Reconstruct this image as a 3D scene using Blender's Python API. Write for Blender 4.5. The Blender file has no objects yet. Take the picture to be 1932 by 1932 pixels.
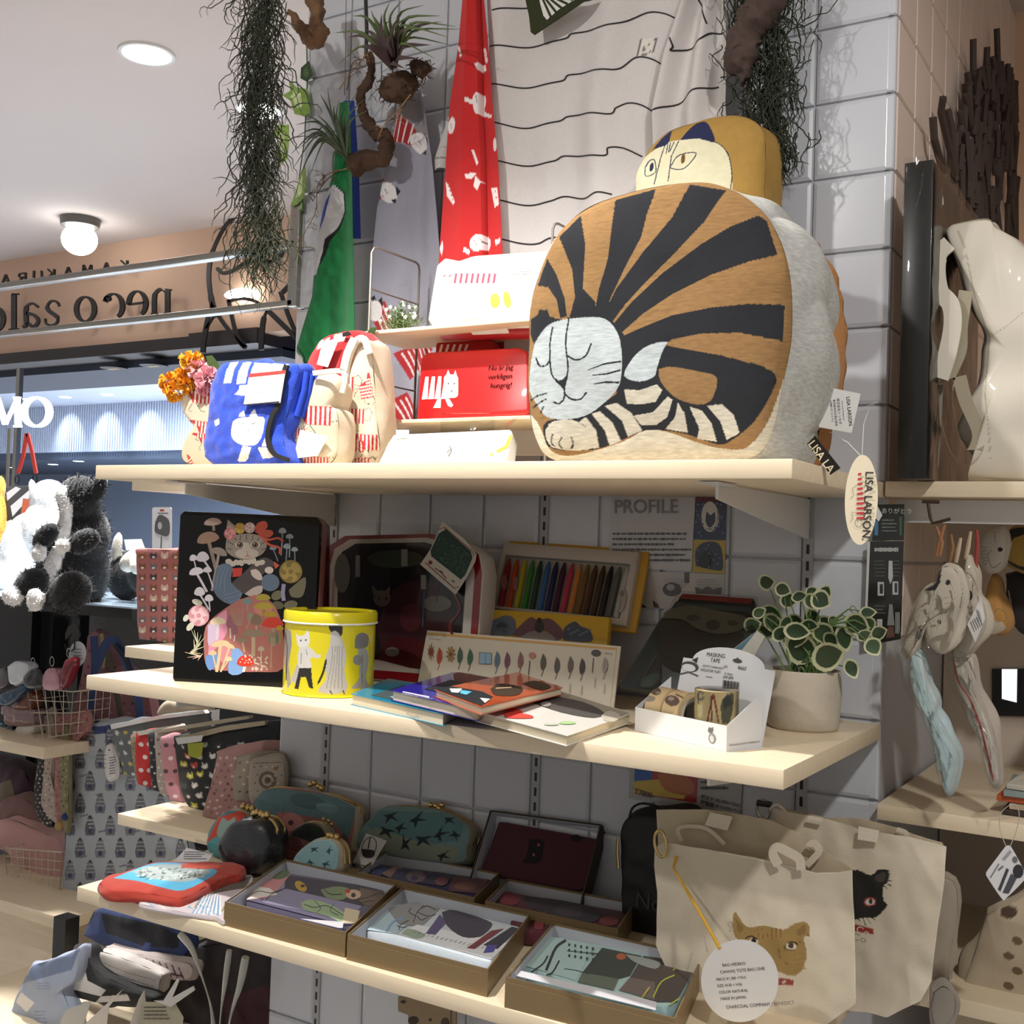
import bpy, bmesh, math, random
import numpy as np
from mathutils import Vector, Matrix, noise as mno
from mathutils.geometry import tessellate_polygon
random.seed(7)
SC=bpy.context.scene; COL=SC.collection
# ---------------- camera (solved from the shelf edges) ----------------
EZ=1.45; F=2154.708; YAW,PIT,ROL=.54879,.02709,.03413
def _cam():
    cy,sy=math.cos(YAW),math.sin(YAW); cp,sp=math.cos(PIT),math.sin(PIT); cr,sr=math.cos(ROL),math.sin(ROL)
    f=Vector((-sy*cp,cy*cp,sp)); r=Vector((cy,sy,0)); u=r.cross(f)
    return cr*r+sr*u,-sr*r+cr*u,f
CR,CU,CF=_cam(); EYE=Vector((0,0,EZ))
cd=bpy.data.cameras.new('camera'); cam=bpy.data.objects.new('camera',cd); COL.objects.link(cam)
cam.matrix_world=Matrix.Translation(EYE)@Matrix((CR,CU,-CF)).transposed().to_4x4()
cd.sensor_fit='HORIZONTAL'; cd.sensor_width=36; cd.lens=36*F/1932; cd.clip_start=.05; cd.clip_end=100
SC.camera=cam
# ---------------- world, lights, exposure ----------------
w=bpy.data.worlds.new('mall_ambient'); SC.world=w; w.use_nodes=True
w.node_tree.nodes['Background'].inputs[0].default_value=(1,.955,.91,1); w.node_tree.nodes['Background'].inputs[1].default_value=.37
SC.view_settings.view_transform='Standard'; SC.view_settings.look='None'; SC.view_settings.gamma=1
SC.view_settings.exposure=.08; SC.view_settings.use_curve_mapping=False
def spot(n,loc,to,e,col,ang,blend,size):
    l=bpy.data.lights.new(n,'SPOT'); l.energy=e; l.color=col; l.spot_size=math.radians(ang); l.spot_blend=blend; l.shadow_soft_size=size
    o=bpy.data.objects.new(n,l); COL.objects.link(o); o.location=loc
    o.rotation_euler=(Vector(to)-Vector(loc)).to_track_quat('-Z','Y').to_euler(); return o
spot('downlight_key',(-1.15,.84,2.66),(-.95,1.06,1.2),128,(1,.965,.91),92,.75,.018)
spot('downlight_front',(-1.3,-.35,2.66),(-.8,1.6,1.75),46,(1,.97,.93),75,.6,.04)
spot('downlight_bay',(.55,.15,2.66),(-.25,1.7,1.5),75,(1,.965,.92),62,.7,.06)
spot('downlight_aisle',(-2.4,2.0,2.64),(-2.4,2.2,1),230,(1,.98,.96),120,.6,.05)
spot('downlight_aisle_far',(-2.41,2.44,2.64),(-2.4,2.6,1),120,(1,.98,.96),120,.6,.05)
# ---------------- helpers ----------------
def ray(px,py): return CF*F+CR*(px-966)-CU*(py-966)
def U(px,py,ax,v):
    d=ray(px,py); i='XYZ'.index(ax); return EYE+d*((v-EYE[i])/d[i])
class Pl:
    def __init__(s,o,ex,ey): s.o=Vector(o); s.ex=Vector(ex).normalized(); s.ey=Vector(ey).normalized(); s.n=s.ex.cross(s.ey)
    def hit(s,px,py):
        d=ray(px,py); t=(s.o-EYE).dot(s.n)/d.dot(s.n); p=EYE+d*t-s.o; return (p.dot(s.ex),p.dot(s.ey))
    def hits(s,P): return [s.hit(*p) for p in P]
    def pt(s,a,b,c=0): return s.o+s.ex*a+s.ey*b+s.n*c
def YP(y): return Pl((0,y,0),(1,0,0),(0,0,1))
def XP(x): return Pl((x,0,0),(0,1,0),(0,0,1))
def ZP(z): return Pl((0,0,z),(1,0,0),(0,1,0))
def lean(p1,p2,z,deg):           # plane standing on height z through two floor pixels, leaning back
    a=U(*p1,'Z',z); b=U(*p2,'Z',z); ex=(b-a).normalized(); back=Vector((-ex.y,ex.x,0)); t=math.radians(deg)
    return Pl(a,ex,Vector((0,0,1))*math.cos(t)+back*math.sin(t))
def s2l(c): return c/12.92 if c<=.04045 else ((c+.055)/1.055)**2.4
def hx(h):
    if not isinstance(h,str): return tuple(h)
    return tuple(s2l(int(h[i:i+2],16)/255) for i in (0,2,4))
MATS={}
def mat(name,col=None,rough=.6,metal=0,var=0,vs=30,bump=0,bs=300,emit=0,coat=0,stretch=None,sheen=0,thin=None,spec=.5,band=None):
    if name in MATS: return MATS[name]
    m=bpy.data.materials.new(name); m.use_nodes=True; nt=m.node_tree; N=nt.nodes; L=nt.links
    b=N['Principled BSDF']; out=N['Material Output']; MATS[name]=m
    b.inputs['Roughness'].default_value=rough; b.inputs['Metallic'].default_value=metal
    b.inputs['Coat Weight'].default_value=coat; b.inputs['Sheen Weight'].default_value=sheen; b.inputs['Specular IOR Level'].default_value=spec
    tc=N.new('ShaderNodeTexCoord'); mp=N.new('ShaderNodeMapping'); L.new(tc.outputs['Object'],mp.inputs[0])
    if stretch: mp.inputs['Scale'].default_value=stretch
    if col is None:
        at=N.new('ShaderNodeAttribute'); at.attribute_name='Col'; src=at.outputs['Color']
    else:
        rg=N.new('ShaderNodeRGB'); rg.outputs[0].default_value=(*hx(col),1); src=rg.outputs[0]
    if var:
        nz=N.new('ShaderNodeTexNoise'); nz.inputs['Scale'].default_value=vs; nz.inputs['Detail'].default_value=4; L.new(mp.outputs[0],nz.inputs['Vector'])
        mr=N.new('ShaderNodeMapRange'); mr.inputs[1].default_value=.25; mr.inputs[2].default_value=.75; mr.inputs[3].default_value=1-var; mr.inputs[4].default_value=1+var; L.new(nz.outputs[0],mr.inputs[0])
        vm=N.new('ShaderNodeVectorMath'); vm.operation='SCALE'; L.new(src,vm.inputs[0]); L.new(mr.outputs[0],vm.inputs['Scale']); src=vm.outputs[0]
    L.new(src,b.inputs['Base Color'])
    if emit: L.new(src,b.inputs['Emission Color']); b.inputs['Emission Strength'].default_value=emit
    if bump:
        n2=N.new('ShaderNodeTexNoise'); n2.inputs['Scale'].default_value=bs; n2.inputs['Detail'].default_value=2; L.new(mp.outputs[0],n2.inputs['Vector'])
        bp=N.new('ShaderNodeBump'); bp.inputs['Strength'].default_value=bump; bp.inputs['Distance'].default_value=.001; L.new(n2.outputs[0],bp.inputs['Height']); L.new(bp.outputs[0],b.inputs['Normal'])
    if thin is not None:          # clear film or acrylic sheet: mostly see-through, glossy
        tr=N.new('ShaderNodeBsdfTransparent'); tr.inputs[0].default_value=(*hx(col),1)
        gl=N.new('ShaderNodeBsdfGlossy'); gl.inputs['Roughness'].default_value=rough; mx=N.new('ShaderNodeMixShader')
        lw=N.new('ShaderNodeLayerWeight'); lw.inputs[0].default_value=thin
        if bump: L.new(bp.outputs[0],gl.inputs['Normal']); L.new(bp.outputs[0],lw.inputs['Normal'])
        L.new(lw.outputs['Fresnel'],mx.inputs[0]); L.new(tr.outputs[0],mx.inputs[1]); L.new(gl.outputs[0],mx.inputs[2]); L.new(mx.outputs[0],out.inputs[0])
    return m
INK=mat('printed_paper',None,.55); INKG=mat('printed_enamel',None,.18,coat=.3); INKF=mat('printed_fabric',None,.9,var=.05,vs=400,bump=.35,bs=900,sheen=.15)
WOOD=mat('maple_board','E4D3B6',.45,var=.06,vs=9,stretch=(1.2,14,14),bump=.05,bs=60)
WHITE=mat('white_paper','ECECEA',.6); BLACK=mat('black_plain','121214',.45); STEEL=mat('brushed_steel','A9A6A0',.28,1); GOLDM=mat('brass','C9AE74',.25,1)
CLEAR=mat('clear_acrylic','F4F6F6',.05,thin=.12); FILM=mat('clear_film','F2F3F2',.12,thin=.2,bump=.9,bs=45)
CREAM=mat('natural_canvas','D9CFBC',.95,var=.04,vs=300,bump=.4,bs=900); WIREM=mat('grey_wire','8B857C',.4,.3)
class MB:
    def __init__(s): s.v=[];s.f=[];s.c=[];s.cur=(1,1,1)
    def add(s,vs,fs,col=None):
        n=len(s.v); s.v+= [tuple(p) for p in vs]; s.f+=[tuple(n+i for i in f) for f in fs]
        c=hx(col) if col is not None else s.cur; s.c+=[c]*len(vs); return s
    def box(s,x0,x1,y0,y1,z0,z1,col=None,M=None):
        P=[Vector((x,y,z)) for z in (z0,z1) for y in (y0,y1) for x in (x0,x1)]
        if M: P=[M@p for p in P]
        return s.add(P,[(0,2,3,1),(4,5,7,6),(0,1,5,4),(2,6,7,3),(0,4,6,2),(1,3,7,5)],col)
    def pbox(s,pl,a0,a1,b0,b1,c0,c1,col=None):
        P=[pl.pt(a,b,c) for c in (c0,c1) for b in (b0,b1) for a in (a0,a1)]
        return s.add(P,[(0,2,3,1),(4,5,7,6),(0,1,5,4),(2,6,7,3),(0,4,6,2),(1,3,7,5)],col)
    def slab(s,pl,P,c0,c1,col=None):
        n=len(P); T=tessellate_polygon([[Vector((a,b,0)) for a,b in P]])
        V=[pl.pt(a,b,c0) for a,b in P]+[pl.pt(a,b,c1) for a,b in P]
        ar=sum(P[i][0]*P[(i+1)%n][1]-P[(i+1)%n][0]*P[i][1] for i in range(n))
        fs=[]
        for t in T:
            A=[P[i] for i in t]; q=(A[1][0]-A[0][0])*(A[2][1]-A[0][1])-(A[2][0]-A[0][0])*(A[1][1]-A[0][1])
            if q<0: t=t[::-1]
            fs.append(tuple(i+n for i in t)); fs.append(tuple(t[::-1]))
        for i in range(n):
            j=(i+1)%n; fs.append((i,j,j+n,i+n) if ar>0 else (j,i,i+n,j+n))
        return s.add(V,fs,col)
    def flat(s,pl,P,c,col=None):
        T=tessellate_polygon([[Vector((a,b,0)) for a,b in P]]); fs=[]
        for t in T:
            A=[P[i] for i in t]; q=(A[1][0]-A[0][0])*(A[2][1]-A[0][1])-(A[2][0]-A[0][0])*(A[1][1]-A[0][1])
            fs.append(t if q>0 else t[::-1])
        return s.add([pl.pt(a,b,c) for a,b in P],fs,col)
    def tube(s,pts,r,n=6,col=None,caps=True,closed=False,flatn=None):
        pts=[Vector(p) for p in pts]; m=len(pts); vs=[];fs=[]; up=None
        for i,p in enumerate(pts):
            a=pts[i-1] if (i>0 or closed) else pts[0]; b=pts[(i+1)%m] if (i<m-1 or closed) else pts[-1]; t=(b-a)
            t=t.normalized() if t.length>1e-9 else Vector((0,0,1))
            if up is None: up=Vector((0,0,1)) if abs(t.z)<.9 else Vector((1,0,0))
            sx=t.cross(up).normalized(); up=sx.cross(t).normalized()
            rr=r[i] if isinstance(r,(list,tuple)) else r
            for k in range(n):
                an=2*math.pi*k/n; vs.append(p+(sx*math.cos(an)+up*math.sin(an))*rr)
        for i in range(m if closed else m-1):
            j=(i+1)%m
            for k in range(n): fs.append((i*n+k,i*n+(k+1)%n,j*n+(k+1)%n,j*n+k))
        if caps and not closed: fs+=[tuple(range(n))[::-1],tuple((m-1)*n+k for k in range(n))]
        return s.add(vs,fs,col)
    def lathe(s,prof,o=(0,0,0),n=24,col=None,M=None):
        vs=[];fs=[]; o=Vector(o)
        for r,z in prof:
            for k in range(n):
                a=2*math.pi*k/n; p=Vector((r*math.cos(a),r*math.sin(a),z)); vs.append((M@p if M else p)+o)
        for i in range(len(prof)-1):
            for k in range(n): fs.append((i*n+k,i*n+(k+1)%n,(i+1)*n+(k+1)%n,(i+1)*n+k))
        if prof[0][0]>1e-6: fs.append(tuple(range(n))[::-1])
        if prof[-1][0]>1e-6: fs.append(tuple((len(prof)-1)*n+k for k in range(n)))
        return s.add(vs,fs,col)
    def grid(s,fn,nu,nv,colfn=None,wrap=False,flip=False):
        vs=[];cs=[];n0=len(s.v)
        for j in range(nv+1):
            for i in range(nu+(0 if wrap else 1)):
                u,v=i/nu,j/nv; vs.append(fn(u,v)); cs.append(colfn(u,v) if colfn else s.cur)
        W=nu if wrap else nu+1; fs=[]
        for j in range(nv):
            for i in range(nu):
                a,b=j*W+i,j*W+(i+1)%W; q=(a,b,b+W,a+W); fs.append(q[::-1] if flip else q)
        s.add(vs,fs); s.c[n0:]=cs; return s
    def ell(s,c,r,n=16,m=10,col=None,M=None,nz=0):
        vs=[];c=Vector(c)
        for j in range(m+1):
            t=math.pi*j/m
            for i in range(n):
                a=2*math.pi*i/n; p=Vector((math.sin(t)*math.cos(a)*r[0],math.sin(t)*math.sin(a)*r[1],math.cos(t)*r[2]))
                if nz: p*=1+nz*mno.noise(p*40+c*9)
                vs.append((M@p if M else p)+c)
        fs=[(j*n+i,(j+1)*n+i,(j+1)*n+(i+1)%n,j*n+(i+1)%n) for j in range(m) for i in range(n)]
        return s.add(vs,fs,col)
def mesh(name,mb,ma,off=(0,0,0),bevel=0,smooth=35,seg=2):
    me=bpy.data.meshes.new(name); o=Vector(off)
    me.from_pydata([(p[0]-o.x,p[1]-o.y,p[2]-o.z) for p in mb.v],[],mb.f)
    if any(c!=(1,1,1) for c in mb.c):
        ca=me.color_attributes.new('Col','FLOAT_COLOR','POINT'); A=np.ones((len(mb.v),4),dtype=np.float32); A[:,:3]=np.array(mb.c); ca.data.foreach_set('color',A.ravel())
    if bevel:
        bm=bmesh.new(); bm.from_mesh(me); bmesh.ops.remove_doubles(bm,verts=bm.verts,dist=1e-6)
        es=[e for e in bm.edges if len(e.link_faces)==2 and e.calc_face_angle(0)>.6]
        bmesh.ops.bevel(bm,geom=es,offset=bevel,segments=seg,profile=.5,affect='EDGES',clamp_overlap=True); bm.to_mesh(me); bm.free()
    if smooth: me.shade_smooth(); me.set_sharp_from_angle(angle=math.radians(smooth))
    me.materials.append(ma); me.update(); return me
ROOT={}
def thing(name,label,cat,loc,group=None):
    o=bpy.data.objects.new(name,None); COL.objects.link(o); o.location=loc; o.empty_display_size=.02; ROOT[o.name]=Vector(loc)
    o['label']=label; o['category']=cat
    if group: o['group']=group
    return o
def part(name,mb,ma,parent,label=None,bevel=0,smooth=35,stuff=False,seg=2):
    off=ROOT[parent.name]; me=mesh(name,mb,ma,off,bevel,smooth,seg); o=bpy.data.objects.new(name,me); COL.objects.link(o); o.parent=parent; ROOT[o.name]=off
    if label: o['label']=label
    if stuff: o['kind']='stuff'
    return o
def single(name,mb,ma,label,cat,group=None,bevel=0,smooth=35,kind=None,seg=2):
    A=np.array(mb.v); c=Vector(((A[:,0].min()+A[:,0].max())/2,(A[:,1].min()+A[:,1].max())/2,A[:,2].min()))
    me=mesh(name,mb,ma,c,bevel,smooth,seg); o=bpy.data.objects.new(name,me); COL.objects.link(o); o.location=c; ROOT[o.name]=c
    if label: o['label']=label
    if cat: o['category']=cat
    if group: o['group']=group
    if kind: o['kind']=kind
    return o
def struct(name,mb,ma,**k): return single(name,mb,ma,None,None,kind='structure',**k)
def piece(name,me,parent,loc,rot=None,sc=None,label=None):
    o=bpy.data.objects.new(name,me); COL.objects.link(o); o.parent=parent; o.location=Vector(loc)-ROOT[parent.name]
    if rot: o.rotation_euler=rot
    if sc: o.scale=sc
    if label: o['label']=label
    ROOT[o.name]=ROOT[parent.name]; return o
# --- 2-D drawing: shapes are (colour, polygon) ---
def el(cx,cy,rx,ry=None,rot=0,n=20):
    ry=ry or rx; c,s_=math.cos(math.radians(rot)),math.sin(math.radians(rot)); R=[]
    for k in range(n):
        a=2*math.pi*k/n; x,y=rx*math.cos(a),ry*math.sin(a); R.append((cx+x*c-y*s_,cy+x*s_+y*c))
    return R
def rc(x0,y0,x1,y1): return [(x0,y0),(x1,y0),(x1,y1),(x0,y1)]
def rrc(x0,y0,x1,y1,r,n=5):
    P=[]
    for cx,cy,a0 in ((x1-r,y1-r,0),(x0+r,y1-r,90),(x0+r,y0+r,180),(x1-r,y0+r,270)):
        for k in range(n+1):
            a=math.radians(a0+90*k/n); P.append((cx+r*math.cos(a),cy+r*math.sin(a)))
    return P
def ln(pts,w):                  # stroke of (tapering) width as a polygon
    n=len(pts); L=[];R=[]
    for i,(x,y) in enumerate(pts):
        a=pts[max(i-1,0)];b=pts[min(i+1,n-1)]; dx,dy=b[0]-a[0],b[1]-a[1]; d=math.hypot(dx,dy) or 1
        ww=(w[i] if isinstance(w,(list,tuple)) else w)/2; L.append((x-dy/d*ww,y+dx/d*ww)); R.append((x+dy/d*ww,y-dx/d*ww))
    return L+R[::-1]
def spl(pts,n=8):               # Catmull-Rom through points
    P=[np.array(p,float) for p in pts]; P=[2*P[0]-P[1]]+P+[2*P[-1]-P[-2]]; o=[]
    for i in range(1,len(P)-2):
        for k in range(n):
            t=k/n; o.append(tuple(.5*((2*P[i])+(-P[i-1]+P[i+1])*t+(2*P[i-1]-5*P[i]+4*P[i+1]-P[i+2])*t*t+(-P[i-1]+3*P[i]-3*P[i+1]+P[i+2])*t**3)))
    o.append(tuple(P[-2])); return o
def xf(shapes,sx=1,sy=None,dx=0,dy=0,rot=0):
    sy=sx if sy is None else sy; c,s_=math.cos(math.radians(rot)),math.sin(math.radians(rot)); R=[]
    for col,P in shapes: R.append((col,[(dx+(x*sx)*c-(y*sy)*s_,dy+(x*sx)*s_+(y*sy)*c) for x,y in P]))
    return R
def draw(pl,shapes,c=.0004,mb=None,step=.00012,name=None,parent=None,ma=None,label=None):
    mb=mb or MB()
    for k,(col,P) in enumerate(shapes): mb.flat(pl,P,c+step*k*(12/max(12,len(shapes))),col)
    if parent is not None: return part(name or 'print',mb,ma or INK,parent,label,smooth=0)
    return mb
def pxs(pl,shapes): return [(c,pl.hits(P)) for c,P in shapes]
def inside(P,X,Y):
    r=np.zeros(X.shape,bool); n=len(P); x0=min(p[0] for p in P);x1=max(p[0] for p in P);y0=min(p[1] for p in P);y1=max(p[1] for p in P)
    m=(X>=x0)&(X<=x1)&(Y>=y0)&(Y<=y1); xs=X[m];ys=Y[m]; q=np.zeros(xs.shape,bool)
    for i in range(n):
        ax,ay=P[i];bx,by=P[(i+1)%n]
        if ay==by: continue
        q^=((ay>ys)!=(by>ys))&(xs<(bx-ax)*(ys-ay)/(by-ay)+ax)
    r[m]=q; return r
def paint(shapes,X,Y,base):
    C=np.empty(X.shape+(3,)); C[:]=hx(base)
    for col,P in shapes: C[inside(P,X,Y)]=hx(col)
    return C
def gmesh(mb,P,C=None,wrap=False,flip=False):  # P: (nv,nu,3) arrays
    nv,nu=P.shape[:2]; n0=len(mb.v); mb.v+=[tuple(p) for p in P.reshape(-1,3).tolist()]
    mb.c+=[tuple(c) for c in C.reshape(-1,3).tolist()] if C is not None else [mb.cur]*(nu*nv)
    I=np.arange(nu*nv).reshape(nv,nu)+n0
    if wrap: I=np.concatenate([I,I[:,:1]],1)
    q=np.stack([I[:-1,:-1],I[:-1,1:],I[1:,1:],I[1:,:-1]],-1).reshape(-1,4)
    if flip: q=q[:,::-1]
    mb.f+=[tuple(t) for t in q.tolist()]; return mb
_tc={}
def text(s,size=1,mirror=False,bold=0):  # default font outline as triangles: [(tri pts)]
    k=(s,bold)
    if k not in _tc:
        c=bpy.data.curves.new('t','FONT'); c.body=s; c.size=1; c.fill_mode='FRONT'; c.offset=bold; c.resolution_u=3
        o=bpy.data.objects.new('t',c); me=o.to_mesh(); V=[(v.co.x,v.co.y) for v in me.vertices]; T=[tuple(p.vertices) for p in me.polygons]
        o.to_mesh_clear(); bpy.data.objects.remove(o); bpy.data.curves.remove(c); _tc[k]=(V,T)
    V,T=_tc[k]; return [(x*size*(-1 if mirror else 1),y*size) for x,y in V],[t[::-1] for t in T] if mirror else T
def put(mb,pl,s,a,b,size,c=.0012,col='222222',rot=0,sx=1,bold=0,anchor=0):
    V,T=text(s,size,bold=bold); w=max(x for x,y in V) if V else 0; cr,sr=math.cos(math.radians(rot)),math.sin(math.radians(rot))
    V=[((x-w*anchor)*sx,y) for x,y in V]
    mb.add([pl.pt(a+x*cr-y*sr,b+x*sr+y*cr,c) for x,y in V],T,col); return mb
def scrib(x0,y0,x1,y1,rows,col='4a4a4a',h=.4,seed=0):  # lines of tiny unreadable print
    r=random.Random(seed); S=[]; dy=(y1-y0)/rows
    for i in range(rows):
        y=y0+dy*(i+.5); x=x0; e=x1-(x1-x0)*r.random()*.25
        while x<e:
            wd=abs(x1-x0)*r.uniform(.015,.06); hh=abs(dy)*h*r.uniform(.6,1.1)/2; S.append((col,rc(x,y-hh,min(x+wd,e),y+hh))); x+=wd*1.25
    return S
# ================= ROOM =================
Xl,Xr,Yf,Yw=-1.5595,-.3953,1.238,1.6715; ZT,ZM,ZB=1.554,1.211,.869; TH=.0225; XC=-1.523
TILEM=mat('glazed_tile','C4C7CE',.22,coat=.3,var=.02,vs=3,bump=.02,bs=12); GROUT=mat('grout','B4B4B8',.9)
PAINT=mat('ceiling_paint','D9CEC8',.9,var=.02,vs=1.5); PEACH=mat('peach_paint','D9B69C',.85,var=.02,vs=2); CREAMT=mat('cream_tile','E3D3C8',.4,coat=.1)
DARKF=mat('dark_bronze','2A2422',.45); BLUEW=mat('store_wall','8FA0BC',.8); WHITEM=mat('white_metal','DAD8D4',.4)
b=MB(); b.box(XC+.004,Xr-.004,Yw+.006,2.78,0,2.7); wall=struct('wall_column',b,GROUT,smooth=0)
def tile_mesh(nm,wx,wz,d,ma,bv=.006,ns='Y'):
    m=MB(); h=wx/2-.0012; k=wz/2-.0012
    P=[(-h,0,-k),(h,0,-k),(h,0,k),(-h,0,k),(-h+.001,-d+.002,-k+.001),(h-.001,-d+.002,-k+.001),(h-.001,-d+.002,k-.001),(-h+.001,-d+.002,k-.001),(-h+bv,-d,-k+bv),(h-bv,-d,-k+bv),(h-bv,-d,k-bv),(-h+bv,-d,k-bv)]
    if ns=='X': P=[(-y,x,z) for x,y,z in P]
    f=[(8,9,10,11)]+[(i,(i+1)%4,(i+1)%4+4,i+4) for i in range(4)]+[(i+4,(i+1)%4+4,(i+1)%4+8,i+8) for i in range(4)]
    m.add(P,f); return mesh(nm,m,ma,smooth=20)
PT=.1133; tm=tile_mesh('tile',PT,PT,.0065,TILEM); ts=tile_mesh('tile_edge',.0165,PT,.0065,TILEM,.003)
xs=[-.4585-PT*i for i in range(10)]; xs=[x for x in xs if x>XC+.04]
for r in range(-15,9):
    z=1.7235+PT*r
    for x in xs: piece('tile',tm,wall,(x,Yw+.0065,z))
    piece('tile',ts,wall,(-.4038,Yw+.0065,z))
tx=tile_mesh('tile_side',PT,PT,.0065,CREAMT,.003,'X')
for r in range(-3,9):
    for k in range(10): piece('tile',tx,wall,(Xr-.0065,Yw+.008+PT*(k+.5)*.98,1.7235+PT*r))
# slotted uprights let into the tiling
b=MB(); s=MB()
for x in (-1.413,-.956,-.506):
    b.box(x-.007,x+.007,Yw-.003,Yw+.006,.5,1.545)
for k,x in enumerate((-1.413,-.956,-.506)):
    b2=MB(); b2.box(x-.0075,x+.0075,Yw-.003,Yw+.006,.5,1.548); u=single('slotted_upright',b2,mat('upright_paint','A8A8AA',.45),['slotted steel upright sunk in the tiles behind the yellow can, leftmost','slotted steel upright in the tiles at the middle of the shelves','slotted steel upright in the tiles behind the potted ivy'][k],'rail')
    m=MB()
    for i in range(42): m.box(x-.0022,x+.0022,Yw-.0035,Yw-.0028,.51+.0247*i,.524+.0247*i)
    part('slot',m,BLACK,u,smooth=0,stuff=True)
# floor, ceiling, bulkhead
b=MB(); b.box(-14,4,-4,14,-.05,0); struct('floor',b,mat('floor_stone','C2C0BE',.35,var=.05,vs=4),smooth=0)
b=MB(); b.box(-10,3.2,-1.2,3.3,2.7,2.78); struct('ceiling',b,PAINT,smooth=0)
b=MB(); b.box(-10,-1.6,3.3,3.4,2.246,2.72); struct('wall_bulkhead',b,PEACH,smooth=0)
b=MB(); b.box(Xr-.01,3.2,2.78,2.9,0,2.7); struct('wall_right',b,mat('peach_panel','E8C3A4',.8),smooth=0)
b=MB(); b.box(-10,-3.58,3.27,3.42,2.2,2.25); struct('trim_1',b,DARKF,smooth=0)
b=MB(); b.box(-3.58,-3.2,3.27,4.3,2.2,2.262); struct('trim_2',b,DARKF,smooth=0)
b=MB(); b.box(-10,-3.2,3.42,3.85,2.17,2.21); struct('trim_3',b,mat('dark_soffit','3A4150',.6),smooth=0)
# neighbouring shop
b=MB(); b.box(-14,-2.2,3.85,7.3,2.62,2.7); struct('ceiling_shop',b,mat('shop_ceiling','C3CCDD',.8),smooth=0)
b=MB(); b.box(-14,-2.2,7.1,7.3,2.17,2.64); sw=struct('wall_slats',b,BLUEW,smooth=0)
m=MB()
for i in range(260): x=-12.8+i*.034; m.box(x,x+.018,7.075,7.11,2.175,2.62)
part('slat',m,mat('shop_slat','C6D0E2',.6),sw,smooth=0,stuff=True)
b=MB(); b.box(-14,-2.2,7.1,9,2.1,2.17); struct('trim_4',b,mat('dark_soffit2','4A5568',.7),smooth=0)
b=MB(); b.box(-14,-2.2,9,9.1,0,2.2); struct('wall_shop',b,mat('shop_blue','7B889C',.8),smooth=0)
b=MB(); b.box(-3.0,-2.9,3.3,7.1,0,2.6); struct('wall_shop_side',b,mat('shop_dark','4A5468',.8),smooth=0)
for px,py,q_ in ((150,768,'leftmost, above the glowing letter'),(238,767,'the middle one of three'),(328,765,'rightmost, nearest to the flowers')):
    p=U(px,py,'Z',2.615); l=spot('shop_spot',(p.x,min(p.y,6.85),2.6),(p.x,7.1,2.3),22,(.8,.9,1),75,.9,.03)
    m=MB(); m.lathe([(.05,0),(.05,.004)],(p.x,min(p.y,6.6),2.614)); single('shop_downlight',m,mat('lamp_face_cool','E8F0FF',.4,emit=6),'round recessed lamp glowing over the slatted shop wall, '+q_,'lamp','lamps over the slatted shop wall')
for px,py,q_ in ((215,692,'left'),(290,687,'right')):
    p=U(px,py,'Z',2.17); m=MB(); m.lathe([(.06,0),(.06,.006),(.045,.006)],(p.x,p.y,2.162)); o=single('unlit_downlight',m,BLACK,'dark oval downlight in the soffit above the neighbouring shop, the '+q_+' one of two','lamp','dark downlights in the shop soffit')
    m=MB()
    for k in range(4): m.box(p.x-.03+k*.016,p.x-.02+k*.016,p.y-.01,p.y+.01,2.159,2.162)
    part('lamp_cell',m,mat('lamp_cell','B8A890',.3,emit=.4),o,smooth=0)
lg=bpy.data.lights.new('shop_light','AREA'); lg.energy=420; lg.size=3; lg.color=(.82,.90,1); lo=bpy.data.objects.new('shop_light',lg); COL.objects.link(lo); lo.location=(-6,5.3,2.58)
lg=bpy.data.lights.new('shop_light_back','AREA'); lg.energy=420; lg.size=1.5; lg.color=(.8,.88,1); lo=bpy.data.objects.new('shop_light_back',lg); COL.objects.link(lo); lo.location=(-6,8.2,2.08)
for px,py,e in ((100,877,'left of the middle'),(148,871,'right of the middle'),(324,863,'rightmost'),(28,883,'leftmost, below the glowing letters')):
    p=U(px,py,'Z',2.095); m=MB(); m.lathe([(.05,0),(.05,.004)],(p.x,max(min(p.y,8.9),7.2),2.0965)); single('far_downlight',m,mat('lamp_face_cool'),'tiny bright lamp in the dark soffit inside the shop, '+e,'lamp','tiny lamps far inside the shop')
# ceiling lamps of the shop floor
for px,py,lab in ((277,102,'large round recessed ceiling lamp, the upper one in open view'),(489,208,'round recessed ceiling lamp glowing behind the hanging moss')):
    p=U(px,py,'Z',2.697); o=thing('ceiling_lamp',lab,'lamp',(p.x,p.y,2.7)); m=MB(); m.lathe([(.062,0),(.062,.003)],(p.x,p.y,2.694),32); part('diffuser',m,mat('lamp_face','FFFDF8',.4,emit=9),o)
    m=MB(); m.lathe([(.062,.003),(.063,-.003),(.072,-.003),(.074,.003)],(p.x,p.y,2.697),32); part('trim_ring',m,WHITEM,o)
p=U(150,450,'Z',2.62); o=thing('globe_lamp','glowing globe ceiling lamp with dark rim above the mirrored lettering','lamp',(p.x,p.y,2.7)); m=MB(); m.ell((p.x,p.y,2.615),(.07,.07,.062),24,16); part('globe',m,mat('lamp_globe','FFFDF8',.4,emit=9),o)
m=MB(); m.lathe([(.05,2.66),(.075,2.668),(.08,2.7)],(p.x,p.y,0),24); part('rim',m,mat('lamp_rim','6A6662',.4),o)
# low downlight over the chrome frame
p=U(460,556,'Y',3.27); o=single('wall_lamp',MB().ell((p.x,p.y-.02,p.z),(.085,.02,.022),24,10),mat('lamp_face'),'flat bright oval lamp on the peach wall under the big line cat','lamp')
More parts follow.
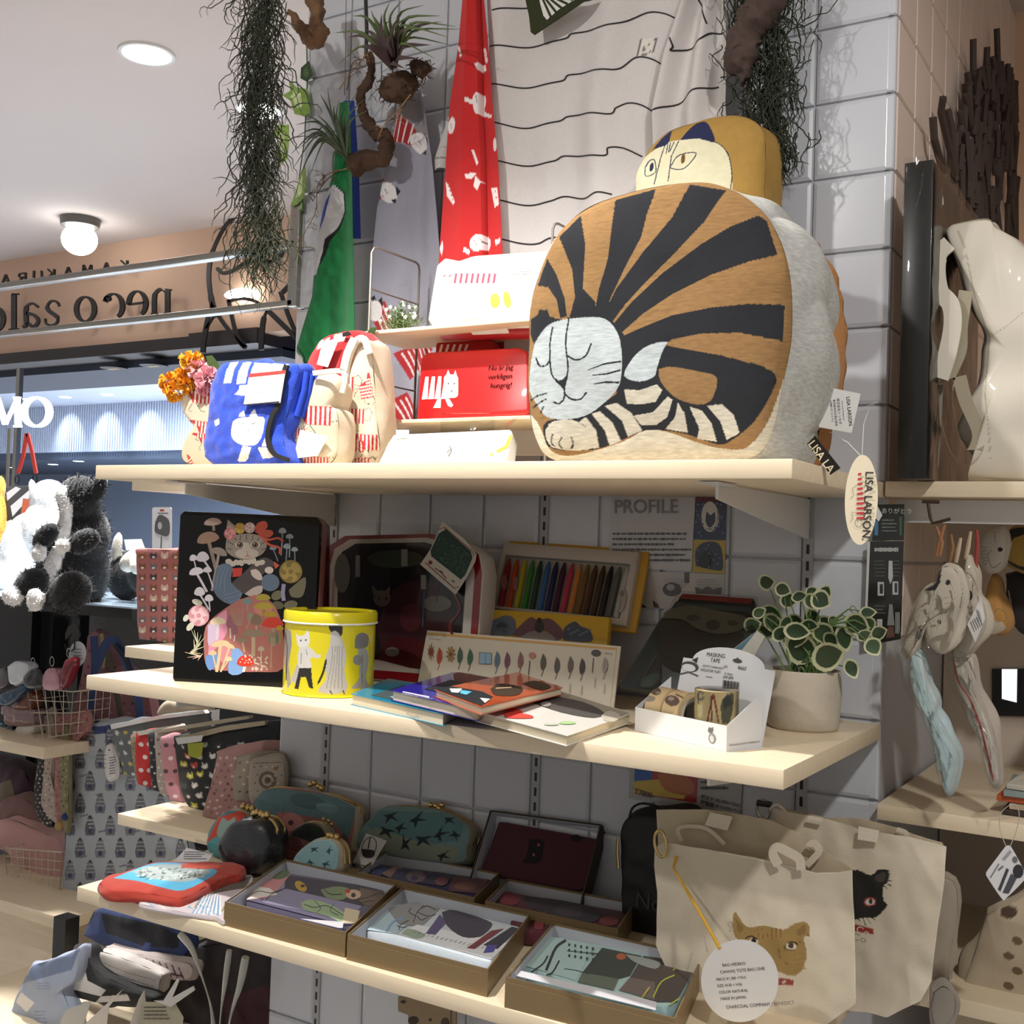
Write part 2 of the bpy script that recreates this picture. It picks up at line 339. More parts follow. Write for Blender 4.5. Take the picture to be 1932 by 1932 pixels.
# ---- chrome frame hanging beside the column ----
o=thing('steel_frame','long brushed steel rail frame running from the tiled column to the left','frame',(-2,Yw,1.9))
m=MB(); m.box(-2.9,-1.535,Yw-.012,Yw+.012,U(235,514,'Y',Yw).z,U(235,503,'Y',Yw).z); part('rail',m,STEEL,o,bevel=.001)
m=MB(); m.box(-2.9,-1.535,Yw-.012,Yw+.012,1.899,1.910); part('rail',m,STEEL,o,bevel=.001)
m=MB(); m.box(-1.547,-1.524,Yw-.012,Yw+.012,1.897,2.10); part('post',m,STEEL,o,bevel=.001)
# ---- mirrored lettering on the bulkhead ----
LET=mat('black_letter','1A1512',.3); pb=YP(3.24)
def letters(name,label,strokes):
    o=thing(name,label,'sign',U(150,600,'Y',3.28))
    for S in strokes:
        m=MB()
        for P in S: m.slab(pb,pb.hits(P),-.008,.0)
        part('letter',m,LET,o,smooth=50)
    return o
def ring(cx,cy,rx,ry,t,a0=0,a1=360,th=.35,n=28):
    P=[(cx+rx*math.cos(math.radians(a0+(a1-a0)*k/n)),cy-ry*math.sin(math.radians(a0+(a1-a0)*k/n))) for k in range(n+1)]
    W=[t*(th+(1-th)*abs(math.cos(math.radians(a0+(a1-a0)*k/n)))) for k in range(n+1)]; return ln(P,W)
st=[]; sl=-.108
def by(x): return 589+sl*(x-318)      # base line of the big words in the frame
for ch,x in (('n',302),('e',258),('c',213),('o',160),('s',97),('a',58),('l',25),('o',-12)):
    y=by(x); H=46; c=y-H/2
    if ch=='n': S=[ln([(x+13,y),(x+13,y-H+3)],9),ln([(x+20,y-H+2),(x+9,y-H+1)],3),ln([(x+19,y),(x+7,y)],3),ln(spl([(x+10,y-H+8),(x,y-H+1),(x-10,y-H+9),(x-12,y-H/2),(x-12,y)]),[2]*8+[6]*9+[8]*8+[8]*8),ln([(x-6,y+1),(x-18,y+1)],3)]
    if ch in 'o': S=[ring(x,c,17,23,9,0,360)]
    if ch=='c': S=[ring(x,c,17,23,9,-60,160),ring(x-11,c-14,4,4,5,0,350)]
    if ch=='e': S=[ring(x,c,16,23,9,-60,185),ln([(x-16,c+2),(x+14,c-2)],4)]
    if ch=='s': S=[ln(spl([(x-13,y-12),(x-11,y-3),(x-1,y+1),(x+9,y-4),(x+10,y-14),(x+2,y-21),(x-6,y-27),(x-9,y-35),(x-3,y-44),(x+6,y-45),(x+12,y-40),(x+13,y-35)]),[3]*8+[4]*24+[7]*24+[4]*24+[3]*20)]
    if ch=='a': S=[ln(spl([(x+13,y-38),(x+2,y-45),(x-9,y-38),(x-10,y-20),(x-10,y-4),(x-16,y)]),[4]*16+[8]*16+[6]*9),ln(spl([(x-9,y-27),(x+6,y-22),(x+13,y-12),(x+5,y-1),(x-8,y-8)]),6)]
    if ch=='l': S=[ln([(x,y),(x,y-66)],9),ln([(x+9,y-66),(x-3,y-66)],3),ln([(x+9,y),(x-9,y+1)],3)]
    st.append(S)
letters('wall_lettering','large black serif letters seen mirror-wise on the peach wall between the steel rails',st)
st=[]
for ch,x in (('K',234),('A',200),('M',164),('A',128),('K',96),('U',70),('R',42),('A',10)):
    y=503-.118*(x-235)+6; h=18
    S={'K':[ln([(x+5,y),(x+5,y-h)],3.2),ln([(x+4,y-8),(x-7,y-h)],2.4),ln([(x+2,y-10),(x-7,y)],2.8)],'A':[ln([(x-7,y),(x,y-h)],3.2),ln([(x,y-h),(x+7,y)],2.2),ln([(x-4,y-6),(x+4,y-6)],2)],
       'M':[ln([(x-9,y),(x-7,y-h)],3),ln([(x-7,y-h),(x,y-2)],2),ln([(x,y-2),(x+7,y-h)],3),ln([(x+7,y-h),(x+9,y)],2.2)],'U':[ln(spl([(x+7,y-h),(x+7,y-5),(x,y),(x-7,y-5),(x-7,y-h)]),2.8)],
       'R':[ln([(x+5,y),(x+5,y-h)],3),ln(spl([(x+5,y-h+1),(x-6,y-h+3),(x-6,y-9),(x+5,y-9)]),2.5),ln([(x,y-9),(x-8,y)],2.6)]}[ch]; st.append(S)
letters('small_wall_lettering','small black capital letters seen mirror-wise above the upper steel rail',st)
m=MB()
for P,W in ((spl([(452,402),(425,425),(400,475),(393,520),(398,565),(408,598)]),[3]+[6]*15+[8]*15+[10]*10),(spl([(408,505),(420,515),(440,510),(470,493),(505,495),(530,480),(532,455)]),[3]+[7]*47+[3]),
            (spl([(400,570),(392,600),(384,640),(382,665)]),[3]*8+[9]*17),(spl([(398,575),(425,615),(455,650),(464,655)]),[7]*17+[8]*7+[4]),(spl([(412,585),(400,600),(388,620)]),4),
            (spl([(430,565),(445,630),(462,655)]),7),(spl([(430,568),(455,563),(480,568),(497,580)]),6),(spl([(512,575),(497,600),(492,650),(493,660)]),[4]*8+[9]*17),(spl([(497,578),(530,610),(562,642)]),9),(spl([(528,550),(545,600),(563,640)]),7),
            (spl([(552,500),(550,530),(532,552)]),8),(spl([(556,425),(552,440)]),5)):
    W=(W+[W[-1]]*99)[:len(P)] if isinstance(W,list) else W; m.slab(pb,pb.hits(ln(P,W)),-.006,.0)
single('line_cat_emblem',m,LET,'tall black line drawing of a walking cat on the peach wall','sign',smooth=50)
# glowing sign letters of the neighbouring shop
ps=YP(3.0); o=thing('lit_sign','white glowing letters M and O hanging before the neighbouring shop','sign',U(60,800,'Y',3.0)); GL=mat('lit_letter','F4F6FF',.4,emit=1.3)
m=MB(); ro=[(65+28*math.cos(a/24*6.283),777-27*math.sin(a/24*6.283)) for a in range(25)]; m.slab(ps,ps.hits(ring(67,777,24,27,11,0,360,.4)),-.012,.0); part('letter',m,GL,o)
m=MB()
for P,W in (([(30,750),(32,804)],9),([(30,752),(8,800)],5),([(8,800),(-8,750)],9),([(24,804),(38,804)],4),([(24,750),(36,750)],4)): m.slab(ps,ps.hits(ln(P,W)),-.012,.0)
part('letter',m,GL,o)
a=U(38,695,'Y',3.05); z=U(10,990,'Y',3.05); m=MB(); m.box(a.x-.01,a.x+.012,3.04,3.06,0,a.z); single('sign_post',m,STEEL,'thin steel post behind the glowing white letters','post')
# ================= SHELVES =================
def board(x0,x1,y0,y1,z,label,th=TH,name='shelf_board'):
    b=MB(); b.box(x0,x1,y0,y1,z-th,z); return single(name,b,WOOD,label,'shelf',bevel=.0015,seg=2)
SH=[board(Xl,Xr,Yf,Yw-.004,ZT,'pale maple shelf board carrying the big striped cushion'),board(Xl,Xr,Yf,Yw-.004,ZM,'pale maple shelf board with the yellow can and black tin'),board(Xl,Xr+.0,Yf,Yw-.004,ZB,'pale maple shelf board with the golden boxes')]
def bracket(x,z,lab,y0=Yf+.06,y1=Yw-.004):
    m=MB(); P=[(y1,z-.062),(y1,z-.002),(y0,z-.002),(y0,z-.02)]; m.slab(XP(x),P,-.002,.002); o=single('shelf_bracket',m,WHITEM,lab,'bracket',smooth=0); m=MB(); m.box(x-.014,x+.014,y0-.03,y0+.03,z-.004,z-.001); part('lip',m,WHITEM,o)
for i,(z,n) in enumerate(((ZT-TH,'top'),(ZM-TH,'middle'),(ZB-TH,'lowest'))):
    for x,s_ in ((-1.413,'left'),(-.506,'right')): bracket(x,z,f'white metal bracket under the {n} main shelf at its {s_} end')
for z,l in ((ZT,'top'),(ZM,'middle'),(ZB,'lowest')): board(-1.9,-1.528,1.6,1.98,z,f'{l} short maple shelf board left of the tiled column')
for z,l in ((1.555,'upper'),(1.103,'middle'),(.86,'lower')): board(Xr+.004,.35,1.645,2.1,z,f'{l} maple shelf board of the bay right of the tiled column',.022)
b=MB(); b.box(Xr+.0,.6,2.12,2.14,0,1.56); struct('wall_bay',b,mat('bay_panel','C9BBAC',.7),smooth=0)
# ================= TOP SHELF =================
def C4(P): return [(960+x/2.76,200+y/2.76) for x,y in P]
def crop(ox,oy,s): return lambda P:[(ox+x/s,oy+y/s) for x,y in P]
def resample(P,N,sm=2):
    P=np.array(P+P[:1],float); P=np.array(spl([tuple(p) for p in P],6)) if sm else P; d=np.r_[0,np.cumsum(np.hypot(*np.diff(P,axis=0).T))]
    t=np.linspace(0,d[-1],N,endpoint=False); return np.c_[np.interp(t,d,P[:,0]),np.interp(t,d,P[:,1])]
def projV(W):
    D=W-np.array(EYE); z=D@np.array(CF); return 966+F*(D@np.array(CR))/z,966-F*(D@np.array(CU))/z
def blob(mb,pl,out,th,bulge,shapes=None,base='ffffff',side=None,N=200,M=60,ns=8,puff=.01,wr=.002,wf=30,back=None,sm=2,pw=2.6,floor=None,scal=0):
    """soft padded body: printed front panel, gusset running back along -n, back panel. out/shapes in photo pixels on plane pl"""
    Q=resample(pl.hits(out),N,sm); c=Q.mean(0); r=np.linspace(0,1,M)[:,None,None]; A=c+(Q-c)[None]*r
    o,ex,ey,n=[np.array(v) for v in (pl.o,pl.ex,pl.ey,pl.n)]
    def W(A,c_): return o+A[...,:1]*ex+A[...,1:]*ey+c_*n
    rr=np.broadcast_to(r[...,0],(M,N)); h=bulge*(1-rr**pw)**.6
    P=W(A,h[...,None]); P+= wr*np.array([[mno.noise(Vector(p)*wf) for p in row] for row in P])[...,None]*n
    X,Y=projV(P); C=paint([(a,b) for a,b in (shapes or [])],X,Y,base); gmesh(mb,P,C,True)
    R=[];t=np.linspace(0,1,ns)
    for k in t:
        b=puff*math.sin(math.pi*k)+(scal*math.sin(math.pi*min(k*.62,.5))*np.array([abs(math.sin(i*.049+1.3*mno.noise(Vector((i*.02,k,0)))))-.5 for i in range(N)])[:,None] if scal else 0); d=(Q-c); d=d/np.linalg.norm(d,axis=1)[:,None]; w=W(Q+d*b,-th*k)
        w=w+ (wr*3*math.sin(math.pi*min(k*1.3,1)))*np.array([mno.noise(Vector(p)*wf*.7) for p in w])[:,None]*(d[:,:1]*ex+d[:,1:]*ey); R.append(w)
    R=np.array(R); X,Y=projV(R); Cs=np.empty(R.shape); Cs[:]=hx(side or base); gmesh(mb,R,Cs,True)
    bM=12; r=np.linspace(1,0,bM)[:,None,None]; A=c+(Q-c)[None]*r; P=W(A,(-th-bulge*.8*(1-r[...,0]**2)**.6)[...,None]*np.ones((bM,N,1)))
    Cb=np.empty(P.shape); Cb[:]=hx(back or side or base); gmesh(mb,P,Cb,True)
    if floor is not None: mb.v=[(x,y,max(z,floor)) for x,y,z in mb.v]
    return mb
def sq(o,sh): f=o; return [(c,f(P)) for c,P in sh]
# ---- big striped cushion ----
K='14171E'; FW='B4BCBE'; CW='C6BFAE'
out=C4([(102,1300),(112,1050),(150,900),(215,740),(300,620),(420,525),(600,460),(800,415),(1000,398),(1130,425),(1240,480),(1340,570),(1410,690),(1455,830),(1474,980),(1474,1200),(1450,1350),(1420,1500),(1390,1650),(1340,1770),(1250,1838),(1000,1848),(600,1850),(300,1850),(200,1822),(150,1750),(115,1640),(100,1480)])
body=C4(spl([(96,1450),(98,1200),(115,1040),(148,900),(215,740),(290,620),(400,520),(600,450),(780,410),(1000,385),(1150,430),(1260,480),(1350,560),(1425,690),(1465,830),(1484,980),(1484,1180),(1458,1330),(1412,1480),(1360,1620),(1300,1720),(1220,1785),(1100,1782),(980,1752),(850,1705),(720,1686),(600,1745),(450,1795),(300,1822),(215,1790),(180,1715),(150,1650),(108,1600)],4))
sh=[('906D42',body)]+sq(C4,[
 (K,[(150,935),(200,795),(245,870),(290,1000),(302,1095),(268,1105),(250,1010),(205,945)]),
 (K,[(262,682),(375,570),(398,720),(385,950),(450,1020),(455,1110),(310,1120),(345,1000),(330,850)]),
 (K,[(555,490),(768,432),(720,560),(690,680),(600,850),(530,1000),(490,1110),(440,1110),(470,950),(515,800),(540,600)]),
 (K,[(942,408),(1132,440),(1020,600),(850,780),(700,930),(600,1040),(535,1130),(480,1110),(560,950),(700,760),(850,580)]),
 (K,[(1300,570),(1345,600),(1397,775),(1250,810),(1050,880),(850,980),(700,1080),(588,1180),(540,1140),(640,1020),(800,870),(1000,720),(1150,630)]),
 (K,[(1437,1035),(1427,1225),(1200,1180),(1000,1185),(850,1215),(800,1250),(730,1250),(600,1290),(590,1200),(700,1150),(850,1090),(1050,1050),(1250,1030)]),
 (K,[(300,1100),(520,1095),(600,1190),(620,1400),(600,1500),(400,1200)]),
 (K,[(115,1110),(150,1088),(160,1058),(200,1062),(215,1100),(280,1110),(240,1150),(180,1190),(135,1250),(113,1190)]),
 (K,spl([(580,1250),(700,1200),(815,1245),(1000,1280),(1150,1310),(1385,1390),(1350,1530),(1280,1640),(1200,1712),(1120,1762),(1050,1752),(900,1702),(720,1688),(600,1735),(440,1790),(230,1785),(185,1720),(200,1640),(400,1600),(560,1500)],3)),
 ('8E6C42',spl([(780,1370),(850,1358),(1000,1385),(1075,1405),(1082,1460),(1050,1535),(980,1555),(880,1525),(820,1475),(785,1420),(780,1370)],3)),
 (FW,spl([(135,1235),(190,1155),(260,1118),(400,1100),(500,1108),(560,1170),(586,1260),(586,1400),(560,1480),(480,1560),(400,1612),(300,1632),(200,1620),(150,1560),(108,1480),(113,1350),(135,1235)],3)),
 (FW,spl([(828,1228),(770,1232),(700,1262),(640,1320),(600,1405),(680,1435),(755,1410),(770,1370),(795,1290),(828,1228)],3)),
 (CW,spl([(190,1690),(225,1645),(320,1632),(390,1665),(432,1730),(436,1782),(330,1795),(235,1780),(198,1740),(190,1690)],3)),
 (CW,[(365,1645),(400,1620),(455,1690),(470,1778),(442,1784),(428,1720),(398,1668)]),(CW,[(430,1602),(475,1590),(540,1650),(585,1745),(525,1768),(500,1690)]),(CW,[(500,1562),(560,1545),(640,1600),(695,1690),(620,1722),(590,1640)]),
 (CW,[(600,1475),(680,1480),(770,1450),(800,1480),(765,1540),(700,1552),(615,1552)]),(CW,[(648,1612),(750,1595),(828,1512),(852,1530),(826,1620),(765,1662),(690,1662)]),(CW,[(880,1545),(915,1600),(932,1702),(815,1682),(865,1620)]),
 (CW,[(940,1565),(1005,1585),(1055,1650),(1082,1748),(978,1732),(992,1680)]),(CW,[(1035,1562),(1110,1552),(1172,1610),(1202,1702),(1135,1738),(1100,1640)]),
 # simple sleeping face
 (K,ln(spl([(228,1150),(214,1250),(222,1390),(262,1440)]),8)),(K,ln(spl([(312,1112),(296,1230),(308,1370),(288,1450)]),8)),
 (K,spl([(240,1430),(275,1425),(308,1400),(296,1455),(290,1480),(270,1460),(240,1430)],3)),(K,ln(spl([(290,1470),(288,1520),(262,1550),(230,1540)]),9)),(K,ln(spl([(290,1500),(330,1528),(375,1525),(405,1490)]),9)),
 (K,ln(spl([(140,1310),(160,1352),(195,1350),(215,1322)]),9)),(K,ln(spl([(303,1300),(350,1322),(400,1300),(430,1235)]),9)),
 (K,ln([(412,1375),(500,1342),(585,1330)],[4,9,10])),(K,ln([(435,1402),(510,1395),(582,1375)],[4,9,10])),(K,ln([(440,1448),(500,1438),(575,1440)],[4,9,10])),
 (K,ln([(112,1535),(150,1508),(200,1495)],8)),(K,ln([(122,1575),(160,1545),(195,1525)],8)),(K,ln([(165,1600),(180,1565)],8)),
 (K,ln(spl([(228,1710),(220,1750),(240,1775)]),7)),(K,ln(spl([(275,1722),(262,1760),(280,1785)]),7)),(K,ln(spl([(325,1722),(335,1760),(325,1785)]),7))])
o=thing('striped_cushion','big boxy cushion woven with a sleeping tiger-striped cat in black and tan','cushion',(-.6,1.38,ZT))
pc=YP(1.292); mb=MB(); blob(mb,pc,out,.185,.022,sh,'CFC8B6','C9CAC6',N=640,M=190,ns=26,puff=.012,wr=.0045,wf=16,back='C08A4C',floor=ZT,pw=4,scal=.016)
TAP=mat('woven_tapestry',None,.95,var=.22,vs=75,stretch=(1,1,5),bump=.8,bs=700); cu=part('cushion_body',mb,TAP,o,smooth=60)
mb=MB(); Q=resample(pc.hits(out),160); ct=Q.mean(0)                   # the tan rear panel shows beyond the gusset
for k in range(160):
    d=Q[k]-ct; d/=np.linalg.norm(d)
P=[]
for j,(g,dp) in enumerate(((-.004,-.180),(.010,-.190),(.008,-.205),(-.02,-.222),(-.1,-.23))):
    row=[]
    for k in range(160):
        d=Q[k]-ct; d=d/np.linalg.norm(d); a,b_=Q[k]+d*(g+.008*mno.noise(Vector((k*.3,j*.5,0)))); row.append(tuple(pc.pt(a,max(b_,ZT),dp)))
    P.append(row)
gmesh(mb,np.array(P),None,True); part('back_panel',mb,mat('tan_fabric','A8774A',.95,var=.1,vs=120,bump=.5,bs=700),o,smooth=60)
# tags of the cushion
pt=YP(1.455); NAVY=mat('navy_tape','151B33',.7)
mb=MB(); mb.slab(pt,pt.hits([(1549,711),(1555,713),(1540,810),(1533,808)]),-.004,.004); part('navy_loop',mb,NAVY,o)
pt=YP(1.44); mb=MB(); P=pt.hits([(1555,729),(1624,743),(1607,817),(1545,806)]); mb.slab(pt,P,0,.0006,'E9E8E6'); mb2=part('care_label',mb,INK,o,smooth=0)
mb=MB(); a,b_=pt.hit(1597,749); put(mb,pt,'LISA LARSON.',a,b_,.0062,.001,'333333',rot=-83,bold=.01); a,b_=pt.hit(1588,756); put(mb,pt,'www.ttt.jp Manufacture',a,b_,.0026,.001,'555555',rot=-83)
for i,(x,s_) in enumerate(((1579,'株式会社トンカチ'),(1572,'東京都渋谷区恵比寿西'),(1566,'中国製 ポリエステル'))): a,b_=pt.hit(x,752+i*2); put(mb,pt,s_,a,b_,(.0042,.0034,.003)[i],.001,'444444',rot=-83)
part('label_print',mb,INK,o,smooth=0)
pt=YP(1.35); mb=MB(); mb.slab(pt,pt.hits([(1538,822),(1586,883),(1567,896),(1523,838)]),0,.001,'15110C'); part('ribbon_tab',mb,INKF,o,smooth=0)
mb=MB(); a,b_=pt.hit(1524.5,838); put(mb,pt,'LISA LA',a,b_,.0135,.0015,'E6D9B8',rot=-53,bold=.01); part('ribbon_print',mb,INK,o,smooth=0)
# oval swing tag
pt=YP(1.215); o=thing('oval_swing_tag','oval cream card tag with red stripes hanging by thread before the shelf corner','tag',U(1626,940,'Y',1.215)); mb=MB(); mb.slab(pt,pt.hits(el(1625,943,31,85,2,40)),-.0006,0,'D2C6AC'); part('tag_card',mb,INK,o)
mb=MB(); a,b_=pt.hit(1634,889); put(mb,pt,'LISA LARSON.',a,b_,.0118,.0012,'2A2522',rot=-91.5,bold=.012)
S=[]
for i in range(10):
    y=893+i*9.2; wd=6+min(i,6)*1.3; S.append(('B02A30',[(1621-wd*.3,y),(1621+wd*.75,y-1),(1621+wd*.75,y+3.2),(1621-wd*.3,y+4.2)]))
S+=[('6A645A',ln(P,1)) for P in ([(1618,915),(1609,922),(1612,935),(1606,940)],[(1617,968),(1608,966),(1610,978),(1606,985)],ring(1621,987,6,7,1,0,360,1)[:29])]
draw(pt,pxs(pt,S),.001,mb); part('tag_print',mb,INK,o,smooth=0)
mb=MB(); mb.tube([U(1626,866,'Y',1.215),U(1622,858,'Y',1.23),U(1600,835,'Y',1.30),U(1565,815,'Y',1.40)],.0004,4); mb.tube([U(1626,866,'Y',1.215),U(1630,800,'Y',1.3),U(1640,770,'Y',1.36),U(1655,757,'Y',1.42),U(1620,775,'Y',1.4)],.0004,4); part('thread',mb,mat('nylon_thread','B9B7B2',.3),o)
# ---- head cushion behind ----
C5=crop(880,0,3.22); ph=YP(1.53)
out=C5([(1030,1150),(1035,1060),(1080,960),(1150,870),(1240,795),(1400,742),(1550,708),(1700,716),(1780,760),(1812,830),(1818,950),(1812,1150),(1790,1400),(1400,1500),(1060,1400)])
sh=sq(C5,[('D5CFB0',spl([(1020,1250),(1030,1060),(1080,960),(1210,872),(1300,850),(1420,842),(1530,872),(1590,940),(1612,1050),(1605,1200),(1500,1350),(1200,1350),(1020,1250)],4)),
 ('1E2348',[(1130,910),(1190,838),(1250,790),(1232,862),(1208,884)]),('1E2348',spl([(1298,852),(1340,800),(1400,750),(1455,742),(1490,790),(1508,866),(1420,842),(1298,852)],3)),
 *[('232642',ln(P,6)) for P in ([(1210,870),(1180,960),(1140,1120)],[(1290,855),(1245,950),(1225,1100)],[(1225,870),(1213,935)],[(1240,865),(1228,925)],[(1262,862),(1235,920)],
 spl([(1235,1020),(1290,945),(1395,930),(1340,1010),(1290,1030),(1235,1020)]),spl([(1085,1020),(1110,980),(1140,970),(1150,1010),(1145,1050),(1090,1070),(1085,1020)]),spl([(1420,842),(1530,872),(1590,940),(1612,1050),(1605,1150)]))],
 ('7A5A20',el(1316,965,13,30,10)),('232642',ln([(1316,945),(1318,985)],5)),('232642',el(1125,1015,12,28,12))])
o=thing('cat_face_cushion','mustard cushion with pale staring cat face peeking over the striped cushion','cushion',U(1330,600,'Y',1.53)); mb=MB()
blob(mb,ph,out,.075,.02,sh,'A3803F','A3803F',N=420,M=120,ns=10,puff=.008,wr=.004,wf=25,pw=4,back='22264A',floor=ZT); part('cushion_body',mb,mat('woven_cotton',None,.95,var=.06,vs=90,bump=.5,bs=600),o,smooth=60)
# ---- wire display rack with two boards ----
RY=1.475; xr=U(693,700,'Y',RY).x; xq=U(1043,430,'Y',RY).x
def leanY(y,z,deg): t=math.radians(deg); return Pl((-1,y,z),(1,0,0),(0,math.sin(t),math.cos(t)))
def solveY(px,x,py=600):
    lo,hi=1.4,1.67
    for _ in range(40):
        m_=(lo+hi)/2
        if U(px,py,'Y',m_).x>x: lo=m_
        else: hi=m_
    return m_
yb=solveY(788,xr); o=thing('wire_rack','small grey wire rack with two thin wooden boards beside the striped cushion','rack',(xr,RY+.06,ZT)); zt=U(703,463,'Y',RY).z; WR=.0021
for x in (xr,xq):
    mb=MB(); mb.tube([(x,RY,ZT),(x,RY,zt-.012),(x,RY+.006,zt-.003),(x,RY+.015,zt),(x,yb-.012,zt),(x,yb-.003,zt-.003),(x,yb,zt-.012),(x,yb,ZT)],WR,8); part('wire_frame',mb,WIREM,o)
    for py in (545,630,718,802):
        z=U(697,py,'Y',RY).z; mb=MB(); mb.tube([(x,RY,z),(x,yb,z)],.0015,6); part('cross_wire',mb,WIREM,o)
zb1=U(700,630,'Y',RY-.015).z; zb2=U(700,800,'Y',RY-.015).z
for z in (zb1,zb2):
    mb=MB(); mb.box(xr-.018,xq+.015,RY-.012,yb-.003,z,z+.006); part('board',mb,WOOD,o,bevel=.001)
RB1=zb1+.006; RB2=zb2+.006
# ---- white lunch case on the upper board ----
def capsule(pl,P,d0,d1,r=.01,n=4): return P
CL=leanY(RY+.01,RB1+.003,36); WP=mat('white_plastic','F2F2F0',.35)
o=thing('lunch_case','white lunch case with red stripes and red underside, lying tilted on the upper rack board','box',CL.pt(.07,.03,0)); q=CL.hits([(806,600),(822,500),(840,484),(1040,470),(1060,480),(1040,590),(1020,602),(815,608)])
mb=MB(); mb.slab(CL,q,-.022,0); part('lid',mb,WP,o,bevel=.006,seg=3); mb=MB(); mb.slab(CL,[(a,b) for a,b in q],-.045,-.0225); part('base',mb,mat('red_plastic','B0222A',.35),o,bevel=.006,seg=3)
S=[('D9506A',[(838+i*10.5,516+(4 if i<2 else 0)),(842+i*10.5,516),(839+i*10.5,522 if i<2 else 534),(835+i*10.5,523 if i<2 else 535)]) for i in range(10)]
S+=[('F0D23C',el(934,568,9,14)),('F0D23C',el(957,566,7,16,-10)),('B9B7B0',ln([(880,548),(878,580)],2)),('B9B7B0',ln([(886,548),(884,578)],1.5)),('B9B7B0',ln([(914,545),(911,577)],2)),('B9B7B0',ln([(918,545),(917,575)],1.5))]
S+=xf(scrib(935,505,1010,520,3,'C9C9C6',seed=4),1); draw(CL,pxs(CL,S),.0005,name='lid_print',parent=o)
mb=MB(); mb.slab(CL,CL.hits([(876,607),(878,594),(948,589),(948,604)]),-.03,.006); part('clasp',mb,WP,o,bevel=.002)
mb=MB()
ga,gb=CL.hit(800,615)
mb.grid(lambda u,v:CL.pt(ga-.006+u*.17,gb-.004+v*.108,.007+.004*math.sin(u*9+v*5)+.003*mno.noise(Vector((u*9,v*9,1)))),24,16); part('film_wrap',mb,FILM,o)
# ---- red tin ----
CL=leanY(RY+.012,RB2+.001,12); o=thing('red_tin','red metal tin with black lettering, propped on the lower rack board','tin',CL.pt(.07,.02,0)); RED=mat('red_enamel','CC1F20',.3,coat=.4)
q=CL.hits([(786,790),(793,675),(806,664),(975,655),(990,660),(996,668),(998,772),(990,781),(795,795)]); mb=MB(); mb.slab(CL,q,-.03,0); part('tin_lid',mb,RED,o,bevel=.004,seg=3)
S=[('F4F0EE',[(803+i*12.2,711-i*.4),(809+i*12.2,711-i*.4),(807+i*12.2,753-i*.3),(796+i*12.2,754-i*.3)]) for i in range(4)]+[('F4F0EE',rrc(838,707,865,751,8)),('F4F0EE',[(841,712),(846,698),(852,711)]),('F4F0EE',[(855,711),(860,699),(864,714)]),('F4F0EE',[(826,754),(833,752),(832,770),(818,770)]),('F4F0EE',[(840,752),(848,752),(856,765),(852,769),(846,766)]),
 ('222222',el(847,724,1.3)),('222222',el(858,724,1.3)),('222222',el(853,738,1.6,1.2)),('333333',ln([(837,735),(829,733)],.7)),('333333',ln([(838,740),(829,741)],.7)),('333333',ln([(866,733),(872,731)],.7)),('333333',ln([(866,738),(872,739)],.7))]
mb=draw(CL,pxs(CL,S),.0005,MB())
for t_,x,y in (('Nu är jag',968,697),('verkligen',966,714),('hungrig!',965,731)): a,b_=CL.hit(x,y); put(mb,CL,t_,a,b_,.0123,.0012,'1E1414',rot=-.5,anchor=1,bold=.004)
part('lid_print',mb,INKG,o,smooth=0)
# things behind the tin
CL=leanY(RY+.085,RB2,4); o=thing('small_red_pouch','small red pouch with white stripes behind the red tin','pouch',CL.pt(.02,.0,0)); mb=MB(); mb.slab(CL,CL.hits([(822,645),(925,640),(932,650),(932,740),(822,745)]),-.02,0); part('pouch_body',mb,mat('red_fabric','C4241F',.9,bump=.3),o,bevel=.004)
S=[('EDE3D8',[(826+i*12,672-i*1.2),(831+i*12,671-i*1.2),(837+i*12,650),(832+i*12,650)]) for i in range(5)]; draw(CL,pxs(CL,S),.0006,name='pouch_print',parent=o,ma=INKF)
# ---- case in film on the shelf, and acrylic riser ----
CL=leanY(1.275,ZT+.003,50); o=thing('wrapped_pen_case','white pen case sealed in clear film, lying tilted at the shelf front','case',CL.pt(.08,.02,0)); q=CL.hits([(712,874),(730,836),(742,818),(965,808),(960,845),(950,872)]); mb=MB(); mb.slab(CL,q,-.03,0); part('case_body',mb,WP,o,bevel=.005,seg=3)
S=[('F0C22C',[(962,822),(968,822),(958,845),(938,856),(936,850),(952,842)]),('B7E05A',el(928,858,4,3)),('F2F0E8',rc(748,826,772,812)),('6A6A68',ln(spl([(848,842),(852,850),(846,862)]),2)),('8A8A88',ln([(843,855),(852,846)],1.5)),('E9E6C8',[(748,829),(770,828),(768,812),(752,814)])]; draw(CL,pxs(CL,S),.0006,name='case_print',parent=o)
mb=MB(); ga,gb=CL.hit(712,874); mb.grid(lambda u,v:CL.pt(ga-.004+u*.197+v*.012,gb+v*.082,.006+.006*abs(math.sin(u*3.1))+.004*mno.noise(Vector((u*11,v*7,3)))+max(0,u-.85)*.09),30,14); part('film_wrap',mb,FILM,o)
o=thing('acrylic_riser','small clear acrylic riser behind the wrapped pen case','stand',(U(880,850,'Y',1.42).x,1.42,ZT)); pl=YP(1.42); mb=MB(); mb.slab(pl,pl.hits(rrc(832,780,932,868,9)),-.0015,.0015); part('acrylic_plate',mb,CLEAR,o)
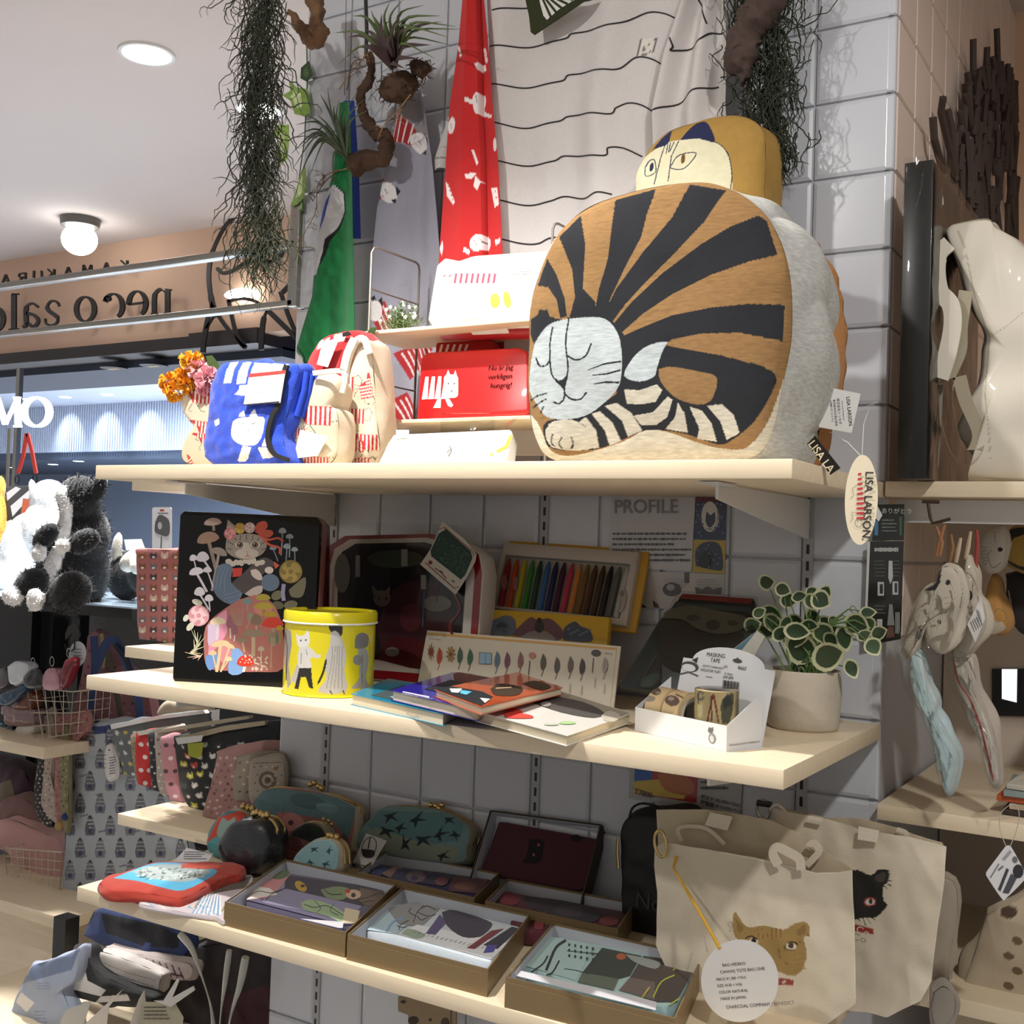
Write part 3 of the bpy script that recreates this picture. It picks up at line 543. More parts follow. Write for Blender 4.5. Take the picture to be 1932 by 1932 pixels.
# ---- tuft of white flowers on the rack ----
rd=random.Random(5)
def sprig(o,base,H,spread,n,leafc,tipc,seed,lean_=(0,0)):
    r=random.Random(seed); LM=mat('leaf_'+leafc,leafc,.7,var=.15,vs=60); FM=mat('petal_'+tipc,tipc,.7); ml=MB();mf=MB()
    for i in range(n):
        a=r.uniform(0,6.28); s=r.uniform(0,spread); h=H*r.uniform(.45,1)*(1-.3*s/spread); top=Vector(base)+Vector((math.cos(a)*s+lean_[0],math.sin(a)*s*.7+lean_[1],h)); mid=Vector(base).lerp(top,.5)+Vector((math.cos(a)*s*.25,math.sin(a)*s*.2,0))
        ml.tube([Vector(base)+Vector((r.uniform(-.02,.02),r.uniform(-.01,.01),0)),mid,top],[.0007,.0005,.0003],4)
        for k in range(9):
            t=r.uniform(.35,1); c=Vector(base).lerp(top,t)+Vector((r.gauss(0,.003),r.gauss(0,.003),0)); d=Vector((r.gauss(0,1),r.gauss(0,1),r.uniform(.2,1))).normalized()*r.uniform(.006,.011); sx=d.cross(Vector((0,0,1))).normalized()*.0012; ml.add([c-sx,c+sx,c+d*.6+sx,c+d,c+d*.6-sx],[(0,1,2,3,4)])
        if i%3==0:
            for k in range(5):
                an=k*1.256; c=top; e=Vector((math.cos(an),.3,math.sin(an)))*.004; f=Vector((-math.sin(an),0,math.cos(an)))*.0016; mf.add([c,c+e*.6+f,c+e,c+e*.6-f],[(0,1,2,3)])
    part('foliage',ml,LM,o,smooth=0,stuff=True); part('blossoms',mf,FM,o,smooth=0,stuff=True)
o=thing('flower_tuft','small tuft of green sprigs with tiny white flowers on the rack board','plant',(U(745,610,'Y',1.5)[0],1.5,RB1)); bx=U(748,618,'Y',1.5); sprig(o,(bx.x,1.51,RB1),.055,.045,70,'7E9468','F4F4F2',3)
mb=MB(); 
for k in range(5): mb.tube([(bx.x-.02+.003*k,1.458,RB1+.004),(bx.x-.035+.004*k,1.455,RB1-.02),(bx.x-.04+.003*k,1.455,RB1-.05)],.0012,5)
part('stem_bundle',mb,mat('green_stem','3F5A2A',.6),o)
# ---- folded towels, vase, cloth bags ----
C8=crop(300,580,4.6); TERRY=mat('terry_cloth',None,1,var=.12,vs=350,bump=1,bs=500,sheen=.3); BL='2348C4'
pt=leanY(1.285,ZT,6); o=thing('blue_hand_towel','folded blue terry towel with white cat pattern and black band','towel',(U(480,860,'Y',1.3).x,1.31,ZT))
q=C8([(400,1300),(395,1180),(430,950),(450,700),(490,600),(520,530),(590,475),(700,465),(900,466),(1130,488),(1215,520),(1180,700),(1110,960),(1080,1120),(1100,1340),(900,1355),(500,1355)])
sh=sq(C8,[('F0EFF2',[(560,655),(580,560),(620,480),(690,472),(650,540),(625,655)]),('F0EFF2',[(670,665),(690,560),(730,478),(800,472),(770,560),(750,662)]),('F0EFF2',[(800,660),(800,560),(830,480),(1120,495),(1060,580),(860,640)]),
 ('F0EFF2',[(700,675),(795,670),(770,720),(780,770),(655,755),(690,720)]),('F0EFF2',[(690,950),(700,920),(735,895),(750,950)]),('F0EFF2',[(785,945),(800,910),(830,880),(855,945)]),('F0EFF2',spl([(640,990),(700,960),(900,950),(910,1030),(890,1120),(840,1190),(760,1200),(670,1170),(625,1100),(640,990)],3)),
 ('F0EFF2',[(960,950),(998,945),(970,1080),(965,1200),(890,1205),(930,1100)]),('E4E0DA',[(725,1200),(800,1215),(770,1320),(740,1340),(680,1335),(700,1280)]),('E4E0DA',[(855,1215),(930,1210),(1010,1290),(960,1310),(900,1310)]),('F0EFF2',[(480,985),(520,965),(525,1010),(490,1030)]),
 ('26263A',ln([(700,1020),(740,1000)],4)),('26263A',ln([(800,1015),(860,990)],4)),('26263A',ln([(760,1060),(790,1070)],4))])
mb=MB(); blob(mb,pt,q,.05,.012,sh,BL,BL,N=300,M=70,ns=10,puff=.004,wr=.0025,wf=60,pw=5,floor=ZT); part('towel_body',mb,TERRY,o,smooth=70)
mb=MB()
for k in range(4):
    P=C8([(1235-k*-14,545+k*4),(1215-k*-12,700),(1150-k*-10,930)]); mb.tube([pt.pt(*pt.hit(*p),-.012-.008*k) for p in P],.0045,8)
part('rib_edge',mb,mat('blue_rib','2348C4',.95),o,smooth=70,stuff=True)
mb=MB(); P=spl(C8([(1165,520),(1140,600),(1090,860),(1040,960),(1005,1100),(1010,1200),(1060,1290),(1180,1340)]),4); mb.slab(pt,pt.hits(ln(P,8)),.012,.016); part('elastic_band',mb,mat('black_elastic','151518',.8),o)
mb=MB(); P=pt.hits(C8([(858,605),(1170,575),(1125,852),(808,868)])); mb.slab(pt,P,.018,.0188,'F2F1EF'); L_=part('paper_tag',mb,INK,o,smooth=0)
S=sq(C8,[('D8443F',[(858,602),(1170,572),(1165,600),(855,632)]),('33333A',[(806,866),(1120,838),(1118,852),(806,876)])]+[('B9B4B4',[(890+i*16,740),(895+i*16,740),(893+i*16,768),(888+i*16,768)]) for i in range(8)])+[(c,P) for c,P in xf(scrib(490,727,538,733,2,'BBBBBB'),1)]; draw(pt,pxs(pt,S),.0192,name='tag_print',parent=o)
pt=leanY(1.40,ZT,4); RD='B71A22'; o=thing('red_hand_towel','folded red terry towel with white stripes standing behind the blue towel','towel',(U(640,700,'Y',1.4).x,1.42,ZT))
q=C8([(1270,560),(1300,450),(1350,360),(1430,270),(1540,225),(1700,205),(1790,260),(1840,330),(1860,600),(1880,900),(1850,1300),(1260,1300)])
sh=sq(C8,[('EDE9E9',[(1365,360),(1400,290),(1430,280),(1410,350)]),('EDE9E9',[(1415,360),(1440,285),(1480,262),(1465,345)]),('EDE9E9',[(1490,350),(1530,235),(1640,215),(1600,290),(1540,300)]),('EDE9E9',[(1405,370),(1455,370),(1440,460),(1380,465)]),('8E1019',[(1560,560),(1640,300),(1700,260),(1720,420),(1660,590)])])
mb=MB(); blob(mb,pt,q,.05,.01,sh,RD,RD,N=220,M=50,ns=8,puff=.004,wr=.0025,wf=60,pw=5,floor=ZT); part('towel_body',mb,TERRY,o,smooth=70)
mb=MB(); mb.slab(pt,pt.hits(C8([(1500,330),(1640,290),(1540,545),(1445,520)])),.021,.0216,'EFEBEA'); part('paper_tag',mb,INK,o,smooth=0); mb=MB(); mb.slab(pt,pt.hits(C8([(1640,240),(1690,225),(1710,250),(1640,270)])),.011,.014); part('elastic_band',mb,mat('black_elastic'),o)
mb=MB(); draw(pt,pxs(pt,sq(C8,[('D9534F',el(1522,425,5,3,30)),('B8B2B2',ln([(1500,390),(1560,375)],5)),('D9534F',[(1480,420),(1530,430),(1515,450),(1480,440)])])),.0128,name='tag_print',parent=o)
def patch(x,y,s=1,r=0,n=6,tail=1): # red and white striped swatch with a plain tail corner
    S=[('B3262D',[(0,-6),(0,0)]+[(n*5,0),(n*5,17),(10,17),(4,6),(-9,-4)])]
    S=[('B3262D',[(-10,-3),(-8,-6),(n*5,-6),(n*5,14),(9,14),(2,1)])]+[('E8DAC6',[(i*5,-5.6),(i*5+2.4,-5.6),(i*5+2.8,13.6 if i>1 else 3),(i*5+.4,13.6 if i>1 else 2)]) for i in range(n)]
    S+=[('3A302A',ln(P,.8)) for P in ([(9,14),(4,24),(9,25)],[(13,14),(20,23),(25,24)],[(n*5,-5),(n*5+6,-8),(n*5+11,-2),(n*5+8,8),(n*5,10)])]; return xf(S,s,s,x,y,r)
BG='CDBFA8'
def clothbag(name,label,y,outl,th,pats,cat='bag',z=ZT,bul=.012,N=220,lean_=3,base=BG,px=None,wr=.004):
    pt=leanY(y,z,lean_); X=[p[0] for p in outl]; o=thing(name,label,cat,(U(sum(X)/len(X),outl[0][1],'Y',y).x,y,z)); mb=MB(); blob(mb,pt,outl,th,bul,pats,base,base,N=N,M=70,ns=8,puff=.004,wr=wr,wf=22,pw=4,floor=z); part('bag_body' if cat=='bag' else 'body',mb,INKF,o,smooth=70); return o,pt
PA=[(375,752,1.2,3),(640,715,1.4,0),(660,785,1.2,2),(640,830,1.2,8),(690,835,1.1,0)]
o,pt=clothbag('flower_vase_bag','beige cloth vase with red striped print at the shelf left end','vase' and 1.34,C8([(205,690),(240,640),(400,600),(560,640),(560,1350),(240,1350),(218,1220),(330,1080),(270,980),(215,880)]),.05,patch(352,738,1.5,5)+patch(368,800,1.2,8)+patch(372,823,1.0,4)+patch(355,868,1,60),cat='vase')
r=random.Random(3); mbs={}
for i,(px,py,c,rad) in enumerate(((320,720,'F0A420',.017),(328,738,'F2B12E',.017),(345,712,'F2AA28',.016),(362,682,'F6B93A',.02),(352,726,'EFA31E',.014),(372,697,'F3B7BE',.018),(390,712,'F3B9C0',.019),(385,728,'EFA9B4',.014))):
    m=MB(); c0=U(px,py,'Y',1.33); m.tube([c0,c0+Vector((.02,.02,-.03)),(-1.425,1.36,1.62)],.0012,5)
    for k in range(46):
        d=Vector((r.gauss(0,1),r.gauss(0,1),r.gauss(0,1))).normalized(); sx=d.cross(Vector((.3,.2,1))).normalized(); sy=d.cross(sx); e=c0+d*rad*r.uniform(.75,1.05); w=rad*.34
        m.add([c0+d*rad*.3,e-sx*w,e-sx*w*.5+sy*w*.8+d*.002,e+d*.003,e+sx*w*.5-sy*w*.7+d*.002,e+sx*w],[(0,1,2),(0,2,3),(0,3,4),(0,4,5)],c)
    part('blossom',m,mat('flower_petals',None,.7),o,smooth=0)
m=MB(); pl=YP(1.35); m.flat(pl,pl.hits([(388,672),(400,670),(412,685),(416,700),(404,700),(392,688)]),0,'3E5A2E'); part('leaf',m,mat('flower_petals'),o,smooth=0)
o,pt=clothbag('folded_tote','beige folded cloth tote with red striped print beside the blue towel','bag',C8([(1130,1350),(1130,900),(1150,640),(1270,560),(1400,565),(1520,640),(1600,760),(1560,900),(1560,1345)]),.06,patch(575,776,1.9,3)+patch(555,815,1,5)+patch(560,868,1.2,2,9)) if 0 else clothbag('folded_tote','beige folded cloth tote with red striped print beside the blue towel',1.325,C8([(1130,1350),(1110,1100),(1140,640),(1270,560),(1400,565),(1520,640),(1530,760),(1500,860),(1540,900),(1560,1060),(1500,1345)]),.04,patch(562,775,1.8,3,7)+patch(545,812,1,5)+patch(565,868,1.2,2,9))
mb=MB(); mb.slab(pt,pt.hits(C8([(1290,1075),(1530,1135),(1440,1300),(1230,1325)])),.016,.0168,'F3EEE6'); part('paper_tag',mb,INK,o,smooth=0)
mb=MB(); P=spl(C8([(1400,590),(1640,570),(1680,640),(1650,760)]),4); mb.slab(pt,pt.hits(ln(P,9)),.014,.018); P=spl(C8([(1665,570),(1700,420),(1760,290)]),4); mb.slab(pt,pt.hits(ln(P,14)),.014,.018); part('strap',mb,CREAM,o)
o,pt=clothbag('standing_tote','beige cloth bag with rows of red striped print behind the folded tote',1.39,C8([(1480,1345),(1490,640),(1600,620),(1650,560),(1750,280),(1800,270),(1840,330),(1870,600),(1885,900),(1890,1345)]),.05,patch(622,718,1.5,2)+patch(645,778,1.4,3)+patch(628,832,1.3,3,9)+patch(675,828,1.5,2)+patch(692,715,1.2,80)+patch(660,870,1.2,2,6))
mb=MB(); P=spl(C8([(1660,750),(1680,520),(1750,330),(1830,290),(1880,420)]),5); mb.slab(pt,pt.hits(ln(P,12)),.013,.0165); part('strap',mb,CREAM,o)
# ---- hanging cloths and shirt ----
def cloth(name,label,cat,y,L,R,folds,shapes,base,group=None,nu=90,nv=160,ma=None,ribbons=None):
    pl=YP(y); L=np.array(L,float);R=np.array(R,float); ys=np.linspace(L[0,1],L[-1,1],nv); lx=np.interp(ys,L[:,1],L[:,0]); ry=np.linspace(R[0,1],R[-1,1],nv); rx=np.interp(ry,R[:,1],R[:,0])
    P=np.empty((nv,2*nu,3)); Q0=P.copy()
    for j in range(nv):
        a=np.array(pl.hit(lx[j],ys[j])); b=np.array(pl.hit(rx[j],ry[j]))
        for i in range(2*nu):
            k=i if i<nu else 2*nu-1-i; u=k/(nu-1); g=folds(u,j/(nv-1)); q=a+(b-a)*u; P[j,i]=pl.pt(q[0],q[1],g-(0.0012 if i>=nu else 0)); 
            Q0[j,i]=pl.pt(q[0],q[1],0)
    X,Y=projV(Q0); C=paint(shapes,X,Y,base); mb=MB(); gmesh(mb,P,C,True,flip=True)
    o=single(name,mb,ma or INKF,label,cat,group,smooth=80)
    if ribbons:
        for col,pts,w in ribbons:
            m=MB(); vs=[]
            q=ln(spl(pts,14),w); n=len(q)//2
            for px,py in q:
                lX,rX=np.interp(py,L[:,1],L[:,0]),np.interp(py,R[:,1],R[:,0]); px=min(max(px,lX),rX); v=(py-L[0,1])/(L[-1,1]-L[0,1]); A=np.array(pl.hit(px,py)); a_=np.array(pl.hit(lX,py)); b_=np.array(pl.hit(rX,py)); u=float((A-a_)@(b_-a_)/((b_-a_)@(b_-a_))); vs.append(pl.pt(A[0],A[1],folds(u,v)+.0010))
            m.add(vs,[(i,i+1,2*n-2-i,2*n-1-i) for i in range(n-1)],col); part('stripe',m,ma or INKF,o,smooth=60)
    return o
GW='D9D9DC'
cloth('green_towel','green hanging cloth narrowing upwards beside the column left edge','towel',1.60,[(640,195),(628,330),(600,440),(592,560),(565,655),(562,720)],[(668,195),(674,330),(677,440),(681,560),(683,655),(684,720)],lambda u,v:.008*math.sin(u*7+v)*(.3+v)+.012*u,[(GW,[(636,350),(650,362),(652,400),(640,428),(622,450),(602,520),(590,520),(600,440),(620,360)]),('15181A',ln([(636,350),(651,365),(653,400),(641,430),(622,455),(617,480),(610,500)],[2,3,3,4,9,6,2])),('2646A8',[(628,365),(618,410),(606,440),(612,385)]),('131515',ln([(562,650),(580,672),(586,700)],3)),('D9D9DC',[(556,660),(578,676),(584,730),(556,730)]),('0F6B38',[(625,520),(640,520),(634,720),(618,720)])],'117A40')
cloth('blue_towel','strip of blue cloth showing behind the green cloth','towel',1.64,[(648,190),(640,330),(640,450)],[(668,190),(677,330),(680,450)],lambda u,v:0,[],'2447B0',nu=12,nv=40)
def gf(u,v): return .010*math.sin(u*6.5+.6)+.005*math.sin(u*15+v*4)*v+.004*mno.noise(Vector((u*4,v*7,2)))
sh=[('8E8A8C',[(760,180),(800,190),(806,240),(790,262),(775,240),(758,208)])]+[('A3262B',[(755,213),(776,235),(785,252),(775,273),(742,270)])]+[('E6DADA',ln([(757+i*7,214+i*6),(746+i*8,270)],2)) for i in range(4)]+[('E8E4E4',el(788,268,15,21,-20)),('1D1F2A',[(800,255),(808,262),(806,277)]),('1D1F2A',[(790,286),(801,280),(800,290)]),('A3262B',[(727,337),(736,347),(724,380),(719,378)]),('E8E4E4',el(737,365,15,21,-25)),('1D1F2A',[(750,352),(758,362),(752,372)]),('1D1F2A',[(742,380),(751,376),(750,386)]),('E4DCDC',ln([(780,262),(792,275)],1)),
 ('2A2A34',ln([(733,360),(737,368)],1.2)),('2A2A34',ln([(728,372),(731,376)],1.2)),('2A2A34',ln([(784,262),(789,270)],1.2))]
for x,y,a in ((745,668,25),(765,640,30),(732,760,35),(700,590,80)):
    sh+=[('A8262C',[(x,y),(x+30,y-22),(x+50,y+20),(x+22,y+48)])]+[('E4D6D6',ln([(x+8*i+3,y-5*i+3),(x+8*i+22,y-5*i+44)],3)) for i in range(1,4)]
sh+=[('1D1F2A',[(704,565),(712,558),(716,575)]),('1D1F2A',[(716,570),(725,562),(727,580)]),('E8E4E4',el(712,588,14,20,0))]
cloth('grey_towel','lilac grey hanging cloth with red striped patches behind the wire rack','towel',1.64,[(764,165),(752,210),(735,300),(715,400),(706,500),(700,600),(690,700),(688,862)],[(796,165),(806,210),(818,300),(828,400),(834,500),(836,600),(838,700),(838,862)],gf,sh,'9C9CAA',nu=170,nv=300)
def rf(u,v): return .016*(1-abs(u-.4)*1.6) if u<.72 else .016*(1-.32*1.6)-.018+.03*(u-.72)
sh=[('F0E6E6',[(x,y) for x,y in P]) for P in ([(866,88),(872,92),(879,110),(874,113)],[(906,88),(914,90),(919,115),(912,117)],[(885,188),(898,192),(901,200),(886,198)],el(905,190,7,14,10),el(904,205,5,14,-8),[(908,208),(926,216),(925,222),(908,216)],el(857,240,8,16,8),[(896,285),(901,288),(908,310),(905,315)],[(885,332),(905,330),(898,340),(888,342)],[(903,335),(912,345),(906,362),(900,355)],el(932,272,4,13),[(845,345),(852,352),(866,385),(862,390),(848,372)],[(922,352),(936,352),(940,385),(930,390)],el(907,460,13,17,25),[(884,470),(895,476),(892,484),(883,478)],[(930,452),(942,448),(942,456),(932,462)],[(900,122),(912,120),(914,130),(905,134)],[(833,470),(839,455),(841,470),(838,485)])]
sh+=[('C41A20',ln([(P,y),(P+5,y-2)],1.6)) for P,y in ((868,98),(871,105),(909,98),(912,106),(900,293),(903,301),(849,356),(853,364),(857,372),(860,380),(928,362),(932,372))]+[('4A2024',ln(P,1)) for P in ([(903,182),(905,198)],[(855,235),(857,245)],[(900,455),(906,465)],[(909,452),(914,458)])]
cloth('red_towel','bright red hanging cloth with small white figures in front of the striped shirt','towel',1.595,[(880,-60),(876,0),(868,90),(852,200),(845,300),(838,400),(831,500),(825,700),(822,800)],[(908,-60),(912,0),(920,90),(928,200),(938,300),(943,400),(948,500),(950,700),(950,800)],rf,sh,'C51F20',nu=170,nv=300)
# striped shirt
C6=crop(880,0,3.22); sw_=2.6; TX='D2CDCB'
ST=[[(185,85),(370,40)],[(165,300),(350,285),(580,230),(640,190),(850,175),(970,150),(1100,80),(1200,85),(1300,125)],[(150,530),(350,530),(560,485),(620,440),(850,440),(940,425),(1030,352),(1130,365),(1225,415)],[(170,760),(350,775),(540,730),(620,690),(870,705),(920,660),(990,630),(1080,650),(1165,700)],[(180,990),(350,1005),(520,975),(600,935),(850,960),(880,910),(960,905),(1080,960)],[(195,1225),(350,1245),(500,1220),(590,1185),(720,1205),(815,1180),(900,1190)],[(205,1460),(330,1480),(430,1475),(520,1440),(700,1430),(900,1450)],[(205,1700),(500,1710),(900,1690)],[(600,0),(850,-20),(1000,-60)],
 [(205,1950),(520,1960),(900,1940)],[(205,2200),(520,2210),(900,2190)]]
RB=[('262123',C6(P),sw_) for P in ST]
sh=[('E2DED6',C6([(1062,232),(1160,245),(1135,348),(1040,340)])),('4A4542',ln(C6([(1062,232),(1160,245),(1135,348),(1040,340),(1062,232)]),.8)),('4A4542',ln(C6([(1075,268),(1085,280),(1120,275),(1130,258)]),1)),('4A4542',ln(C6([(1085,280),(1070,322)]),1)),('4A4542',ln(C6([(1085,282),(1088,320)]),1)),('4A4542',ln(C6([(1120,278),(1105,322)]),1)),('4A4542',ln(C6([(1122,278),(1122,325)]),1)),('6A6562',ln(C6([(1052,332),(1125,340)]),1.2))]
def sf(u,v): return .006*math.sin(u*21+v*2)+.010*math.sin(u*9+1.3)+.004*mno.noise(Vector((u*6,v*4,5)))
cloth('striped_shirt','white shirt with thin dark horizontal stripes hanging on the tiled column','shirt',1.63,[(922,-80),(925,0),(930,90),(926,200),(934,300),(944,470),(950,860)],[(1310,-80),(1293,0),(1262,110),(1242,215),(1245,300),(1245,470),(1245,860)],sf,sh,'D6D2D0',nu=120,nv=200,ribbons=RB)
RB=[('262123',C6(P),sw_) for P in ([(1400,-20),(1420,20),(1455,90),(1480,165)],[(1270,262),(1285,310),(1275,338),(1350,298),(1445,262),(1500,205),(1562,182)],[(1165,702),(1300,622),(1400,570),(1520,515)],[(1530,458),(1560,462),(1585,478)])]
def sf2(u,v): return .012*math.sin(u*12+v*2)+.012*(1-u)
cloth('shirt_sleeve','white striped shirt sleeve hanging at the right beside the moss','shirt',1.62,[(1325,-80),(1296,0),(1262,110),(1242,215),(1245,330)],[(1365,-80),(1368,0),(1373,140),(1372,200),(1385,330)],sf2,[],TX,nu=60,nv=120,ribbons=RB)
cloth('shirt_cuff','rolled white cuff of the striped shirt peeking out left of the red cloth','shirt',1.635,[(846,225),(830,268),(820,300),(821,322)],[(875,225),(870,268),(865,300),(862,322)],lambda u,v:.018*math.sin(math.pi*u),[('262123',ln([(832,238),(850,232),(872,236)],2.2)),('8A8683',ln([(820,300),(840,304),(866,300)],3)),('A9A5A2',ln([(822,285),(842,282),(868,286)],2))],'C9C4C2',nu=50,nv=60)
ps=YP(1.60); mb=MB(); mb.slab(ps,ps.hits(C6([(350,-40),(380,100),(390,195),(410,210),(560,110),(720,0),(760,-40)])),-.003,0); o=single('olive_scarf','corner' and mb,mat('olive_cloth','2E3416',.9,bump=.4),'corner of an olive green scarf with white rays over the striped shirt','scarf')
draw(ps,pxs(ps,sq(C6,[('E6E6E2',[(448,20),(440,-20),(700,-20),(640,10),(560,60),(490,122),(468,95)])]+[('2E3416',ln([(440,-60),(480+i*34,130-i*26)],[12,16])) for i in range(1,6)])),.0005,name='scarf_print',parent=o,ma=INKF)
# ---- plants ----
def leafy(name,label,leaves,ma,extra=None,loc=None,cat='plant'):
    o=thing(name,label,cat,loc)
    for pts,w in leaves:
        pts=[Vector(p) for p in spl([tuple(p) for p in pts],3)]; n=len(pts); vs=[];fs=[]
        for i,p in enumerate(pts):
            pass
        m=MB(); m.tube(pts,[w*.62*(1-(i/(n-1))**1.6)+.0003 for i in range(n)],6); part('leaf',m,ma,o,smooth=60)
    return o
def rosette(px,py,y,tips,w=.004,dep=.03,seed=0):
    r=random.Random(seed); c=U(px,py,'Y',y); L=[]
    for tx,ty,up in tips:
        e=U(tx,ty,'Y',y-dep*r.uniform(.2,1.3)); m_=c.lerp(e,.5)+Vector((0,-dep*.4,up)); L.append(((c,c.lerp(m_,.55)+Vector((0,-.005,up*.35)),m_,e),w*r.uniform(.8,1.2)))
    return L
AIR=mat('air_plant_leaf','4E5B45',.7,var=.2,vs=40); AIR2=mat('bromeliad_leaf','5A6B3E',.6,var=.25,vs=30); AIR3=mat('bromeliad_purple','4A3838',.6,var=.25,vs=30); BARK=mat('driftwood','4A3526',.9,var=.35,vs=35,bump=1,bs=60)
T=[(604,178,.03),(618,165,.02),(630,200,.03),(560,235,.03),(552,262,.03),(550,290,.035),(553,318,.04),(560,345,.045),(573,312,.03),(585,330,.035),(600,218,.02),(640,188,.02),(655,182,.015),(670,180,.015),(690,185,.02),(575,215,.02),(608,235,.02),(628,340,.02),(700,205,.02),(565,280,.03),(640,230,.03),(590,262,.035),(596,300,.03)]
o=leafy('air_plant','grey green spiky air plant above the green cloth','' or rosette(655,300,1.58,T,.0045,.05,1),AIR,loc=U(655,300,'Y',1.58))
T=[(632,62,.02),(640,120,.02),(665,30,.03),(700,20,.02),(735,5,.02),(760,0,.02),(800,10,.03),(830,30,.03),(860,50,.03),(868,55,.02),(850,85,.02),(820,110,.02),(700,80,.02),(716,60,.02),(735,40,.02),(790,60,.02),(770,30,.01),(810,60,.03),(845,70,.03)]
o=leafy('bromeliad','green and purple bromeliad with a mossy root ball above the grey cloth',rosette(745,120,1.56,T,.006,.06,2),AIR2,loc=U(745,120,'Y',1.56)); 
for pts,w_ in rosette(745,125,1.55,[(655,70,.02),(690,55,.015),(705,30,.02),(720,25,.01),(762,20,.01),(800,50,.02),(835,40,.02),(815,85,.01),(790,110,0),(765,130,0),(700,100,.01),(680,90,.01),(740,60,0)],.008,.05,4):
    pts=[Vector(p) for p in spl([tuple(p) for p in pts],3)]; m=MB(); vs=[];fs=[];n=len(pts)
    for i,p in enumerate(pts):
        t=(pts[min(i+1,n-1)]-pts[max(i-1,0)]).normalized(); s_=t.cross(Vector((0,-1,.2))).normalized()*w_*(1-(i/(n-1))**2); vs+=[p-s_,p+s_]
    for i in range(n-1): fs.append((2*i,2*i+1,2*i+3,2*i+2))
    m.add(vs,fs); part('leaf',m,AIR3,o,'dark purple leaf',smooth=60)
def rough(m,a1=.005,s1=60,a2=.0028,s2=160):
    m.v=[tuple(Vector(v)+Vector([mno.noise(Vector(v)*s1+Vector((k,2*k,k)))*a1+mno.noise(Vector(v)*s2+Vector((3*k,k,k)))*a2 for k in (0,7,13)])) for v in m.v]; return m
def lump(m,c,r,seed=0):
    m.ell(c,r,40,26); R_=random.Random(seed)
    for k in range(70):
        d=Vector((R_.gauss(0,1),R_.gauss(0,1)-.5,R_.gauss(0,1))).normalized(); p=Vector(c)+Vector((d.x*r[0],d.y*r[1],d.z*r[2])); q=p+d*.006+Vector((R_.gauss(0,.008),0,-.012*R_.random())); m.tube([p,p.lerp(q,.5)+d*.003,q],[.0009,.0008,.0004],3)
m=MB(); lump(m,U(752,165,'Y',1.585),(.04,.022,.026)); lump(m,U(795,130,'Y',1.585),(.019,.016,.014)); rough(m); part('root_ball',m,BARK,o)
def twigs(parent,P,seed,ma,n=7,y=1.57,r0=.0012,nm='twig'):
    r=random.Random(seed); m=MB(); B=[U(*p,'Y',y) for p in spl(P,5)]; m.tube(B,[r0*(1-.6*i/len(B)) for i in range(len(B))],5)
    for k in range(n):
        b=B[r.randrange(len(B)//5,len(B))]; d=Vector((r.gauss(0,1),r.gauss(0,.4),r.gauss(-.2,.7))).normalized()*r.uniform(.01,.028); q=b+d; m.tube([b,b+d*.5+Vector((0,0,.003)),q],r0*.45,4)
        for j in range(2): m.tube([b+d*.6,b+d*.6+Vector((r.gauss(0,.006),0,r.gauss(0,.006)))],r0*.35,3)
    return part(nm,m,ma,parent,smooth=60)
RT=mat('dry_root','9A7C58',.9)
twigs(o,[(640,168),(660,140),(690,105),(700,95)],1,RT,9); twigs(o,[(655,170),(665,120),(690,110)],2,mat('dry_root_dark','5E4A36',.9),8); twigs(o,[(775,178),(745,215),(728,230),(715,258)],3,RT,9); twigs(o,[(720,120),(718,160),(700,180)],5,AIR,8)
def branch(name,label,P,y,rs,ma=BARK,n=20):
    B=[U(*p,'Y',y) for p in spl(P,14)]; R=np.interp(np.linspace(0,1,len(B)),np.linspace(0,1,len(rs)),rs); m=MB(); m.tube(B,[float(q)*(1+.25*mno.noise(b*60)) for q,b in zip(R,B)],n); rough(m,.008,45,.0035,150)
    0 and [tuple(Vector(v)+Vector((mno.noise(Vector(v)*90),mno.noise(Vector(v)*90+Vector((5,5,5))),mno.noise(Vector(v)*90+Vector((9,1,5)))))*.003) for v in m.v]; return single(name,m,ma,label,'driftwood',smooth=60)
o=branch('driftwood','dark curved driftwood stick hanging between air plant and grey cloth',[(695,100),(700,140),(680,185),(690,225),(712,250),(728,265),(722,300),(690,300),(665,312)],1.585,[.005,.009,.008,.009,.012,.011,.013,.018,.02])
twigs(o,[(655,318),(620,328),(600,350),(595,400),(570,450),(563,490)],7,RT,16,1.59)
twigs(o,[(640,320),(612,345),(590,380)],8,mat('dry_root_dark'),9,1.59)
for k,(P) in enumerate(([(653,0),(652,120),(650,180)],[(690,0),(692,60),(690,110)])):
    m=MB(); m.tube([U(*p,'Y',1.59) for p in P],(.0006,.0035)[k],6); single(('hanging_string','hanging_rod')[k],m,(mat('dry_root_dark'),BLACK)[k],('thin brown cord hanging down to the air plant','dark rod holding up the curved driftwood')[k],'cord',group=None)
branch('driftwood','angular brown driftwood block at the top beside the hanging moss',[(545,22),(575,60),(600,72),(597,20),(590,-20)],1.56,[.006,.014,.017,.015,.014],mat('driftwood_brown','7A5B42',.9,var=.35,vs=35,bump=1,bs=60))
branch('driftwood','thick rough driftwood branch among the moss right of the shirt',[(1470,-30),(1430,30),(1402,70),(1398,120),(1410,150)],1.57,[.022,.024,.022,.02,.008],mat('driftwood_pink','4A3A34',.9,var=.3,vs=35,bump=1,bs=60))
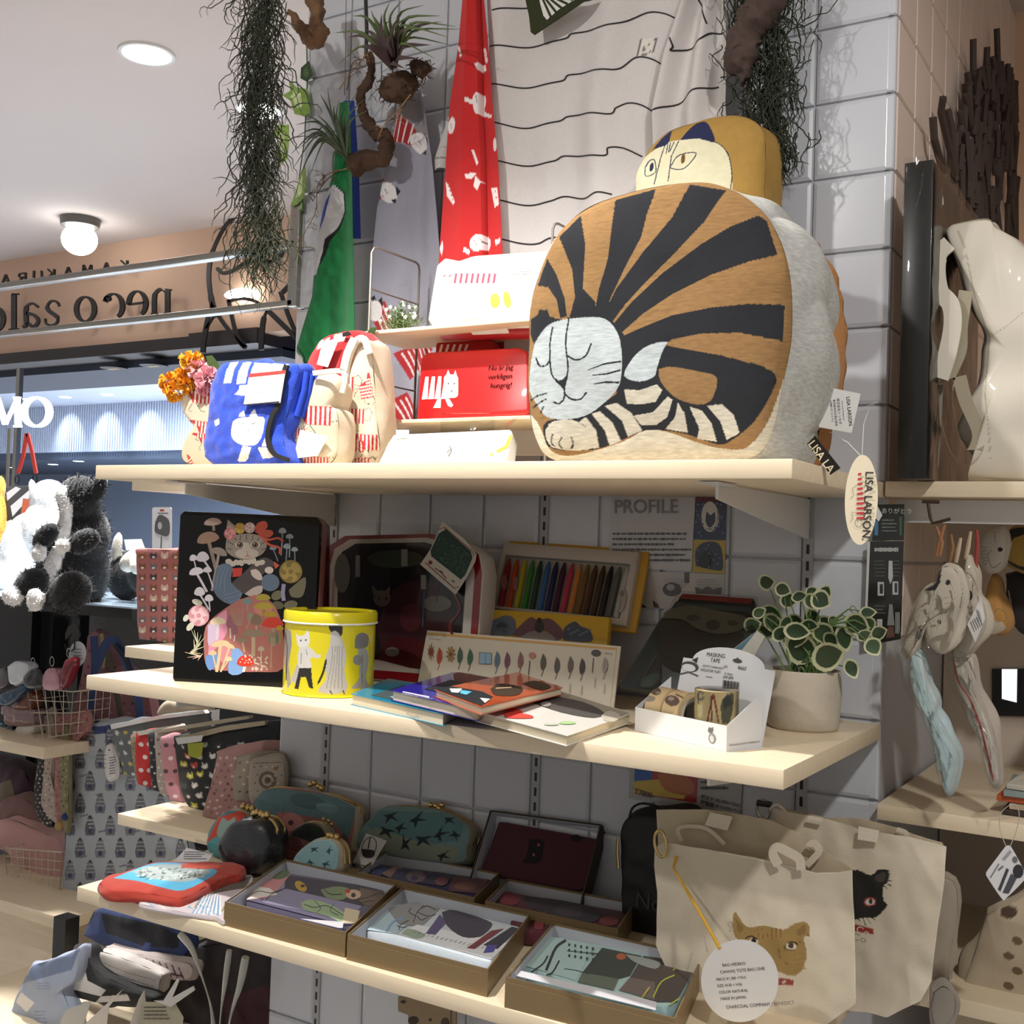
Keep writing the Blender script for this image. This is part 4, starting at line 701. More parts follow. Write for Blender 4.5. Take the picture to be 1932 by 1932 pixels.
def moss(name,label,spine,width,y,n,seed,loc,ma,dep=.03,rad=.00115):
    r=random.Random(seed); m=MB(); H=spine[-1][1]-spine[0][1]
    for k in range(n):
        y0=spine[0][1]+r.uniform(-.06,.86)*H; L=r.uniform(.08,.2)*H; off=r.gauss(0,.34); pts=[];yy=y-dep*r.random(); an=r.gauss(1.57,.35); nn=12; px=None; py=y0
        px=np.interp(py,[s[1] for s in spine],[s[0] for s in spine])+off*np.interp(py,[s[0] for s in width],[s[1] for s in width]); dy=0
        for i in range(nn+1):
            pts.append(U(px,py,'Y',yy+dy)); an+=r.gauss(0,.42)+(1.57-an)*.22; st=L/nn*1.15; px+=math.cos(an)*st; py+=math.sin(an)*st; dy+=r.gauss(0,.0012)
            wx=np.interp(py,[s[1] for s in spine],[s[0] for s in spine]); px+=(wx-px)*.02
        R0=rad*r.uniform(.7,1.2); m.tube(pts,[R0]*8+[R0*.75]*3+[R0*.4]*2,3,caps=False)
    o=thing(name,label,'plant',loc); part('strand',m,ma,o,smooth=60,stuff=True); return o
MO=mat('moss','3D4233',.9,var=.2,vs=60)
moss('hanging_moss','long grey green moss curtain hanging in front of the ceiling at left',[(492,-20),(492,150),(490,300),(492,450),(500,565)],[(-20,62),(150,60),(300,50),(450,66),(565,50)],1.45,760,1,U(492,0,'Y',1.45),MO)
moss('hanging_moss','dark moss clump hanging on the tiles right of the shirt',[(1440,-60),(1445,60),(1450,180),(1455,300),(1475,350)],[(-60,130),(60,110),(180,80),(300,70),(350,70)],1.62,820,2,U(1440,0,'Y',1.6),mat('moss_dark','2F3427',.9,var=.2,vs=60),.05)
PO=mat('pothos_leaf',None,.5,var=.25,vs=90)
o=thing('pothos_vine','pale green and white vine with pointed leaves along the column left edge','plant',U(570,200,'Y',1.66)); m=MB(); m.tube([U(*p,'Y',1.66) for p in [(578,60),(580,150),(575,260),(565,330),(568,420),(563,500)]],.0012,5); part('stem',m,mat('green_stem'),o)
for P,c in (([(583,115),(568,128),(567,148),(580,155),(590,140)],'2E4A28'),([(580,168),(560,165),(545,152),(548,172),(532,180),(548,190),(556,215),(575,220),(586,210)],'7FA04A'),([(545,235),(520,238),(515,258),(528,265),(520,285),(530,310),(542,300),(545,270)],'8FB050'),([(575,310),(568,330),(558,360),(548,390),(562,385),(574,372),(578,340)],'7F9A50'),([(572,372),(565,388),(560,400),(572,398)],'4A6A34')):
    m=MB(); pl=YP(1.655+.01*random.random()); H=pl.hits(P); m.slab(pl,H,-.0004,.0004,c); c0=np.mean(H,0); m.flat(pl,[(c0[0]+(a-c0[0])*.45,c0[1]+(b-c0[1])*.55) for a,b in H],.0008,'C6D6A0' if c!='2E4A28' else '4A6A3A'); part('leaf',m,PO,o,smooth=0)
# ================= MIDDLE SHELF =================
def flower(x,y,r,c1,c2,n=7):
    S=[(c1,el(x,y,r,r))]
    for k in range(n): a=6.283*k/n; S.append((c1 if k%2 else c2,el(x+.55*r*math.cos(a),y+.55*r*math.sin(a),.5*r,.34*r,math.degrees(a)+90,10)))
    return S+[(c2,el(x,y,r*.42,r*.42)),(c1,el(x,y,r*.22,r*.22))]
def mush(x,y,w,h,sx,sy,c,sc,rot=0,gill=None):
    S=[(sc,ln(spl([(x,y),((x+sx)/2+2,(y+sy)/2),(sx,sy)],4),max(w*.16,1.2)))]; P=[(math.cos(math.radians(a))*w/2,-math.sin(math.radians(a))*h) for a in range(0,181,15)]+[(-w*.3,h*.22),(0,h*.3),(w*.3,h*.22)]
    S+=xf([(c,P)],1,1,x,y,rot); 
    if gill: S+=xf([(gill,el(0,h*.1,w*.42,h*.2))],1,1,x,y,rot)
    return S
CT=crop(320,940,5.37)
pt=lean((324,1285),(530,1297),ZM,7); o=thing('black_tin','tall black tin printed with a flower-crowned cat and mushrooms','tin',pt.pt(.1,.02,0))
q=pt.hits([(325,1280),(328,1285),(580,1301),(587,1296),(605,986),(596,975),(347,964),(339,971)]); LACQ=mat('black_lacquer','070606',.12,spec=.35)
mb=MB(); mb.slab(pt,q,-.012,0); part('lid',mb,LACQ,o,bevel=.004,seg=3); mb=MB(); mb.slab(pt,[(a*.985+.002,b*.985+.002) for a,b in q],-.04,-.0125); part('tin_base',mb,mat('pinkish_enamel','8E5F62',.4),o,bevel=.003)
S=[]
for x,y,w,h,sx,sy,c,sc,rot in ((440,260,180,60,450,330,'B39A90','8A766E',-5),(395,430,230,90,480,760,'9A7A66','8A786E',-12),(500,560,170,60,430,940,'8F8278','9A8C84',18),(245,620,80,50,270,720,'DDD6DC','CFC6CF',-15),(340,620,130,80,410,720,'CFC8CE','C9C0C8',-8),(275,760,150,60,380,950,'E4DCE4','D9CFD9',-12),(385,740,90,45,440,900,'D6CFD6','D0C6D0',0),(305,970,110,70,400,1130,'E6DFE6','D9CFD9',0),(400,1030,90,55,410,1150,'E6DFE6','D9CFD9',0),
 (1145,345,80,45,1130,580,'8F9AA0','7F8A90',0),(1218,400,80,38,1215,600,'8F9AA0','7F8A90',0),(1190,500,76,42,1180,640,'8A959C','7A858C',0),(1268,530,70,36,1270,640,'8A959C','7A858C',0),(1050,515,70,36,1100,640,'7F8A94','727D86',0)): S+=mush(x,y,w,h,sx,sy,c,sc,rot)
S+=[('9C9890',spl([(470,700),(560,660),(640,690),(620,860),(740,900),(720,1010),(640,1075),(520,1030),(450,920),(470,700)],4))]+[('5D6D82',spl([(475,705),(560,660),(642,690),(625,850),(735,905),(720,1000),(640,1072),(520,1030),(448,920),(475,705)],4)),('5D6D82',el(1020,855,95,88)),('C0392F',[(640,710),(740,705),(730,790),(640,800)]),
 ('4A4140',spl([(630,860),(780,730),(860,650),(960,600),(1050,640),(1060,690),(940,780),(930,880),(850,960),(740,960),(630,860)],4)),('B9ABA4',spl([(760,970),(860,900),(940,890),(930,960),(830,995),(760,970)],3)),('C8553F',[(1055,640),(1115,680),(1070,720)]),('C9BDB4',el(1010,730,45,35)),('C6B8B0',spl([(820,730),(880,720),(930,770),(940,820),(900,830),(840,790),(820,730)],3))]
S+=[('8A9AAE',ln(spl(P,3),3)) for P in ([(540,680),(490,800),(470,920)],[(570,680),(530,800),(500,930)],[(600,690),(560,820),(560,960)],[(560,980),(640,960),(720,930)],[(560,1020),(650,1000),(730,970)],[(600,1050),(660,1040),(700,1020)])]
S+=[('BDB2A6',[(590+k*38+(12*(j%2)),600+60*j) for k,j in ()] or el(600+k*42,640+ (k%2)*14+12*math.sin(k),34,26,k*20)) for k in range(9)]
S+=[('8F8378',spl([(570,470),(590,400),(680,370),(800,360),(920,380),(980,430),(980,510),(920,580),(780,625),(640,590),(575,530),(570,470)],4)),('B7ABA0',el(785,560,120,52)),('B7ABA0',[(755,450),(800,450),(850,560),(720,560)]),('9C8E84',[(575,330),(590,215),(665,280),(660,340)]),('B89A94',[(595,320),(600,240),(645,285),(640,330)])]
S+=[('54493F',ln(spl(P,3),9)) for P in ([(720,375),(715,430)],[(780,370),(782,425)],[(845,380),(840,430)],[(590,440),(650,470)],[(585,510),(640,520)],[(975,440),(920,470)],[(985,510),(930,520)],[(660,400),(680,430)],[(910,400),(890,430)])]
for x in (715,868): S+=[('E3D9CC',el(x,472,46,34)),('2B211B',el(x,472,36,32)),('7A5B3A',el(x,472,28,28)),('120D0A',el(x,472,15,20)),('FFFFFF',el(x-8,462,5))]
S+=[('C58F84',[(772,540),(812,540),(792,560)]),('4A3A34',ln(spl([(792,560),(790,580),(760,592)]),4)),('4A3A34',ln(spl([(792,560),(795,580),(828,592)]),4)),('C9736E',el(800,590,22,8))]
S+=flower(615,360,62,'B4686A','C98E8C')+flower(715,305,56,'B08A2E','C9A84A',11)+flower(815,300,56,'C79FA0','E3CFCB',11)
S+=[('D2563C',spl(P,4)) for P in ([(865,300),(900,250),(960,232),(995,260),(985,310),(920,330),(865,320)],[(870,330),(960,320),(1040,330),(1050,370),(1000,400),(920,370),(865,340)])]+[('C14C35',ln(spl(P,5),W)) for P,W in (([(900,370),(1000,420),(1100,405),(1155,440)],22),([(930,380),(1010,470),(1110,500),(1120,565)],22))]
S+=flower(1230,745,118,'7F6B33','A38B4A',9)+[('6B6650',spl([(1210,930),(1290,860),(1375,800),(1380,900),(1340,1000),(1240,1000),(1210,930)],3)),('6B6650',el(1090,985,60,45,-30)),('5E5946',el(1100,1085,60,40,10)),('6B6650',el(1230,1080,70,42,-10)),('8F88A8',ln([(1160,870),(1150,960),(1160,1040)],40))]
# skirt of mushrooms
S+=[('A86A62',spl([(700,1030),(900,980),(1040,1060),(1110,1180),(1150,1350),(1160,1720),(900,1760),(620,1750),(400,1720),(350,1550),(370,1300),(520,1150),(700,1030)],3)),('C7B2C9',spl([(390,1290),(520,1180),(560,1300),(520,1430),(400,1500),(390,1290)],3)),('D98FA8',[(500,1180),(580,1130),(590,1350),(520,1480),(430,1560),(390,1600),(400,1500),(500,1420)]),('6E93CC',spl([(370,1600),(480,1560),(470,1690),(410,1745),(370,1680),(370,1600)],3)),('7FA3D6',spl([(620,1540),(700,1520),(760,1620),(740,1770),(600,1770),(620,1540)],3)),('C07A70',el(950,1130,90,60)),('5E7A6A',el(1060,1420,50,70)),('D08A90',el(560,1560,70,110))]
for x,y,w,h,sx,sy,c,sc,rot in ((790,1060,100,45,790,1150,'6F8A88','8A8A80',0),(950,1020,150,50,960,1080,'A3923A','8A7A34',0),(955,1110,200,55,960,1200,'A89436','8A7A34',0),(1020,1190,150,45,1010,1280,'A88A2C','7A6A2C',0),(495,1265,160,60,480,1440,'D9C9A8','CFC3C9',-4),(610,1290,66,100,620,1420,'8E5F6B','D9CFD0',0),(665,1360,62,90,655,1450,'8E5F6B','D9CFD0',0),(820,1220,70,60,780,1330,'8A8A78','A0907C',0),(880,1260,110,90,880,1370,'7D6A55','B09C84',0),(1050,1290,220,85,1060,1500,'C23A24','A08A74',0),(850,1390,240,60,850,1600,'8C7A68','B8A48A',0),(740,1450,130,40,760,1560,'8C7A68','B8A48A',0),(1035,1400,90,50,1030,1720,'8C7A68','A8957A',0),(520,1490,190,50,480,1760,'D8BE96','D8BE96',-8),(610,1510,110,36,520,1760,'D8BE96','D8BE96',18),(440,1580,80,40,480,1760,'D8BE96','D8BE96',0),(600,1640,80,36,520,1760,'D8C8A0','D8BE96',0),(1120,1330,80,40,1120,1480,'B0942C','A8922C',0),(930,1540,70,40,930,1700,'B0A494','B8AC9C',0)): S+=mush(x,y,w,h,sx,sy,c,sc,rot)
S+=[('A08A78',ln(spl([(620+k*22,1110+6*(k%3)),(640+k*18,1180),(680+k*8,1290)],3),7)) for k in range(7)]
S+=mush(770,1680,170,90,750,1760,'CF3A22','E6DCCC')+[('EFE2D6',el(770+dx,1640+dy,7,6)) for dx,dy in ((-50,20),(-30,-10),(0,-30),(10,5),(40,-10),(60,20),(-5,28),(30,28))]
r=random.Random(2); S+=[('CFC3B2',el(r.uniform(760,1000),r.uniform(1590,1740),11,9)) for k in range(34)]
S+=flower(300,1190,108,'C98A92','E3B9BC',9)+[('C9C6B4',el(170,1215,38,26,-60)),('C9C6B4',el(215,1300,52,30,-50)),('BDBAA8',el(285,1055,55,30,20))]
S+=[(('9FA68A','C9C3A0','D8CCA6')[k%3],ln([(300-8*k,1500+6*k),(215+ (k*37)%150,1310+k*24)],[16,3])) for k in range(12)]+[(('D8CCA6','D9B9A8')[k%2],ln([(320,1600),(160+k*26,1560+((k*53)%90))],[14,3])) for k in range(8)]
draw(pt,[(c,pt.hits(CT(P))) for c,P in S],.0006,name='lid_print',parent=o,ma=INKG,step=.0001)
# second tin behind
pt2=Pl(pt.o-pt.n*.05+pt.ex*.02,pt.ex,pt.ey); o=thing('dark_red_tin','dark red tin standing directly behind the black tin','tin',pt2.pt(.1,.02,0)); mb=MB(); mb.slab(pt2,pt2.hits([(350,1270),(356,985),(420,968),(600,976),(612,988),(606,1290),(600,1290)]),-.03,0); part('tin_body',mb,mat('dark_red_enamel','4A1218',.3,coat=.3),o,bevel=.004)
# ---- yellow can ----
YE='D9CC1E'; a=U(530,1306,'Z',ZM); b=U(706,1306,'Z',ZM); cc=(a+b)/2; R_=(a-b).length/2*.97; zt=U(622,1150,'Y',cc.y).z; zs=U(622,1170,'Y',cc.y).z; H=zt-ZM
o=thing('yellow_can','round yellow tin can with grey animal figures beside the black tin','can',(cc.x,cc.y,ZM)); CN=crop(150,880,3.22); GY='A9A6A2';DK='2A2826'
th=np.linspace(0,2*np.pi,420,endpoint=False); zz=np.linspace(ZM+.003,zs-.003,150); T_,Z_=np.meshgrid(th,zz); P=np.stack([cc.x+R_*np.cos(T_),cc.y+R_*np.sin(T_),Z_],-1); X,Y=projV(P); front=(np.cos(T_)*(-cc.x)+np.sin(T_)*(-cc.y))>0
sh=[(c,CN(Q)) for c,Q in [('8F8C88',[(1240,1010),(1255,985),(1285,1000),(1290,1080),(1270,1200),(1285,1320),(1265,1350),(1245,1200)]),(DK,ln([(1250,1010),(1262,1100),(1255,1300)],6)),
 ('D8D6D4',spl([(1315,1010),(1335,1030),(1370,1020),(1385,990),(1397,1030),(1395,1080),(1360,1105),(1325,1085),(1315,1010)],3)),('CFCDCA',spl([(1335,1100),(1395,1095),(1440,1140),(1465,1145),(1455,1165),(1400,1165),(1410,1220),(1340,1230),(1325,1170),(1335,1100)],3)),('B5B3B0',[(1320,1200),(1285,1300),(1310,1320),(1345,1230)]),(DK,[(1335,1225),(1408,1225),(1412,1290),(1420,1350),(1395,1345),(1375,1280),(1345,1280),(1330,1355),(1305,1350),(1320,1290)]),('4A4846',el(1345,1058,5,6)),('4A4846',el(1375,1055,5,6)),('5A5856',ln([(1350,1120),(1345,1200)],3)),('5A5856',ln([(1375,1110),(1385,1150)],3)),
 (DK,spl([(1515,985),(1512,950),(1530,970),(1550,950),(1570,965),(1590,955),(1600,1000),(1580,1040),(1540,1020),(1515,985)],3)),('B9B6B2',spl([(1525,1010),(1560,1000),(1600,1060),(1620,1150),(1610,1250),(1620,1370),(1450,1370),(1500,1290),(1490,1180),(1520,1090),(1525,1010)],3)),(DK,ln(spl([(1500,1170),(1480,1250),(1445,1330)]),[4]+[14]*14+[3]*2)),(DK,ln([(1520,1360),(1535,1385)],7)),(DK,ln([(1600,1360),(1610,1385)],7))]+[('8A8784',ln(spl([(1540+k*14,1090),(1530+k*16,1200),(1500+k*24,1350)],3),4)) for k in range(5)]
 +[('7C7A77',spl([(1670,1100),(1680,1030),(1720,1010),(1755,1030),(1755,1080),(1740,1100),(1700,1110),(1670,1100)],3)),('A5A29F',spl([(1690,1110),(1745,1110),(1755,1200),(1740,1280),(1760,1350),(1700,1350),(1650,1345),(1700,1280),(1690,1110)],3)),('8F8C89',el(1690,1175,30,32)),(DK,ln([(1762,1060),(1765,1240)],2)),('5A5856',ln([(1720,1140),(1715,1330)],3))]]
C=paint(sh,X,Y,YE); C[~front]=hx(YE); mb=MB(); gmesh(mb,P,C,True); mb.add([(cc.x+R_*math.cos(t),cc.y+R_*math.sin(t),ZM+.0005) for t in th],[tuple(range(420))[::-1]],YE); part('can_body',mb,INKG,o)
mb=MB(); R2=R_+.0025; mb.lathe([(R2,zs),(R2,zt-.003),(R2-.002,zt),(R2-.006,zt-.0005),(R2-.008,zt-.003),(0,zt-.003)],(cc.x,cc.y,0),64); part('lid',mb,mat('yellow_enamel',YE,.25,coat=.3),o)
mb=MB(); mb.lathe([(R2,zs-.003),(R2+.0012,zs-.0015),(R2,zs)],(cc.x,cc.y,0),64); part('lid_rim',mb,WHITE,o); mb=MB(); mb.lathe([(R_,ZM),(R_+.0018,ZM+.001),(R_,ZM+.004)],(cc.x,cc.y,0),64); part('base_rim',mb,mat('yellow_enamel'),o)
# ---- red bordered lunch tin ----
CB=crop(600,880,2.972); pt=leanY(1.52,ZM,8); o=thing('picture_lunch_tin','white lunch tin with red border and dark picture, in film behind the yellow can','tin',(U(740,1270,'Y',1.52).x,1.53,ZM))
def rr(l,t,r_,b_,k,d=0): return pt.hits([(l+k+d,t+d),(r_-k-6-d,t+2+d),(r_-d,t+k+8+d),(r_-12-d,b_-d),(l-2+d,b_-4-d),(l+d,t+k+d)])
q=pt.hits([(606,1275),(609,1065),(618,1030),(650,1010),(812,1006),(880,1024),(906,1046),(912,1080),(897,1300)]); mb=MB(); mb.slab(pt,q,-.045,0); part('tin_body',mb,mat('white_enamel','C9C4BE',.3,coat=.2),o,bevel=.004)
qc=np.mean(q,0); sc_=lambda k:[(qc[0]+(a-qc[0])*k,qc[1]+(b-qc[1])*k) for a,b in q]
S=[('7E1820',sc_(.985)),('B9B3AD',sc_(.90)),('1D1A1B',sc_(.80))]+[(c,pt.hits(CB(P))) for c,P in [('3F2228',spl([(330,900),(420,700),(560,640),(700,700),(760,900),(700,1050),(400,1080),(330,900)],3)),('5A2A2E',el(520,850,60,80)),('6A5A50',el(360,740,48,46)),('6A5A50',[(310,720),(305,665),(345,705)]),('6A5A50',[(378,700),(405,668),(405,730)]),('2A2422',el(345,740,7,9)),('2A2422',el(385,740,7,9)),('7A7468',el(670,770,80,45)),('5E3436',ln([(670,650),(668,760)],9)),('3D4238',el(440,520,160,50)),('8A8680',rc(470,465,505,560)),('8A8680',rc(150,560,180,650)),('8A8680',rc(215,500,240,620)),('8A8680',rc(580,610,610,690)),('4A1C1F',spl([(330,1080),(420,960),(640,1000),(760,1080),(600,1140),(330,1080)],3)),('6E6A64',el(420,1040,40,26)),('4A5A6A',ln([(600,700),(590,900)],10)),('6A2A30',ln(spl([(760,700),(800,800),(740,900),(800,1000)],4),14)),('5B5B50',el(140,600,45,110))]+[('7A3034',ln(spl([(90+k*8,620),(80+k*8,800)],2),3)) for k in range(2)]]
draw(pt,S,.0008,name='lid_print',parent=o,ma=INKG); mb=MB(); ga=qc
mb.grid(lambda u,v:pt.pt(qc[0]+(u-.5)*.205,qc[1]+(v-.5)*.185,.004+.003*mno.noise(Vector((u*8,v*8,4)))),20,16); part('film_wrap',mb,FILM,o)
mb=MB(); P=pt.hits(CB([(722,315),(850,420),(912,500),(905,540),(860,625),(795,725),(597,555),(655,470)])); mb.slab(pt,P,.012,.0126,'B8B2A8'); part('paper_tag',mb,INK,o,smooth=0)
r=random.Random(4); S=[('14332C',CB([(700,385),(740,360),(880,480),(890,520),(850,615),(825,640),(660,510),(656,480)])),('6A2228',ln(CB([(700,362),(730,350),(885,475),(900,510)]),1.4)),('6A2228',ln(CB([(625,545),(790,690),(812,680)]),1.6)),('6A2228',el(*CB([(655,545)])[0],4)),('6A2228',ln(CB([(680,575),(715,600),(745,635)]),2)),('33302C',ln(CB([(708,590),(725,605)]),2.5)),('33302C',ln(CB([(775,645),(790,655)]),2.5))]
for k in range(170):
    u,v=r.random(),r.random(); S.append(('4F7A66',el(*CB([(700+180*u-30*v,385+ 110*u+125*v)])[0],.8,.8,0,5)))
mb=draw(pt,pxs(pt,S),.0129,MB()); a,b_=pt.hit(*CB([(735,352)])[0]); put(mb,pt,'A PIMES & CO',a,b_,.0042,.0143,'44403C',rot=-42); part('tag_print',mb,INK,o,smooth=0)
# ---- crayon box ----
C7=crop(780,980,4.2); pt=leanY(1.565,ZM+.0,22); o=thing('crayon_box','white tray of sixteen crayons with yellow lid leaning against the tiles','box',(U(1060,1180,'Y',1.57).x,1.57,ZM))
mb=MB(); mb.slab(pt,pt.hits(C7([(745,150),(1858,228),(1742,885),(600,760)])),-.016,-.008); part('lid',mb,mat('yellow_card','C79A3C',.6),o,bevel=.001)
tray=C7([(728,190),(1792,266),(1692,850),(605,705)]); mb=MB(); mb.slab(pt,pt.hits(tray),-.008,-.004); 
def edge(P,Q_,w): return [P,Q_,(Q_[0]+w[0],Q_[1]+w[1]),(P[0]+w[0],P[1]+w[1])]
win=C7([(740,290),(1725,362),(1640,790),(660,690)])
for i in range(4): j=(i+1)%4; mb.slab(pt,pt.hits([tray[i],tray[j],win[j],win[i]]),-.004,.004)
part('tray',mb,mat('tray_white','B9B2A8',.5),o,bevel=.0006)
cols=['A8201C','D8501A','C9B82A','3F8A2E','1F4A34','3F6FA8','20245A','4A1A3A','D0405A','DE8A3C','8A5A1E','5A3216','4A2E1C','2A241E','6E6A62','C9C4BC']
for i,c in enumerate(cols):
    t=(i+.5)/16; x0,y0=764+ (1700-764)*i/15,310+70*i/15; x1,y1=695+(1605-695)*i/15,695+88*i/15; A=pt.pt(*pt.hit(*C7([(x0,y0)])[0]),.0005); B=pt.pt(*pt.hit(*C7([(x1,y1)])[0]),.0005); m=MB(); m.tube([A,A.lerp(B,.03),A.lerp(B,.16),A.lerp(B,.18),B],[.0012,.0024,.0046,.005,.005],10); part('crayon',m,mat('crayon_'+c,c,.5),o,label=None)
mb=MB(); mb.slab(pt,pt.hits(win),.0062,.0066); part('window_film',mb,CLEAR,o)
draw(pt,[(c,pt.hits(C7(P))) for c,P in [('A59C8E',spl([(1685,560),(1700,640),(1670,740),(1640,735),(1655,640),(1685,560)],3)),('7A7268',el(1668,600,18,26)),('7A7268',ln([(1665,640),(1645,730)],8)),('8A5A54',el(735,510,26,60)),('8A5A54',el(825,520,20,60))]],.0075,name='window_print',parent=o)
# yellow box
pt=leanY(1.535,ZM,20); o=thing('yellow_picture_box','yellow box with grey shells and mauve ribbons before the crayon tray','box',(U(1020,1230,'Y',1.53).x,1.535,ZM)); bx_=C7([(518,705),(1552,775),(1535,1000),(1500,1260),(440,1120)]); mb=MB(); mb.slab(pt,pt.hits(bx_),-.012,0); part('box_body',mb,mat('yellow_box','C9A22E',.5),o,bevel=.0008)
S=[('5E6670',spl([(555,900),(590,830),(650,790),(740,760),(800,790),(815,860),(800,920),(560,915)],3))]+[('3D444E',ln(ring(700,860,r_,r_*.9,5,0,330,1),5)) for r_ in (18,34,52)]+[('6A4A52',spl([(780,920),(840,850),(930,775),(990,800),(1080,785),(1170,860),(1190,940),(1100,960),(1060,890),(930,890),(850,930),(780,920)],3)),('8A8280',spl([(850,935),(930,890),(1060,895),(1130,960),(1000,975),(850,935)],3)),('33302E',el(1000,850,38,50)),('1E1C1C',el(1000,800,20,20)),('454C5C',spl([(1190,940),(1200,860),(1280,810),(1330,850),(1400,880),(1410,970),(1190,960)],3))]+[('6E7888',el(1230+k*24,870+(k*37)%50,12,9)) for k in range(8)]+[('8A6A22',ln(spl([(540,745),(560,770),(600,768),(615,745)],3),3))]
draw(pt,[(c,pt.hits(C7(P))) for c,P in S],.0005,name='box_print',parent=o)
# colour name card
pt=leanY(1.50,ZM,19); o=thing('colour_chart_card','long cream card with a row of small pictures and orange line, behind the books','card',(U(970,1290,'Y',1.5).x,1.505,ZM)); q=C7([(108,878),(1645,1005),(1585,1500),(1560,1700),(-20,1560),(35,1280)]); mb=MB(); mb.slab(pt,pt.hits(q),-.003,0); part('card',mb,mat('cream_card','BDB4A2',.6),o,bevel=.0004)
S=[('B98A3A',[(110,896),(1612,1018),(1610,1034),(107,912)]),('B9A468',ln([(1610,1030),(1560,1480)],4))]
ic=[(140,1050,'7A3A20'),(212,1075,'A33A22'),(298,1070,'8E6A38'),(375,1070,'3C5240'),(455,1085,'2E5A3C'),(572,1100,'7FA0B0'),(670,1105,'52677A'),(750,1110,'6B3A4A'),(855,1110,'7A5248'),(945,1120,'A5705A'),(1035,1125,'4F4634'),(1145,1150,'4E443C'),(1252,1145,'5A5046'),(1345,1160,'2E2822'),(1450,1100,'3A3430'),(1525,1150,'8E867C')]
for i,(x,y,c) in enumerate(ic):
    if i==5: S+=[(c,rc(525,1055,622,1145)),('6A4A34',ln([(525,1055),(622,1062),(620,1148),(522,1145),(525,1055)],5)),('6A4A34',ln([(574,1058),(572,1146)],4))]
    elif i in (0,2): S+=[(c,ln([(x,y),(x+ (38 if i==2 else 30)*math.cos(k*.7)*1.0,y+(55 if i==0 else 48)*math.sin(k*.7)*1.3)],[12,3 if i==0 else 16])) for k in range(9)]+[(c,el(x,y,22,34)),('5A3018',el(x,y,11,15))]
    elif i in (9,14): S+=[(c,el(x,y-40,38 if i==14 else 28,26)),('4A4036',ln([(x-20,y),(x-30,y+115)],6))]
    else: S+=[(c,spl([(x-6,y-62),(x+16,y-20),(x+14,y+40),(x-16,y+70),(x-26,y+10),(x-6,y-62)],3)),(c,ln(spl([(x,y+50),(x-8,y+90),(x-20,y+120)],3),5)),('2E2822',ln([(x,y-40),(x-6,y+40)],2))]
    S+=[('5A544A',ln([(x-6+8*j,y+155+j*6),(x-12+8*j,y+235)],2)) for j in (0,1)]
mb=draw(pt,[(c,pt.hits(C7(P))) for c,P in S],.0005,MB())
for t_,x,y in (('Color names',125,950),('Baumy',1520,1068)): a,b_=pt.hit(*C7([(x,y)])[0]); put(mb,pt,t_,a,b_,.0045,.0012,'7A746A',rot=-1)
part('card_print',mb,INK,o,smooth=0)
# ---- books lying in a fan ----
def book(name,label,P,z0,th,cover,shapes,tilt=None,pages='D8CBB0',txt=None):
    pl=tilt or ZP(z0+th); q=pl.hits(P); o=thing(name,label,'book',(pl.pt(*np.mean(q,0))-Vector((0,0,th))),'picture books fanned out on the middle shelf'); c0=np.mean(q,0)
    mb=MB(); mb.slab(pl,[(c0[0]+(a-c0[0])*.97,c0[1]+(b-c0[1])*.97) for a,b in q],-th+.0009,-.0009); part('page_block',mb,mat('book_pages',pages,.8,var=.05,vs=10,stretch=(1,1,200)),o,smooth=0)
    for z_ in (-.0009,-th): mb=MB(); mb.slab(pl,q,z_,z_+.0009,cover); part('cover',mb,INKG,o,smooth=0)
    if shapes: draw(pl,pxs(pl,shapes),.0004,name='cover_print',parent=o)
    return o,pl
PK='picture_book'
book(PK,'teal picture book, lowest and leftmost of the fanned books',[(662,1309),(733,1280),(905,1310),(838,1347)],ZM,.016,'2A8FB0',[('3A4A4C',[(700,1312),(760,1293),(870,1313),(832,1340)]),('8ABFD0',[(735,1315),(760,1312),(800,1322),(770,1326)])])
_,pl=book(PK,'cobalt blue picture book overlapping the teal one',[(738,1302),(862,1266),(992,1291),(902,1340)],ZM+.017,.014,'2A2A9A',[('5A2A28',[(855,1272),(865,1268),(985,1291),(930,1308),(860,1296)]),('1E2030',[(800,1300),(850,1283),(905,1296),(850,1312)]),('E8E6F0',ln([(760,1306),(810,1316)],2)),('C9CBD8',[(826,1318),(845,1312),(890,1326),(878,1334)])])
mb=MB(); a,b_=pl.hit(757,1310); put(mb,pl,'HIGUCHI YUKO',a,b_-.004,.0085,.0016,'E4E4F4',rot=-12); part('title',mb,INK,_,smooth=0)
book(PK,'orange and black picture book on top of the blue one',[(820,1301),(976,1268),(1062,1297),(908,1334)],ZM+.0315,.010,'B5481E',[('1C2026',[(822,1301),(850,1295),(910,1305),(930,1315),(908,1332)]),('3A2C20',spl([(925,1300),(945,1290),(985,1298),(975,1312),(935,1312),(925,1300)],3)),('3A2C20',spl([(985,1290),(1010,1285),(1040,1295),(1020,1302),(985,1290)],3)),('E6E2D8',[(848,1300),(872,1300),(865,1308),(852,1307)]),('5AB0E0',[(870,1303),(890,1306),(880,1312),(868,1309)]),('C9A884',ln([(935,1300),(965,1298)],1.5)),('D8D6D0',[(905,1318),(925,1320),(915,1328)])])
